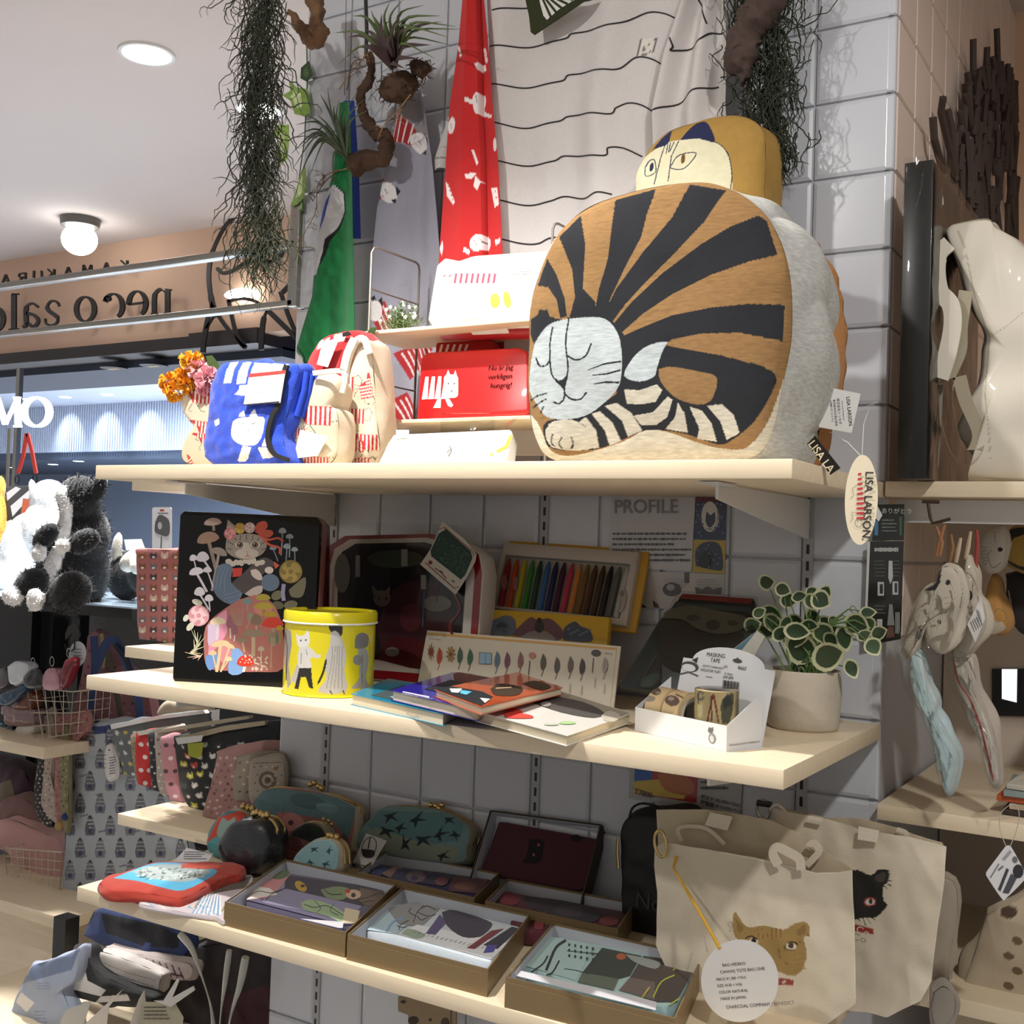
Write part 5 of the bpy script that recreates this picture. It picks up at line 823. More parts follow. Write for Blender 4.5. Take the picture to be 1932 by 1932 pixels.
A=U(1071,1389,'Z',ZM+.012); tl=Pl(A,(1,0,-.10),(0,1,.02)); o_,_=book(PK,'white picture book with red slippers on its cover, nearest to the shelf edge',[(899,1342),(1037,1296),(1193,1346),(1071,1388)],ZM,.013,'E4E2DC',[('9A9080',[(1030,1300),(1037,1298),(1188,1346),(1155,1357),(1000,1312)]),('4E4A48',spl([(1000,1325),(1040,1315),(1100,1325),(1140,1345),(1120,1355),(1060,1345),(1000,1325)],3)),('B8B2A4',spl([(1135,1350),(1150,1342),(1170,1350),(1160,1362),(1140,1360),(1135,1350)],3)),
 ('D8463C',spl([(942,1340),(950,1332),(980,1340),(985,1346),(950,1342),(942,1340)],3)),('D8463C',spl([(950,1350),(958,1344),(1000,1350),(1003,1356),(960,1356),(950,1350)],3)),('9FC08A',el(1070,1365,16,3)),('B0B8A8',el(1040,1368,14,2)),('8A8682',el(1030,1330,10,5))],tilt=tl)
# ---- tall dark picture book in film ----
C3=crop(1100,850,2.972); pt=leanY(1.47,ZM,33); o=thing('dark_picture_book','large dark teal picture book with red spine leaning behind the masking tape box','book',(U(1300,1270,'Y',1.48).x,1.48,ZM)); q=C3([(205,1325),(420,960),(520,850),(560,802),(960,832),(975,1000),(880,1100),(800,1380)])
mb=MB(); mb.slab(pt,pt.hits(q),-.014,0); part('book_body',mb,mat('dark_cover','1E2A2E',.4),o,bevel=.002)
S=[('8E1A22',[(535,830),(560,804),(958,832),(940,862)]),('27404C',[(520,850),(940,880),(950,930),(900,905),(560,880),(500,880)]),('6B675C',spl([(450,940),(560,950),(640,1000),(760,1030),(880,1010),(915,960),(900,930),(760,900),(600,870),(470,900),(450,940)],3)),('23262A',spl([(440,960),(560,960),(640,1010),(760,1040),(880,1020),(900,1060),(800,1180),(560,1250),(430,1180),(420,1040),(440,960)],3)),('3D3F3A',el(730,980,40,30)),('3D3F3A',el(620,940,40,18)),('3D3F3A',el(840,970,30,16)),('2D3236',spl([(320,1280),(420,1150),(440,1240),(420,1330),(300,1330),(320,1280)],3)),('5A564A',ln([(410,1150),(330,1290)],5)),('41504A',el(380,1290,60,30,-30))]
draw(pt,[(c,pt.hits(C3(P))) for c,P in S],.0006,name='cover_print',parent=o,ma=INKG)
mb=MB(); a,b_=pt.hit(*C3([(205,1330)])[0]); mb.slab(pt,pt.hits(C3([(195,1335),(545,795),(985,830),(1015,1030),(930,1190),(830,1390)])),.004,.0045); part('film_wrap',mb,FILM,o)
o=thing('glossy_card','glossy white and blue triangular card end showing between book and pot','card',U(1415,1240,'Y',1.45)); pl=YP(1.46); mb=MB(); mb.slab(pl,pl.hits(C3([(975,1010),(1020,1045),(935,1200),(860,1180),(845,1110)])),-.002,0,'B4B2A8'); part('card',mb,INKG,o,smooth=0); draw(pl,pl and [('4F7380',pl.hits(C3([(975,1010),(940,1040),(850,1110),(880,1130)])))],.0005,name='card_print',parent=o,ma=INKG)
# ---- masking tape display ----
fl,fr,br=[U(x,y,'Z',ZM) for x,y in ((1198,1379),(1370,1419),(1437,1410))]; bl=fl+br-fr
pf=Pl(fl,fr-fl,(0,0,1)); ps_=Pl(fr,br-fr,(0,0,1)); pb_=Pl(bl,br-bl,(0,0,1)); CARD=mat('display_card','DADCDF',.55)
hf=pf.hit(1199,1334)[1]; hb=ps_.hit(1438,1306)[1]; WF=(fr-fl).length; DF=(br-fr).length
o=thing('masking_tape_display','white card display box with arched back holding masking tapes','box',(fl+br)/2); mb=MB(); mb.slab(pf,[(0,0),(WF,0),(WF,hf),(0,hf)],-.0006,0); part('front_panel',mb,CARD,o,smooth=0)
for pl,nm in ((ps_,'side_panel'),(Pl(fl,br-fr,(0,0,1)),'side_panel')): mb=MB(); mb.slab(pl,[(0,0),(DF,0),(DF,hb),(0,hf)],-.0006,0); part(nm,mb,CARD,o,smooth=0)
mb=MB(); mb.pbox(pf,0,WF,0,.0006,-DF,0); part('bottom_panel',mb,CARD,o,smooth=0)
pb_.ey=(Vector((0,0,1))*.97+Vector((-pb_.ex.y,pb_.ex.x,0))*.22).normalized(); pb_.n=pb_.ex.cross(pb_.ey); hB=pb_.hit(1439,1262)[1]; hT=pb_.hit(1350,1219)[1]
arc=[(WF*(.5+.39*math.cos(math.radians(a))),hB+(hT-hB)*math.sin(math.radians(a))) for a in range(0,181,12)]; mb=MB(); mb.slab(pb_,[(0,0),(WF,0),(WF,hB)]+arc+[(0,hB)],-.0006,0); part('back_panel',mb,CARD,o,smooth=0)
mb=MB()
for t_,x,y,sz,rot in (('MASKING',1333,1238,.0078,-3),('TAPE',1340,1249,.0078,-3),('ARTIST Collaboration',1326,1258,.0042,-3),('HIGUCHI YUKI',1322,1266,.0055,-3),('nicosizu',1332,1278,.0038,-3),('6/6',1366,1260,.005,0),('ボ-70264',1366,1273,.004,-3),('699-899',1364,1280,.0055,-3),('¥660',1392,1263,.007,-4)): a,b_=pb_.hit(x,y); put(mb,pb_,t_,a,b_,sz,.0006,'2E2E2E',rot=rot+4)
S=[('4A4A4A',el(1302,1258,17,10,10)),('DADCDF',el(1300,1260,13,7,10)),('3A3A3A',[(1306,1245),(1318,1240),(1315,1252)]),('5A5A5A',ln([(1284,1272),(1300,1268),(1318,1276)],3)),('4A4A4A',el(1392,1247,9,4,10)),('4A4A4A',[(1386,1246),(1393,1240),(1396,1247)])]
S+=[('1E1E1E',[(1365+i*2.1,1283+i*.3),(1365+i*2.1+(1.4 if i%3 else .8),1283+i*.3),(1364+i*2.1+(1.4 if i%3 else .8),1297+i*.3),(1364+i*2.1,1297+i*.3)]) for i in range(15)]; draw(pb_,pxs(pb_,S),.0005,mb); part('back_print',mb,INK,o,smooth=0)
S=[('8A8A8A',el(1344,1393,7,10,-10)),('6A6A6A',el(1341,1378,5,5)),('6A6A6A',[(1337,1376),(1338,1371),(1341,1374)]),('6A6A6A',[(1343,1374),(1346,1371),(1346,1377)]),('C9C9C9',el(1344,1394,4,7,-10))]; draw(pf,pxs(pf,S),.0004,name='front_print',parent=o)
mb=MB(); a,b_=ps_.hit(1375,1408); put(mb,ps_,'©2022 HIGUCHI CRAFT MATERIALS INC.',a,b_,.0032,.0005,'555555'); a,b_=ps_.hit(1415,1410); put(mb,ps_,'Made in Japan',a,b_-.003,.0026,.0005,'555555'); part('side_print',mb,INK,o,smooth=0)
def tape(label,c,ax,r_,w_,shapes,vert=False,face=None):
    o=thing('masking_tape',label,'tape',c,'rolls of masking tape in the display'); M=Matrix.Identity(3) if vert else ax.to_track_quat('Z','Y').to_matrix(); mb=MB(); mb.lathe([(r_*.78,0),(r_,0),(r_,w_),(r_*.78,w_),(r_*.78,0)],c,40,M=M); C='CDB48A' if not vert else 'D2C08E'
    me=part('tape_roll',mb,mat('washi_'+C,C,.6,var=.12,vs=70),o); mb=MB(); mb.lathe([(r_*.6,.0004),(r_*.775,.0004),(r_*.775,w_-.0004),(r_*.6,w_-.0004),(r_*.6,.0004)],c,32,M=M); part('core',mb,mat('tape_core','D8D2C6',.8),o)
    mb=MB(); th=np.linspace(0,2*np.pi,150,endpoint=False); zz=np.linspace(.0008,w_-.0008,26); Tt,Zz=np.meshgrid(th,zz); P=np.stack([np.cos(Tt)*(r_+.0006),np.sin(Tt)*(r_+.0006),Zz],-1)@np.array(M).T+np.array(c); X,Y=projV(P); gmesh(mb,P,paint(shapes,X,Y,C),True); part('tape_print',mb,INKG,o)
exr=(fr-fl).normalized(); byk=(br-fr).normalized(); c0=fl+exr*.012+byk*DF*.52+Vector((0,0,.0285)); 
S=[('5E5048',el(1236,1303,12,8,20)),('8A7A70',el(1229,1301,5,3)),('8A7A70',el(1242,1307,5,3)),('5E5048',el(1268,1322,14,10,10)),('9A8A7E',el(1266,1318,6,4)),('6A5A50',ln(spl([(1275,1310),(1290,1318),(1285,1330)],3),3)),('2A2A2A',ln([(1285,1335),(1297,1320)],1.5)),('2A2A2A',ln([(1288,1338),(1300,1323)],1.5)),('3A3A3A',ln([(1292,1340),(1304,1326)],1.5)),('8E8478',el(1225,1318,12,6))]
tape('masking tape roll with grey ring pattern lying at the left of the display',c0,exr,.028,.03,S); tape('masking tape roll lying in the middle, its barcode end facing right',c0+exr*.032,exr,.028,.03,S)
cv=fl+exr*.118+byk*DF*.45+Vector((0,0,.001)); tape('masking tape roll standing upright with red and green drawings at the right of the display',cv,None,.0265,.066,[('8A2A26',ln(spl([(1333,1370),(1343,1320),(1348,1308)],4),3)),('8A2A26',ln(spl([(1356,1365),(1350,1330),(1346,1308)],4),3)),('5E5A48',spl([(1362,1365),(1360,1330),(1370,1312),(1384,1308),(1382,1340),(1375,1365),(1362,1365)],3)),('6E6E72',ln(ring(1322,1313,5,8,2,0,360,1),2)),('6E6E72',ln([(1318,1320),(1317,1330)],2)),('E4DCB0',[(1316,1328),(1326,1328),(1325,1352),(1317,1352)]),('3A3A34',spl([(1364,1318),(1378,1312),(1380,1330),(1366,1336),(1364,1318)],3)),('6A4A44',ln([(1342,1312),(1343,1360)],3))],True)
mb=MB(); mb.lathe([(.0272,0),(.0272,.0665),(.026,.067)],cv,40); ob=part('film_wrap',mb,FILM,o)
# ---- pot with variegated ivy ----
a=U(1449,1372,'Z',ZM); b=U(1582,1375,'Z',ZM); pc_=(a+b)/2; R_=(a-b).length/2*.98; zt=U(1513,1262,'Y',pc_.y).z
o=thing('ivy_pot','variegated ivy in a rough beige round pot at the right shelf end','plant',(pc_.x,pc_.y,ZM)); mb=MB()
mb.lathe([(R_*.9,0),(R_*.97,.004),(R_,.02),(R_*1.01,(zt-ZM)*.6),(R_,zt-ZM-.002),(R_*.985,zt-ZM),(R_*.95,zt-ZM-.002),(R_*.94,zt-ZM-.014),(0,zt-ZM-.014)],(pc_.x,pc_.y,ZM),56); mb.v=[tuple(Vector(v)*1+Vector((mno.noise(Vector(v)*25),mno.noise(Vector(v)*25+Vector((3,3,3))),0))*.0022) for v in mb.v]
part('pot',mb,mat('rough_clay','BDB3A2',.95,var=.07,vs=25,bump=.8,bs=120),o,smooth=60); mb=MB(); mb.lathe([(R_*.93,0),(R_*.5,.004),(0,.005)],(pc_.x,pc_.y,zt-.013),24); part('soil',mb,mat('soil','3A2E24',1,bump=1,bs=80),o)
C9=crop(1200,900,3.864); IV=mat('ivy_leaf',None,.4,coat=.1); r=random.Random(8); root=Vector((pc_.x,pc_.y,zt-.01))
LV=[(955,760,44,10),(1075,815,44,-20),(1195,865,42,10),(1285,905,50,-60),(1380,840,44,60),(1355,895,55,-30),(992,985,60,-20),(852,1075,48,20),(1165,1050,48,-30),(1270,1075,50,-10),(1385,1065,55,-35),(1295,1010,44,-40),(1060,1135,50,40),(1180,1120,70,-8),(1270,1165,80,0),(1210,1232,90,-15),(1310,1195,60,-80),(1410,1290,88,20),(1520,1170,70,-80),(1425,1180,50,-50),(1612,1065,70,-20),(1665,1148,44,30),(1775,1130,44,20),(1700,1075,46,-85),(1730,1235,50,-60),(1575,1395,56,-65),(1440,1040,30,10),(1690,985,44,5),(900,985,40,30),(1120,892,50,5),(1180,1180,60,10),(1100,1060,46,70),(1370,1130,60,-60),(1000,1060,60,-60),(960,1110,55,-20),(1460,1120,40,20),(1280,830,34,30),(930,1040,30,60)]
st=MB(); pw_=lambda a:math.sin(math.radians(a))*(.62+.38*abs(math.sin(math.radians(a))))*(1.25-.25*math.cos(math.radians(a)))
for i,(x,y,s_,rot) in enumerate(LV):
    yy=pc_.y-.045+.07*r.random() if x<1550 else pc_.y-.02; px,py=C9([(x,y)])[0]; s_=s_/3.864*1.42; W=.5+.3*r.random(); base='33472F' if r.random()<.6 else '435A3E'
    pl=YP(yy); tlt=r.uniform(-.5,.5); pl=Pl(U(px,py,'Y',yy),(1,tlt*.5,0),(0,-.35+r.uniform(-.3,.3),1)); 
    shp=lambda k:[(px+math.cos(math.radians(a))*s_*k*(1.0 if abs(math.cos(math.radians(a)))<.98 else 1.12)*math.cos(math.radians(rot))-pw_(a)*s_*k*W*math.sin(math.radians(rot)),py-(math.cos(math.radians(a))*s_*k*math.sin(math.radians(rot))+pw_(a)*s_*k*W*math.cos(math.radians(rot)))) for a in range(0,360,24)]
    m=MB(); H=pl.hits(shp(1)); c0=np.mean(H,0); Hin=pl.hits([(x_+.8*mno.noise(Vector((x_,y_,0))),y_) for x_,y_ in shp(.76)])
    cup=lambda P_,c_:[pl.pt(a,b,c_+ (np.hypot(a-c0[0],b-c0[1])*.25)) for a,b in P_]
    n=len(H); m.add([pl.pt(*c0,0)]+cup(H,0),[(0,1+k,1+(k+1)%n) for k in range(n)],'C9CDA6'); m.add([pl.pt(*c0,.0006)]+cup(Hin,.0006),[(0,1+k,1+(k+1)%n) for k in range(n)],base)
    part('leaf',m,IV,o,smooth=60); e=U(px,py,'Y',yy); rt_=root+Vector((r.uniform(-.03,.03),r.uniform(-.02,.02),0)) if x<1600 else U(1560,1180,'Y',yy); m_=rt_.lerp(e,.55)+Vector((0,-.005,.012)); st.tube([rt_,m_,e],[.0016,.0011,.0007],5)
st.tube([U(x,y,'Y',pc_.y-.02) for x,y in spl([(1600,1190),(1615,1180),(1620,1160),(1610,1143),(1603,1150),(1610,1156)],4)],.0006,4); part('stems',st,mat('ivy_stem','5E7A44',.6),o,smooth=60)
mb=MB(); c=U(1597,1362,'Z',ZM); mb.box(c.x-.045,c.x+.0,1.55,1.60,ZM,ZM+.075); single('small_white_box',mb,CARD,'small white box behind the ivy pot at the wall','box',bevel=.0006)
# ---- sheets on the tiled wall ----
pw=YP(Yw-.004)
def sheet(name,label,P,col,S,texts=(),cat='poster',pl=pw,ma=None):
    mb=MB(); mb.slab(pl,pl.hits(P),-.0012,0,col); o=single(name,mb,ma or INKG,label,cat,smooth=0); mb=draw(pl,pxs(pl,S),.0005,MB())
    for t_,x,y,sz,c,rot in texts: a,b_=pl.hit(x,y); put(mb,pl,t_,a,b_,sz,.0018,c,rot=rot,bold=.01)
    part('sheet_print',mb,ma or INKG,o,smooth=0); return o
r=random.Random(1)
sheet('profile_sheet','white paper headed PROFILE in rough capitals on the tiles behind the crayon box','' or [(1154,934),(1313,938),(1306,1078),(1148,1070)],'B9B9BA',scrib(1156,1002,1305,1062,6,'3E3E40',.45,3),[('PROFILE',1158,968,.031,'77777A',1)])
sheet('blue_picture_card','dark blue picture card with white oval portrait beside the profile sheet',[(1312,937),(1371,939),(1369,1019),(1308,1017)],'2A3450',[('C9C6BE',el(1340,975,17,29)),('2A3040',spl([(1332,962),(1340,975),(1350,965),(1350,985),(1340,1000),(1330,985),(1332,962)],3)),('5A2A34',[(1312,937),(1371,939),(1371,948),(1350,946),(1330,948),(1312,946)])]+[('5A6A94',el(r.uniform(1312,1366),r.uniform(950,1015),3,2)) for _ in range(26)]+[('C9C6BE',el(1340,972,15,26)),('2E3448',spl([(1334,965),(1342,972),(1349,966),(1350,984),(1340,996),(1332,984),(1334,965)],3))])
sheet('yellow_picture_card','yellow bordered card with a dark blue arch under the blue card',[(1308,1018),(1369,1020),(1367,1083),(1305,1079)],'B59A32',[('2A3248',spl([(1313,1068),(1312,1040),(1325,1025),(1345,1022),(1360,1032),(1364,1072),(1350,1076),(1313,1068)],3)),('0E1014',el(1334,1055,13,17))]+[('5A6890',el(r.uniform(1316,1360),r.uniform(1028,1070),2.5,2)) for _ in range(14)]+[('0E1014',el(1330,1058,11,14))])
sheet('lower_profile_sheet','pale sheet with small stamps and faint text under the picture cards',[(1180,1076),(1368,1084),(1362,1152),(1172,1146)],'B2AFAA',scrib(1255,1090,1300,1110,4,'8A8884',.3,5)+scrib(1315,1092,1360,1110,4,'8A8884',.3,6)+[('3E3A38',el(1268,1112,17,13)),('9A9690',el(1266,1108,8,6)),('4A3A34',[(1312,1108),(1325,1112),(1335,1106),(1345,1112),(1362,1108),(1360,1122),(1314,1120)]),('4A4642',rc(1292,1080,1300,1100)),('3A3632',[(1201,1146),(1210,1138),(1222,1146)]),('4A3A30',[(1235,1146),(1232,1133),(1242,1140),(1244,1147)])])
sheet('price_sheet','sheet with a blue, yellow and red picture and prices on the tiles under the shelf',[(1188,1440),(1402,1450),(1396,1542),(1186,1506)],'A9A7A4',[('A8342A',[(1198,1442),(1318,1448),(1314,1515),(1197,1497)]),('2A5AA8',[(1198,1442),(1232,1443),(1230,1478),(1197,1474)]),('C9A83A',[(1197,1474),(1245,1470),(1300,1490),(1290,1508),(1197,1496)]),('B96A3A',spl([(1240,1460),(1280,1455),(1310,1480),(1300,1500),(1255,1490),(1240,1460)],3))]+scrib(1322,1470,1386,1492,2,'3A3A3A',.5,8),[('T7800-',1197,1497,.012,'33302C',-5),('ポスト ¥6,000+TAX',1322,1505,.0075,'3A3A3A',-5),('複製画 ¥18,000+TAX',1322,1516,.0075,'3A3A3A',-5)])
ps2=YP(1.655); sheet('black_notice','upper black notice card with white lettering at the column corner',[(1655,952),(1706,951),(1705,1019),(1645,1020)],'1E211F',[('E6E6E2',[(1655,953),(1665,972),(1658,984),(1650,975)]),('4A7AA0',rc(1650,982,1657,1010)),('3E5A3E',rc(1697,975,1702,1010))]+scrib(1664,978,1694,1005,4,'7A8078',.4,2),[('ありがとう',1663,968,.0085,'A9ADA6',0)],'notice',ps2)
sheet('black_notice','lower tall black notice board with small white labels at the column corner',[(1639,1022),(1705,1021),(1699,1206),(1633,1218)],'20211F',[('C9CACB',[(1637,1022),(1642,1022),(1634,1218),(1630,1218)])]+scrib(1650,1032,1698,1042,1,'B9BBB6',.8,3)+[('B9BBBA',P) for P in (rc(1656,1098,1668,1124),rc(1684,1097,1695,1122),rc(1655,1168,1665,1190),[(1677,1058),(1684,1058),(1685,1090),(1680,1102),(1676,1090)])]+[('2E2E2E',rc(1660,1102,1666,1120)),('2E2E2E',rc(1688,1100,1693,1118)),('8A8A86',[(1678,1140),(1684,1140),(1688,1180),(1674,1180)]),('6A4A44',[(1676,1182),(1686,1182),(1688,1202),(1672,1204)])]+scrib(1650,1055,1674,1090,5,'5A5E58',.3,5)+scrib(1686,1055,1700,1090,5,'5A5E58',.3,6)+scrib(1650,1140,1672,1160,3,'6A6E68',.3,7)+[('9A9C98',rc(1690+i*3,1155,1692+i*3,1195)) for i in range(3)],[],'notice',ps2)
# ================= LOWEST SHELF =================
C70=crop(350,1400,3.22); C80=crop(900,1450,3.22); C60=crop(0,1600,3.45); C50=crop(500,1380,2.576)
GB=mat('gold_card','867150',.42,.3,var=.03,vs=200); LIN=mat('box_lining','B9BCC4',.7)
def openbox(label,base,top,h=None,tilt=None,cloth_=None,prints=None,slip=None,name='gold_box',gm=GB,group='open golden boxes on the lowest shelf',dz=.014):
    if tilt is None:
        if h is None: b=U(*base,'Z',ZB); h=YP(b.y).hit(*top[0])[1]-ZB
        pl=ZP(ZB+h)
    else: pl=tilt
    q=pl.hits(top)
    FL,FR,BR,BL=[np.array(v) for v in q]; BR=(BR+FR+(BL-FL))/2; BL=(BL+FL+(BR-FR))/2; q=[FL,FR,BR,BL]; c=pl.pt(*np.mean(q,0)); o=thing(name,label,'box',(c.x,c.y,c.z-h),group); cen=np.mean(q,0); w=.0022
    ins=[v+(FR-FL)/np.linalg.norm(FR-FL)*(w if i in (0,3) else -w)+(BL-FL)/np.linalg.norm(BL-FL)*(w if i<2 else -w) for i,v in enumerate(q)]
    ins2=[v+(FR-FL)/np.linalg.norm(FR-FL)*(.003 if i in (0,3) else -.003)+(BL-FL)/np.linalg.norm(BL-FL)*(.003 if i<2 else -.003) for i,v in enumerate(q)]
    for i in range(4):
        j=(i+1)%4; m=MB(); m.slab(pl,[q[i],q[j],ins[j],ins[i]],-h,0); part('box_wall',m,gm,o,smooth=0); m=MB(); m.slab(pl,[ins[i],ins[j],ins2[j],ins2[i]],-h+.002,-.003); part('lining',m,LIN,o,smooth=0)
    m=MB(); m.slab(pl,q,-h,-h+.002); part('box_floor',m,LIN,o,smooth=0)
    # double lip line of the tray in the front wall
    e=(FR-FL)/np.linalg.norm(FR-FL); f=(BL-FL)/np.linalg.norm(BL-FL); m=MB(); m.slab(pl,[FL-f*.0012,FR-f*.0012,FR,FL],-h,-.006); part('outer_tray',m,gm,o,smooth=0)
    if cloth_:
        P,base_,S,lab,cn=cloth_; cp=Pl(pl.o-pl.n*dz,pl.ex,pl.ey); t=thing(cn,lab,'pouch',(c.x,c.y,c.z-h),'folded printed pouches in the golden boxes'); m=MB(); Q=cp.hits(P); m.slab(cp,Q,-h+dz+.003,-.0005,base_); part('pouch_body',m,INKF,t,bevel=.003); draw(cp,pxs(cp,S),.0004,name='pouch_print',parent=t,ma=INKF)
    if slip: sp=Pl(pl.o-pl.n*(dz-.004),pl.ex,pl.ey); m=MB(); m.slab(sp,sp.hits(slip),0,.0006,'D6D6DC'); part('paper_slip',m,INK,o,smooth=0)
    return o,pl,h
b1=[(424,1701),(653,1759),(754,1672),(536,1619)]
P=C70([(370,960),(470,800),(560,790),(1190,890),(1220,935),(1010,1110),(960,1110)])
S=[('5B556E',P)]+[(c,C70(Q)) for c,Q in [('8E8AA8',[(500,900),(560,830),(1150,900),(1000,1080),(470,975)]),('3A3542',[(610,810),(1180,890),(1080,1000),(600,890)]),('C98A8E',[(370,960),(480,800),(640,800),(570,890),(500,950)]),('5E6E4E',el(580,810,55,24,-15)),('E8E2DA',[(370,960),(440,880),(510,890),(560,930),(440,950)]),('9FB890',spl([(700,980),(760,960),(880,990),(990,1060),(970,1105),(860,1060),(720,1020),(700,980)],3)),('7A8A62',spl([(820,900),(920,880),(1000,900),(960,960),(860,950),(820,900)],3)),('B9962E',el(700,880,42,26,40)),('3A3028',el(712,878,14,9)),('D8C9A8',[(970,1010),(1060,1030),(1040,1105),(950,1105)]),('6A5A4A',spl([(1060,890),(1200,920),(1120,1000),(1050,960),(1060,890)],3)),('C9A98E',el(1020,930,46,30)),('2A2424',el(1020,935,14,14)),('B8342A',el(985,910,16,12))]]
S+=[('3A3A34',ln(spl(C70(Q),4),.9)) for Q in ([(380,950),(440,910),(520,920),(610,890)],[(480,975),(520,930),(590,900)],[(720,990),(780,1010),(860,1000),(960,1060)],[(780,965),(820,1010),(800,1040)],[(900,990),(880,1030),(930,1060)],[(1040,960),(1100,950),(1180,920)],[(1060,990),(1110,970),(1150,975)],[(840,900),(880,930),(950,930)])]
openbox('open golden box with lilac and green floral pouch, leftmost of the front boxes',(424,1746),b1,cloth_=(P,'5B556E',S,'lilac and green floral pouch folded in the leftmost front golden box','folded_pouch'),slip=C70([(700,1075),(960,1095),(955,1130),(930,1130)]))
b2=[(656,1762),(921,1829),(1007,1727),(757,1673)]
P=C70([(1110,1120),(1180,1020),(1380,980),(1560,1000),(1890,1080),(1930,1200),(1860,1330),(1800,1320)])
P2=C50([(495,965),(590,850),(760,830),(1235,945),(1240,985),(1100,1115),(1060,1110),(620,985)])
S=[('B4CBD6',C50([(495,965),(590,850),(690,840),(740,900),(640,985)])),('8E9090',C50([(590,860),(720,830),(850,860),(760,950),(650,940)])),('E4E6E8',C50([(640,985),(740,940),(1180,1030),(1100,1110)])),('3A3645',spl(C50([(860,880),(920,870),(1080,920),(1100,950),(1040,1000),(960,1000),(900,960),(870,920),(860,880)]),3)),('5A4E78',C50([(780,985),(850,890),(880,930),(830,990)])),('2F2B38',C50([(1060,1040),(1200,950),(1235,960),(1130,1060)])),('7A2A34',C50([(980,1055),(1100,970),(1160,960),(1020,1060)])),('4E4A9A',C50([(1060,1080),(1080,1040),(1130,1040),(1110,1075)])),('7AA0C9',ln(spl(C50([(590,975),(620,930),(670,910)]),3),3)),('9FB09A',spl(C50([(660,985),(700,960),(780,990),(740,1010),(660,985)]),3))]
S+=[('4A3430',ln(spl(C50(Q),3),1.2)) for Q in ([(650,970),(660,940),(700,920)],[(640,945),(665,955),(690,950)],[(720,930),(740,880),(770,850)],[(740,880),(790,900),(830,890)],[(735,900),(700,880),(710,860)],[(760,860),(790,850),(830,870)],[(740,900),(760,920),(790,905)])]+[('6E7076',ln(C50([(720+k*22,985+k*5),(735+k*22,975+k*5)]),.8)) for k in range(16)]
openbox('open golden box with pale blue tree-print pouch, middle of the front boxes',(653,1810),b2,cloth_=(P2,'C9D2D8',S,'pale blue and white tree-print pouch folded in the middle front golden box','folded_pouch'))
b3=[(954,1843),(1274,1922),(1329,1807),(1043,1739)]
P=C80([(290,1200),(430,1020),(500,1020),(1300,1170),(1330,1220),(1200,1420),(1150,1440),(600,1300)])
S=[('A9C6C4',C80([(290,1200),(430,1020),(640,1060),(700,1100),(600,1290)])),('31382E',C80([(640,1240),(760,1090),(1000,1140),(930,1260),(820,1290)])),('5E6A58',C80([(610,1300),(640,1240),(860,1280),(830,1350)])),('4A3E38',C80([(880,1350),(1010,1140),(1290,1180),(1320,1230),(1210,1420),(1090,1420)])),('6E625C',C80([(860,1350),(930,1270),(1080,1300),(1080,1410)])),('B85A2E',el(*C80([(875,1145)])[0],9,6)),('9AA09A',spl(C80([(900,1130),(1000,1150),(1110,1180),(1080,1220),(960,1180),(900,1130)]),3))]
S+=[('22262A',ln(spl(C80(Q),3),W)) for Q,W in (([(540,1045),(480,1090),(440,1180),(420,1230)],5),([(430,1140),(400,1190),(330,1240)],3),([(500,1170),(460,1240),(420,1260)],3),([(545,1110),(640,1120),(760,1130)],1.2),([(530,1220),(600,1230),(680,1250)],1.2))]+[('B9C93A',ln(spl(C80(Q),3),2.5)) for Q in ([(1000,1400),(1040,1340)],[(1070,1395),(1120,1300),(1200,1260)],[(1170,1440),(1230,1400)],[(1190,1230),(1230,1200)])]+[('2E3A36',el(*C80([(560+ (k%5)*36,1075+(k//5)*34+(k%5)*6)])[0],2,3)) for k in range(15)]+[('C9B44A',ln(C80([(1050,1335),(1010,1390)]),3))]
openbox('open golden box with pale teal and brown pouch, nearest front box at the right',(952,1900),b3,cloth_=(P,'A9C6C4',S,'teal and brown printed pouch folded in the rightmost front golden box','folded_pouch'),slip=C80([(210,1218),(215,1255),(1085,1470),(1090,1420)]))
b4=[(673,1644),(895,1694),(948,1646),(727,1604)]; P=C70([(1100,780),(1190,740),(1860,830),(1780,930),(1600,930)])
S=[(c,C70(Q)) for c,Q in [('2E3468',[(1100,790),(1190,745),(1240,760),(1180,820)]),('8E6A62',[(1190,800),(1280,750),(1320,770),(1250,830)]),('2A2250',[(1290,770),(1480,790),(1390,870),(1240,830)]),('6E5A60',el(1400,820,60,34)),('2A2250',el(1390,830,22,16)),('231C44',[(1510,790),(1640,810),(1560,880),(1420,860)]),('7A4446',el(1555,850,40,26)),('5A2430',[(1620,820),(1850,840),(1770,925),(1600,910)]),('7E4A3E',el(1700,880,70,26))]]
openbox('open golden box with dark purple printed pouch behind the middle front box',None,b4,h=.037,cloth_=(P,'2A2248',S,'dark purple printed pouch folded in the rear left golden box','folded_pouch'))
b5=[(915,1700),(1166,1753),(1208,1699),(952,1659)]; P=C80([(90,830),(150,740),(930,870),(870,990),(300,990)])
S=[(c,C80(Q)) for c,Q in [('8A2636',spl([(130,760),(200,750),(260,790),(230,830),(150,820),(130,760)],3)),('2E2430',spl([(280,780),(500,800),(740,860),(720,930),(560,930),(330,850),(280,780)],3)),('8A2630',[(340,880),(420,870),(400,980),(350,980)]),('4A3A48',el(560,870,90,34)),('7A2A2A',el(800,930,60,30)),('8A2636',el(240,890,30,14))]]
openbox('open golden box with dark crimson printed pouch behind the rightmost front box',None,b5,h=.037,cloth_=(P,'54202A',S,'dark crimson printed pouch folded in the rear right golden box','folded_pouch'))
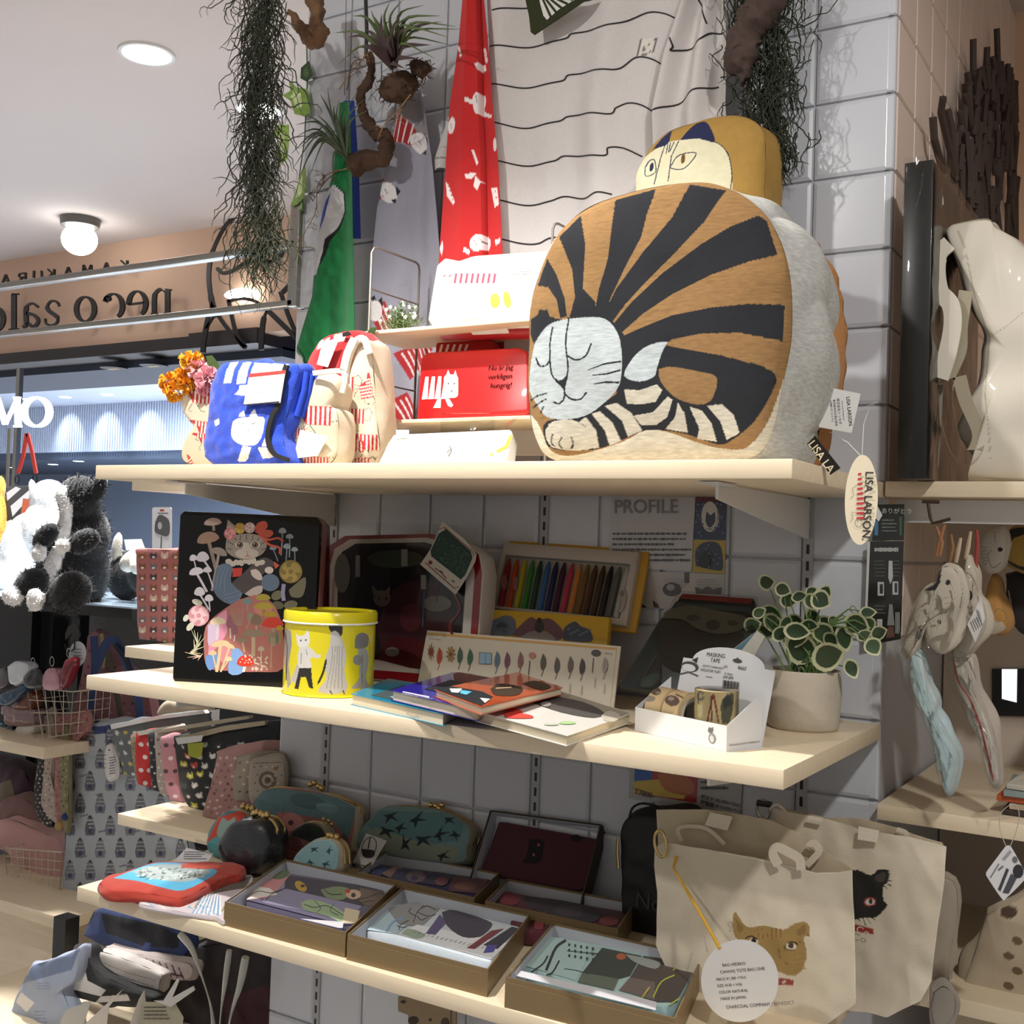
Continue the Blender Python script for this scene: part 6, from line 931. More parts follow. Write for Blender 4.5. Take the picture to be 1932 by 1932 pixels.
pt=leanY(1.585,ZB+.002,30); o,_,_=openbox('dark open box with burgundy cloth leaning against the tiles behind the golden boxes',None,[(876,1690),(1092,1724),(1131,1562),(926,1525)],h=.03,tilt=pt,name='leaning_box',gm=mat('dark_gold_card','3A2C1C',.5,.2),group=None,cloth_=(C80([(20,620),(130,320),(180,325),(725,425),(670,720),(590,740),(30,640)]),'4A1E2A',[('161014',spl(C80([(318,420),(340,432),(375,430),(405,445),(400,500),(385,560),(350,575),(280,570),(300,530),(312,480),(318,420)]),3)),('B0564E',el(*C80([(375,465)])[0],2.2,3)),('B0564E',el(*C80([(345,525)])[0],2.2,3)),('161014',el(*C80([(600,425)])[0],10,7))],'burgundy cloth with black cat motif lying in the dark leaning box','burgundy_cloth'))
# ---- pouches lying at the left end ----
zp=ZP(ZB+.022); ol=C60([(650,232),(690,190),(780,170),(1000,102),(1200,98),(1568,104),(1558,170),(1480,195),(1350,250),(1200,325),(1120,325),(1050,312),(900,288),(760,285),(690,270)])
o=thing('orange_pouch','soft orange pouch with blue and grey picture at the left end of the lowest shelf','pouch',U(320,1670,'Z',ZB)); mb=MB()
S=[(c,C60(Q)) for c,Q in [('4FA6CC',spl([(735,196),(850,150),(1000,100),(1180,98),(1400,138),(1370,190),(1195,275),(1060,258),(900,215),(735,196)],3)),('9AA6A4',spl([(860,155),(1000,112),(1180,108),(1360,145),(1330,180),(1200,220),(1000,200),(860,155)],3)),('C8472E',[(1180,105),(1360,103),(1440,110),(1420,135),(1340,138),(1180,128)])]]
r=random.Random(6); S+=[(('5A6462','C3CCCA','3E4846')[k%3],el(*C60([(r.uniform(900,1320),r.uniform(128,205))])[0],r.uniform(1.5,5),r.uniform(.7,1.6),-15,7)) for k in range(70)]
blob(mb,zp,ol,.016,.008,S,'AE3A2C','AE3A2C',N=260,M=80,ns=8,puff=.004,wr=.002,wf=40,pw=4,floor=ZB+.001); part('pouch_body',mb,INKF,o,smooth=70)
mb=MB(); pl=leanY(1.43,ZB+.03,40); mb.slab(pl,pl.hits(C60([(1125,95),(1215,0),(1390,38),(1345,100)])),0,.0006,'D2D3D6'); draw(pl,pxs(pl,[(c,C60(P)) for c,P in scrib(1200,20,1350,80,4,'5A5A66',.4,3)]),.0008,mb); part('paper_tag',mb,INK,o,smooth=0)
zp=ZP(ZB+.008); ol=C60([(910,335),(960,312),(1150,290),(1480,205),(1640,180),(1600,300),(1475,465),(1400,445),(1250,425),(940,372)]); o=thing('pastel_pouch','flat pastel pouch with blue, pink and white leaf pattern under the orange pouch','pouch',U(380,1700,'Z',ZB)); mb=MB()
S=[('5E5248',C60([(1180,300),(1640,180),(1600,260),(1420,290),(1280,345)]))]+[(('7FA8C4','E6C9C4','8A8458','F0EDE8')[k%4],ln(C60([(960+k*22,345+k*3),(1010+k*21,395-(k%3)*30)]),[4,1.2])) for k in range(24)]+[(('6E9ABC','E8E4E4')[k%2],ln(C60([(1250+k*14,440-(k%4)*5),(1330+k*8,300)]),[5,1])) for k in range(14)]
blob(mb,zp,ol,.007,.003,S,'C9BFC4','C9BFC4',N=200,M=60,ns=5,puff=.002,wr=.001,pw=4,floor=ZB); part('pouch_body',mb,INKF,o,smooth=70)
# ---- clasp purses ----
def purse(label,ol,y,deg,th,bul,S,base,frame,clasps,side=None,fr=.0028,ma=INKF,name='clasp_purse',z=ZB):
    pl=leanY(y,z,deg); xs=[p[0] for p in ol]; o=thing(name,label,'purse',(pl.pt(*pl.hit(sum(xs)/len(xs),max(p[1] for p in ol))).x,y,z),'clasp purses on the lowest shelf'); mb=MB(); blob(mb,pl,ol,th,bul,S,base,side or base,N=220,M=60,ns=8,puff=.004,wr=.0012,wf=50,pw=3.5,floor=z); part('purse_body',mb,ma,o,smooth=70)
    P=[pl.pt(*pl.hit(*p),-th*.35) for p in spl(frame,5)]; m=MB(); m.tube(P,fr,8); m2=[p-pl.n*th*.4 for p in P]; part('metal_frame',m,GOLDM,o); m=MB(); m.tube(m2,fr,8); part('metal_frame',m,GOLDM,o)
    for x,y_ in clasps: m=MB(); m.ell(pl.pt(*pl.hit(x,y_),-th*.3),(.0052,.005,.0056),12,8,nz=.5); part('clasp_knob',m,GOLDM,o)
    return o
def swallows(pts,c='2A3A3E'):
    S=[]
    for x,y,s,rot in pts: S+=xf([(c,[(-10,0),(0,-3),(12,-9),(4,-1),(14,5),(2,3),(-4,12),(-4,3)])],s,s,x,y,rot)
    return S
ol=C70([(600,640),(430,470),(395,400),(450,320),(520,280),(700,285),(860,320),(1000,380),(1030,420),(1010,600),(960,660)])
purse('wide clasp purse with teal top and pink poppies, leaning behind the acrylic stand',ol,1.585,20,.03,.008,[('5E7E84',C70([(380,420),(450,310),(520,275),(860,318),(1040,390),(990,600),(900,480),(700,440),(560,500),(430,500)])),('B8706E',C70([(540,480),(560,430),(640,425),(710,460),(720,500),(650,530),(560,540)])),('C98482',spl(C70([(590,450),(650,430),(715,470),(700,520),(620,540),(580,500),(590,450)]),3)),('4A3A40',el(*C70([(640,490)])[0],5,5)),('7E5A58',spl(C70([(600,560),(760,600),(960,560),(980,650),(640,660),(600,560)]),3)),('4E6A70',el(*C70([(740,360)])[0],34,14,10)),('6F9094',el(*C70([(860,400)])[0],22,9,10))],'9A6462',C70([(380,400),(440,320),(500,277),(620,275),(860,312),(960,350),(1035,400),(1010,560)]),C70([(740,250),(765,240),(790,262),(810,275)]),side='B5AC98')
ol=C70([(130,600),(150,530),(200,460),(260,420),(330,420),(370,440),(380,520),(360,640),(200,700),(140,660)])
purse('small round orange clasp purse with teal cat picture behind the black one',ol,1.49,12,.03,.008,[('C24A3A',C70([(130,600),(200,460),(330,415),(380,440),(300,500),(240,560),(180,620)])),('4F9AA0',spl(C70([(135,610),(200,570),(300,590),(340,640),(200,690),(135,610)]),3)),('8AA39C',spl(C70([(200,510),(225,460),(260,480),(300,455),(300,520),(270,580),(220,590),(190,560),(200,510)]),3))],'4F8A90',C70([(118,610),(145,530),(205,450),(270,412),(340,415),(370,435)]),C70([(330,390),(360,400),(385,405)]),side='B5AC98')
ol=C70([(198,650),(210,600),(270,510),(330,475),(440,470),(500,520),(515,640),(480,750),(400,800),(330,790),(240,740)])
o=purse('round black leather clasp purse with golden frame and ball clasps',ol,1.435,6,.045,.016,[],'1B1E22',C70([(350,470),(420,462),(480,475),(515,520),(515,560),(490,640)]),C70([(400,430),(425,440),(440,450),(462,445),(380,435)]),ma=mat('black_crackle_leather',None,.25,coat=.4,bump=1,bs=350))
ol=C70([(590,700),(600,620),(650,540),(730,495),(800,500),(845,550),(850,640),(800,720),(700,760),(600,740)])
purse('oval dark green clasp purse with pink poppies between the acrylic stand and golden box',ol,1.53,12,.03,.008,[('2E3834',C70([(640,560),(730,490),(830,520),(850,580),(760,620),(690,580)])),('8A5450',spl(C70([(600,620),(660,580),(740,600),(800,640),(760,720),(640,720),(600,620)]),3))],'6A4644',C70([(580,700),(595,620),(650,535),(735,488),(805,495),(850,550)]),C70([(820,470),(850,480),(870,500)]),side='A89F8A')
ol=C70([(640,760),(670,690),(730,630),(800,595),(880,595),(925,640),(930,720),(900,800),(780,800)])
purse('small oval clasp purse with swallows on pale blue, just behind the leftmost golden box',ol,1.475,12,.03,.008,[('7FA3A8',spl(C70([(670,700),(740,630),(820,600),(890,620),(920,680),(890,770),(780,790),(670,700)]),3))]+swallows([(*C70([(780,650)])[0],.75,20),(*C70([(870,660)])[0],.7,-30),(*C70([(760,730)])[0],.7,60),(*C70([(850,740)])[0],.75,0)]),'8FB0B2',C70([(660,710),(730,625),(800,590),(885,588),(935,640),(945,740)]),C70([(850,565),(870,570),(900,575)]),side='B5AC98')
ol=C70([(1040,560),(1110,480),(1180,410),(1240,392),(1400,395),(1560,420),(1680,480),(1730,540),(1710,640),(1660,735),(1300,700),(1060,640)])
purse('wide clasp purse with dark swallows on teal leaning against the tiles',ol,1.60,20,.035,.008,[('557A7E',C70([(1100,500),(1180,415),(1560,430),(1700,500),(1660,600),(1500,620),(1200,600)])),('7E8878',C70([(1060,600),(1150,520),(1400,600),(1650,640),(1660,735),(1200,700)]))]+swallows([(*C70([(x,y)])[0],s,a) for x,y,s,a in ((1240,450,1.3,10),(1400,470,1.4,-15),(1600,470,1.0,20),(1220,540,1.4,40),(1440,590,1.5,20),(1330,620,1.3,-60),(1560,690,1.1,0),(1180,600,1.1,30),(1640,560,1.0,60),(1540,560,1.3,-30),(1300,520,1.1,-10))],'1C2828'),'6E8A88',C70([(1140,450),(1190,398),(1260,385),(1400,388),(1560,412),(1690,480),(1735,560),(1700,660)]),C70([(1470,375),(1500,380),(1540,375),(1520,395)]),side='8E8672')
pl=YP(1.50); o=thing('acrylic_stand','clear acrylic display stand holding the clasp purses','stand',(U(560,1600,'Y',1.5).x,1.5,ZB)); 
for P,y in ((C70([(405,330),(600,400),(520,740),(370,690)]),1.50),(C70([(1035,370),(1040,390),(955,730),(900,710)]),1.50),(C70([(600,380),(1030,400),(960,720),(560,640)]),1.505)):
    m=MB(); pl=leanY(y,ZB,14); m.slab(pl,pl.hits(P),0,.0025); part('acrylic_panel',m,CLEAR,o,smooth=0)
m=MB(); pl=leanY(1.42,ZB,10); m.slab(pl,pl.hits(C70([(65,590),(330,660),(500,700),(430,810),(320,770),(70,640)])),0,.002); part('acrylic_panel',m,CLEAR,o,smooth=0)
pl=leanY(1.53,ZB,16); o=thing('cup_card','white card with a black oval cup drawing before the swallow purse','card',(U(690,1640,'Y',1.53).x,1.53,ZB)); m=MB(); m.slab(pl,pl.hits(C70([(1100,555),(1225,600),(1130,760),(1000,770)])),0,.001,'B4B0AC'); part('card',m,INK,o,smooth=0)
mb=draw(pl,pxs(pl,[('2E2622',ln([C70([(1118+48*math.cos(a)*.9+12*math.sin(a),640-62*math.sin(a))])[0] for a in np.linspace(0,6.28,24)],1.5)),('1E1816',spl(C70([(1075,650),(1150,660),(1140,700),(1090,700),(1075,650)]),3)),('2E2622',ln(C70([(1125,580),(1112,650)]),2))]),.0015,MB()); a,b_=pl.hit(*C70([(1010,760)])[0]); put(mb,pl,'MINTON',a,b_,.012,.002,'2E2622',rot=-2,bold=.01); part('card_print',mb,INK,o,smooth=0)
# ---- dark bag behind ----
pl=leanY(1.60,ZB,4); ol=C80([(880,760),(885,560),(875,380),(920,300),(1000,285),(1120,290),(1300,300),(1330,700),(1300,1000),(1000,1050),(900,980)]); o=thing('dark_bag','dark charcoal bag with metal buckle behind the front canvas tote','bag',(U(1200,1700,'Y',1.6).x,1.6,ZB)); mb=MB(); blob(mb,pl,ol,.05,.01,[],'1E1C1E',N=160,M=40,wr=.004); part('bag_body',mb,mat('dark_nylon',None,.6,var=.2,vs=30,bump=.4,bs=200),o,smooth=70)
m=MB(); m.tube([pl.pt(*pl.hit(*p),0) for p in spl(C80([(925,300),(945,240),(1000,212),(1080,225),(1140,250)]),5)],.002,6); part('handle',m,BLACK,o); m=MB(); m.tube([pl.pt(*pl.hit(*p),.008) for p in C80([(870,420),(866,500),(872,600)])],.0025,6); part('buckle',m,GOLDM,o)
m=MB(); a,b_=pl.hit(*C80([(980,830)])[0]); put(m,pl,'No',a,b_,.034,.014,'4A4640'); part('bag_print',m,INKF,o,smooth=0)
# ---- canvas totes ----
CV=crop(1150,1500,2.4706); TC=mat('tote_canvas',None,.95,var=.04,vs=12,bump=.6,bs=900)
def tote(label,y,front,back,Sf,gap,loc):
    pl=YP(y); pb_=YP(y+gap); o=thing('canvas_tote',label,'bag',loc,'cat-face canvas totes')
    for nm,p_,ol,S,cc_ in (('back_panel',pb_,back,[],'C4B69C'),('front_panel',pl,front,Sf,'D8CDB8')):
        q=resample(p_.hits(ol),240,0); c=q.mean(0); M=90; rr=np.linspace(0,1,M)[:,None,None]; A=c+(q-c)[None]*rr; P=np.array([[tuple(p_.pt(a[0],a[1],(.007*mno.noise(Vector((a[0]*14,a[1]*9,y*7)))+.003*mno.noise(Vector((a[0]*45,a[1]*30,1)))) )) for a in row] for row in A]); X,Y=projV(P); m=MB(); gmesh(m,P,paint(S,X,Y,cc_),True); P2=P.copy(); P2[...,1]+=.0015; gmesh(m,P2,np.broadcast_to(np.array(hx('BCAF96')),P.shape).copy(),True,flip=True)
        n=240; base=(M-1)*n; m.f+=[(base+i,base+(i+1)%n,base+(i+1)%n+M*n,base+i+M*n) for i in range(n)]; part(nm,m,TC,o,smooth=70)
    return o,pl,pb_
S=[('A08450',CV(Q)) for Q in (spl([(575,560),(590,548),(640,615),(720,608),(810,628),(860,600),(915,592),(935,620),(925,655),(905,670),(920,740),(905,800),(880,835),(840,842),(780,820),(720,800),(600,680),(575,620),(575,560)],3),)]+[(c,CV(Q)) for c,Q in [('8A6E42',spl([(870,630),(910,605),(915,640),(880,655),(870,630)],3)),('8A6E42',spl([(585,570),(625,620),(600,640),(585,570)],3)),('E0D6C4',el(845,705,26,15,8)),('2A2420',el(845,702,14,13)),('6A5236',el(845,702,6,6)),('2A2420',ln(spl([(812,722),(828,690),(862,686),(882,702)]),5)),('2A2420',ln([(820,724),(870,722)],3)),('DDD3C1',el(672,682,22,14,8)),('2A2420',el(672,680,12,13)),('2A2420',ln(spl([(632,668),(660,658),(690,672)]),6)),('2A2420',el(886,686,3,3)),('9A4A48',[(785,852),(860,862),(858,888),(783,884)]),('C9B8A8',el(812,872,10,8))]]+[('8A5A38',ln(CV([(690+k*22,620),(695+k*20,665+8*(k%2))]),1.6)) for k in range(6)]+[('8A6E42',ln(CV([(860,745+k*24),(915,735+k*24)]),1.3)) for k in range(4)]+[('6A5236',ln(CV(spl([(790,715),(795,760),(830,790)])),1.3))]+[('5A4A34',ln(CV([(570+k*3,590+k*10),(548+k*4,600+k*12)]),1)) for k in range(4)]+[('5A4A34',ln(CV([(915+k*3,650+k*2),(937+k*2,658+k*2)]),1)) for k in range(3)]+[('E6DCC8',ln(CV([(1130,350),(1140,600),(1150,960)]),3)),('E6DCC8',ln(CV(spl([(290,225),(520,265),(840,335),(960,362),(1060,360),(1132,346)],4)),3))]
fr=CV([(205,250),(250,222),(300,225),(520,268),(750,308),(860,338),(960,363),(1060,362),(1132,348),(1140,600),(1150,970),(1040,1050),(960,1100),(700,1100),(450,1000),(300,900),(215,700),(222,450),(205,330)])
bk=CV([(215,70),(330,66),(440,66),(620,95),(760,120),(900,190),(1000,262),(1132,346),(1135,800),(900,900),(240,650)])
o,pl,pb_=tote('front canvas tote with tan cat face and round white tag',1.43,fr,bk,S,.04,(-.5,1.45,ZB+.002))
def loop(pl,P,w,c0,o,nm='strap',ma=TC,d=.0018,col='D8CDB8'):
    m=MB(); m.slab(pl,pl.hits(ln(spl(CV(P),6),w)),c0,c0+d,col); part(nm,m,ma,o,smooth=60)
loop(pl,[(295,235),(280,180),(330,165),(420,180),(500,250)],7,-.03,o); loop(pl,[(800,320),(775,270),(790,235),(840,255),(895,290),(905,340)],17,.009,o); loop(pb_,[(935,240),(960,215),(990,250),(960,290),(930,320)],13,.01,o)
m=MB(); m.slab(pb_,pb_.hits(CV([(480,75),(585,95),(560,160),(455,135)])),.0075,.009,'E0D6C2'); part('sewn_patch',m,TC,o,smooth=0)
def ringtube(pl,cx,cy,rx,ry,c0,o,rot=0,nm='metal_ring',ma=GOLDM,r_=.0022): m=MB(); m.tube([pl.pt(*pl.hit(x,y),c0) for x,y in el(cx,cy,rx,ry,rot,24)],r_,7,closed=True); part(nm,m,ma,o)
ringtube(pl,*CV([(250,222)])[0],11,25,.008,o,-8)
pl2=YP(1.33); t=thing('round_tag','round white paper tag hanging from a yellow ribbon before the front tote','tag',U(1395,1852,'Y',1.33)); m=MB(); c_=CV([(607,866)])[0]; m.slab(pl2,pl2.hits(el(*c_,73,78,0,48)),-.0006,0,'D9D8D6'); part('tag_card',m,INK,t)
m=MB()
for s_,x,y,sz in (('BAG HIDEKO',528,800,.0062),('CANVAS TOTE BAG ONE',518,832,.0062),('PRICE ¥1,300 +TAX',500,866,.0056),('SIZE W30 × H36',504,896,.0056),('COLOR NATURAL',512,926,.0056),('MADE IN JAPAN',520,956,.0056),('CHARCOAL COMPANY / BENEDICT',545,996,.0066)): a,b_=pl2.hit(*CV([(x,y)])[0]); put(m,pl2,s_,a,b_,sz*.82,.0006,'3A3A3E',rot=17)
part('tag_print',m,INK,t,smooth=0)
m=MB(); P=[U(*CV([(312,290)])[0],'Y',1.425),U(*CV([(298,340)])[0],'Y',1.41),U(*CV([(380,480)])[0],'Y',1.38),U(*CV([(450,600)])[0],'Y',1.35),U(*CV([(515,715)])[0],'Y',1.329)]; m.tube(P,[.0026,.0016,.0022,.0022,.0022],6); part('ribbon',m,mat('yellow_ribbon','D9A93A',.7),t)
m=MB(); m.tube([U(*CV([(435,640)])[0],'Y',1.40),U(*CV([(455,730)])[0],'Y',1.35)],.0006,4); m.tube([U(*CV([(500,1020)])[0],'Y',1.335),U(*CV([(550,1090)])[0],'Y',1.36)],.0006,4); part('thread',m,mat('nylon_thread'),t)
S=[(c,CV(Q)) for c,Q in [('24221F',spl([(1100,350),(1160,350),(1215,375),(1250,350),(1300,350),(1300,400),(1275,432),(1278,490),(1295,515),(1270,545),(1240,570),(1180,572),(1100,570),(1100,350)],3)),('45403C',spl([(1235,385),(1265,360),(1290,365),(1280,400),(1250,405),(1235,385)],3)),('D8C9C0',el(1215,498,24,16,-10)),('A8443C',ln(ring(1215,498,27,19,4,0,360,1),3)),('3A302C',el(1217,496,9,13)),('9A3A30',[(1100,600),(1150,603),(1232,625),(1230,650),(1100,628)])]]+[('24221F',ln(CV(Q),1.4)) for Q in ([(1295,395),(1318,405)],[(1290,410),(1312,425)],[(1280,420),(1295,440)],[(1180,570),(1195,610)],[(1195,568),(1220,600)],[(1215,568),(1240,582)],[(1150,572),(1170,588)])]+[('E2D8C6',ln(CV([(1570,240),(1560,400),(1520,680),(1500,860)]),3))]
fr=CV([(760,62),(830,80),(930,100),(1010,115),(1160,160),(1300,178),(1440,205),(1570,240),(1560,400),(1530,600),(1500,870),(1450,960),(1290,1040),(1200,1015),(900,1000),(760,900)]); bk=CV([(800,60),(1000,108),(1180,112),(1340,150),(1420,185),(1555,225),(1540,500),(1480,985),(1380,980),(900,800)])
o,pl,pb_=tote('rear canvas tote with black cat face, half hidden by the front tote',1.52,fr,bk,S,.03,(-.34,1.53,.87))
m=MB(); a,b_=pl.hit(*CV([(1155,632)])[0]); put(m,pl,'Co',a,b_,.014,.009,'D8C9C0',rot=-8); part('label_text',m,INKF,o,smooth=0)
ringtube(pl,*CV([(722,66)])[0],12,18,.004,o,-10,ma=STEEL); m=MB(); m.slab(pl,pl.hits(CV([(695,18),(765,30),(755,55),(690,45)])),.002,.008); part('hook_cover',m,BLACK,o,bevel=.001)
loop(pl,[(750,60),(790,42),(830,75)],4,.004,o); loop(pb_,[(1350,150),(1390,165),(1400,190)],8,.012,o)
m=MB(); m.slab(pl,pl.hits(CV([(1170,140),(1265,160),(1255,215),(1165,200)])),.008,.0095,'E0D6C2'); part('sewn_patch',m,TC,o,smooth=0); m=MB(); m.slab(pl,pl.hits(CV([(935,90),(1005,103),(995,120),(930,108)])),.006,.008,'E0D6C2'); part('sewn_patch',m,TC,o,smooth=0)
# patterned pouch pieces hanging below the shelf
pl=YP(1.60); m=MB(); m.slab(pl,pl.hits([(751,1880),(860,1900),(860,1990),(772,1990),(770,1915),(751,1908)]),-.004,0,'8E7A5E'); o=single('brown_print_cloth',m,INKF,'brown printed cloth bag hanging under the lowest shelf','bag'); draw(pl,pxs(pl,[('3A2E22',el(780,1925,10,8)),('3A2E22',el(812,1924,3,3)),('4A3E2E',el(840,1930,8,10)),('4A3E2E',ln([(851,1905),(852,1990)],1.5)),('3A2E22',el(761,1890,5,3))]),.0004,name='cloth_print',parent=o,ma=INKF)
# ================= RIGHT BAY =================
YB=1.645
b=MB(); z0=U(1720,986,'Y',1.70).z; b.box(Xr+.01,.35,1.69,1.70,z0,1.531); struct('trim_5',b,WHITEM,smooth=0)
o=thing('framed_panel','tall black framed panel in clear film standing at the column corner','frame',(Xr+.02,1.62,1.555)); A=U(1692,905,'Y',1.605); T_=U(1692,310,'Y',1.605).z; w=U(1744,600,'Y',1.605).x-U(1690,600,'Y',1.605).x
m=MB(); m.box(A.x,A.x+w,1.605,1.63,1.556,T_); part('frame_side',m,mat('black_frame','1E1C1C',.35,coat=.2),o,bevel=.001)
p0=Vector((A.x+w,1.605,0)); 
pl=XP(A.x+w+.001); y1=2.0
m=MB(); m.box(A.x+w-.02,A.x+w,1.63,1.98,1.556,T_); part('panel',m,mat('grey_panel','8A8078',.6),o,smooth=0)
m=MB(); m.grid(lambda u,v:Vector((A.x+w+.004+.003*mno.noise(Vector((u*9,v*14,0))),1.60+.42*u,1.556+(T_-1.55)*v)),20,30); part('film_wrap',m,FILM,o)
m=MB(); m.grid(lambda u,v:Vector((A.x-.001+(w+.004)*u,1.602+.002*mno.noise(Vector((u*9,v*24,4))),1.556+(T_-1.55)*v)),10,30); part('film_wrap',m,FILM,o)
m=MB(); pl=YP(1.66); m.slab(pl,pl.hits([(1757,345),(1766,340),(1778,355),(1780,385),(1776,392),(1760,380)]),-.001,0,'E4E0DE'); part('price_label',m,INK,o,smooth=0)
# white leather bag
CW_=crop(1450,400,3.22); LE=mat('white_leather',None,.5,coat=.05,bump=.15,bs=300); o=thing('white_bag','large soft white leather bag slumped on the upper shelf of the right bay','bag',(U(1880,905,'Y',1.68).x,1.70,1.556)); pl=YP(1.68)
ol=CW_([(1215,1610),(1240,1500),(1290,1400),(1240,1280),(1200,1200),(1290,1020),(1310,850),(1340,760),(1270,640),(1200,480),(1140,300),(1085,150),(1100,90),(1160,65),(1330,40),(1380,90),(1480,150),(1560,220),(1680,320),(1800,500),(1850,1000),(1850,1620),(1600,1635)])
S=[('B8AE98',CW_(Q)) for Q in (ln([(1150,100),(1200,250),(1250,500),(1320,700),(1345,760)],8),ln([(1345,770),(1330,900),(1315,1100),(1340,1350),(1345,1500)],7),ln([(1345,760),(1450,690),(1560,600)],5))]
mb=MB(); blob(mb,pl,ol,.12,.03,S,'DAD3C4','D6CFC0',N=300,M=90,ns=12,puff=.01,wr=.012,wf=13,pw=3,floor=1.556); part('bag_body',mb,LE,o,smooth=70)
def strap(P,w,y,c='DAD3C4',nm='strap'):
    pl=YP(y); m=MB(); m.slab(pl,pl.hits(ln(spl(CW_(P),6),w)),-.002,.002,c); part(nm,m,LE,o,smooth=60)
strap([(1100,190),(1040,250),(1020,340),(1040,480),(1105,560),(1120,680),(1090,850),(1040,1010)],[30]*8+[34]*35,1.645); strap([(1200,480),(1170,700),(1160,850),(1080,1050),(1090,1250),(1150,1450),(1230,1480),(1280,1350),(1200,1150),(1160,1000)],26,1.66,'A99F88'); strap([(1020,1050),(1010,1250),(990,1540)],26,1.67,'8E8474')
# black sticks decoration on the side of the column
o=thing('stick_relief','relief of dark brown sticks standing up the cream side of the column','decoration',(Xr+.005,2.2,1.9)); r=random.Random(9); BR=mat('dark_stick','40342E',.6); CX=crop(1640,0,4.2); pl=XP(Xr+.012)
for Q,w_ in (([(462,935),(475,1100),(560,1370)],8),([(527,780),(545,900),(610,1250),(625,1400)],9),([(597,872),(610,1000),(640,1380)],8),([(660,1065),(640,1450)],6),([(780,318),(790,600)],8),([(893,380),(900,620)],7),([(987,230),(1000,520)],7),([(940,460),(960,650)],8),([(720,755),(700,1100)],7),([(690,1005),(690,1300)],7),([(755,580),(790,960)],8),([(1120,660),(1125,900)],7)):
    m=MB(); m.tube([pl.pt(*pl.hit(*CX([p])[0]),.004+.008*r.random()) for p in Q],.0062,5); part('stick',m,BR,o,smooth=0)
for k in range(150):
    x=r.uniform(650,1120); top=np.interp(x,[650,700,760,900,1000,1060,1120],[1060,900,590,520,500,540,700]); y=r.uniform(top,1850); L=r.uniform(200,420); a=r.uniform(-.13,.13); 
    if x-(y*.0)<650+max(0,(y-1350))*.35: continue
    P=[CX([(x-a*L*.5,max(y-L*.5,top))])[0],CX([(x+a*L*.5,y+L*.5)])[0]]; m=MB(); c=.003+.016*r.random(); m.tube([pl.pt(*pl.hit(*p),c) for p in P],.0058,4); part('stick',m,BR,o,smooth=0)
# hook, bagged plush fish
m=MB(); pl=YP(1.64); m.tube([pl.pt(*pl.hit(*p)) for p in [(1740,946),(1772,947)]],.003,6); m.tube([pl.pt(*pl.hit(*p)) for p in [(1751,950),(1755,975),(1759,987),(1775,984),(1793,979)]],.0024,6); hk=single('wire_hook',m,mat('brown_wire','4A3A2C',.5,.4),'bent brown wire hook under the upper shelf of the right bay','hook')
C4_=crop(1550,900,3.22); BZ=INKF
def fish(label,y,ol,base,S,th=.03,bul=.015,film=True,top=1559,cat='toy'):
    pl=YP(y); q=C4_(ol); xs=[p[0] for p in q];ys=[p[1] for p in q]; o=thing('plush_fish',label,cat,U(sum(xs)/len(xs),max(ys),'Y',y),'bagged plush fish hanging in the right bay'); mb=MB(); blob(mb,pl,q,th,bul,[(c,C4_(P)) for c,P in S],base,N=200,M=60,puff=.006,wr=.003,wf=25); part('plush_body',mb,BZ,o,smooth=70)
    if film:
        c=[sum(xs)/len(xs),sum(ys)/len(ys)]; Q=[(c[0]+(x-c[0])*1.2,c[1]+(y_-c[1])*1.06) for x,y_ in q]; m=MB(); H=resample(pl.hits(Q),60,2); cc_=H.mean(0); m.grid(lambda u,v:pl.pt(*(cc_+(H[int(u*59.99)%60]-cc_)*v),bul+.006+.006*mno.noise(Vector((u*14,v*6,y*9)))),60,10); part('film_bag',m,FILM,o)
    return o
G_='6E6860'
fish('cream plush fish with grey stripes in clear film, upper left in the bay',1.60,[(495,1040),(520,950),(570,780),(620,690),(700,640),(720,560),(760,540),(820,570),(850,650),(860,740),(830,850),(800,960),(720,1060),(640,1000),(620,900),(600,1020),(540,1100)],'D0C6B6',[('2E2A28',[(620,690),(700,600),(730,545),(720,640),(690,690)]),('2E2A28',ln(spl([(730,550),(790,545),(840,600),(857,680),(840,800)]),3)),('8A7E6E',ln(spl([(690,680),(620,780),(570,900),(530,1020)]),1.5)),('8A7E6E',ln(spl([(780,640),(810,720),(790,850),(740,950)]),1.5)),('2E2A28',el(768,640,16,16)),('4A443C',el(715,880,12,16)),(G_,ln([(640,835),(680,810),(685,840)],2)),(G_,el(590,960,18,40,20)),('8A8074',ln([(735,740),(775,730)],3)),('8A8074',ln([(745,770),(780,765)],3)),('B8AC9A',ln(spl([(700,700),(730,800),(700,930)]),6))])
fish('cream plush fish with white dotted label in clear film, upper right in the bay',1.635,[(840,700),(860,600),(880,500),(910,510),(950,600),(950,720),(990,780),(1000,900),(950,1000),(880,1080),(800,1080),(830,900)],'C6BCAC',[('2E2A28',ln(spl([(850,570),(910,600),(945,680),(950,760)]),3)),('2E2A28',el(900,720,18,30)),(G_,ln([(890,740),(900,830)],5))])
o=fish('long pale blue plush fish in clear film hanging below the cream one',1.60,[(545,1070),(600,1075),(625,1150),(650,1250),(700,1350),(705,1440),(760,1540),(820,1640),(830,1740),(800,1880),(760,1930),(720,1800),(700,1660),(640,1450),(560,1300),(535,1180)],'B9CDD0',[('D6D3CC',ln(spl([(600,1080),(640,1230),(700,1380),(720,1450),(830,1680),(790,1900)]),9)),('8A8E90',ln(spl([(640,1100),(720,1300),(800,1500),(835,1700)]),5)),('7FA4AC',ln(spl([(550,1150),(620,1350),(690,1500),(780,1760)]),3)),('9A9690',el(715,1820,24,44,-15)),('C9C4BA',el(715,1820,17,34,-15))])
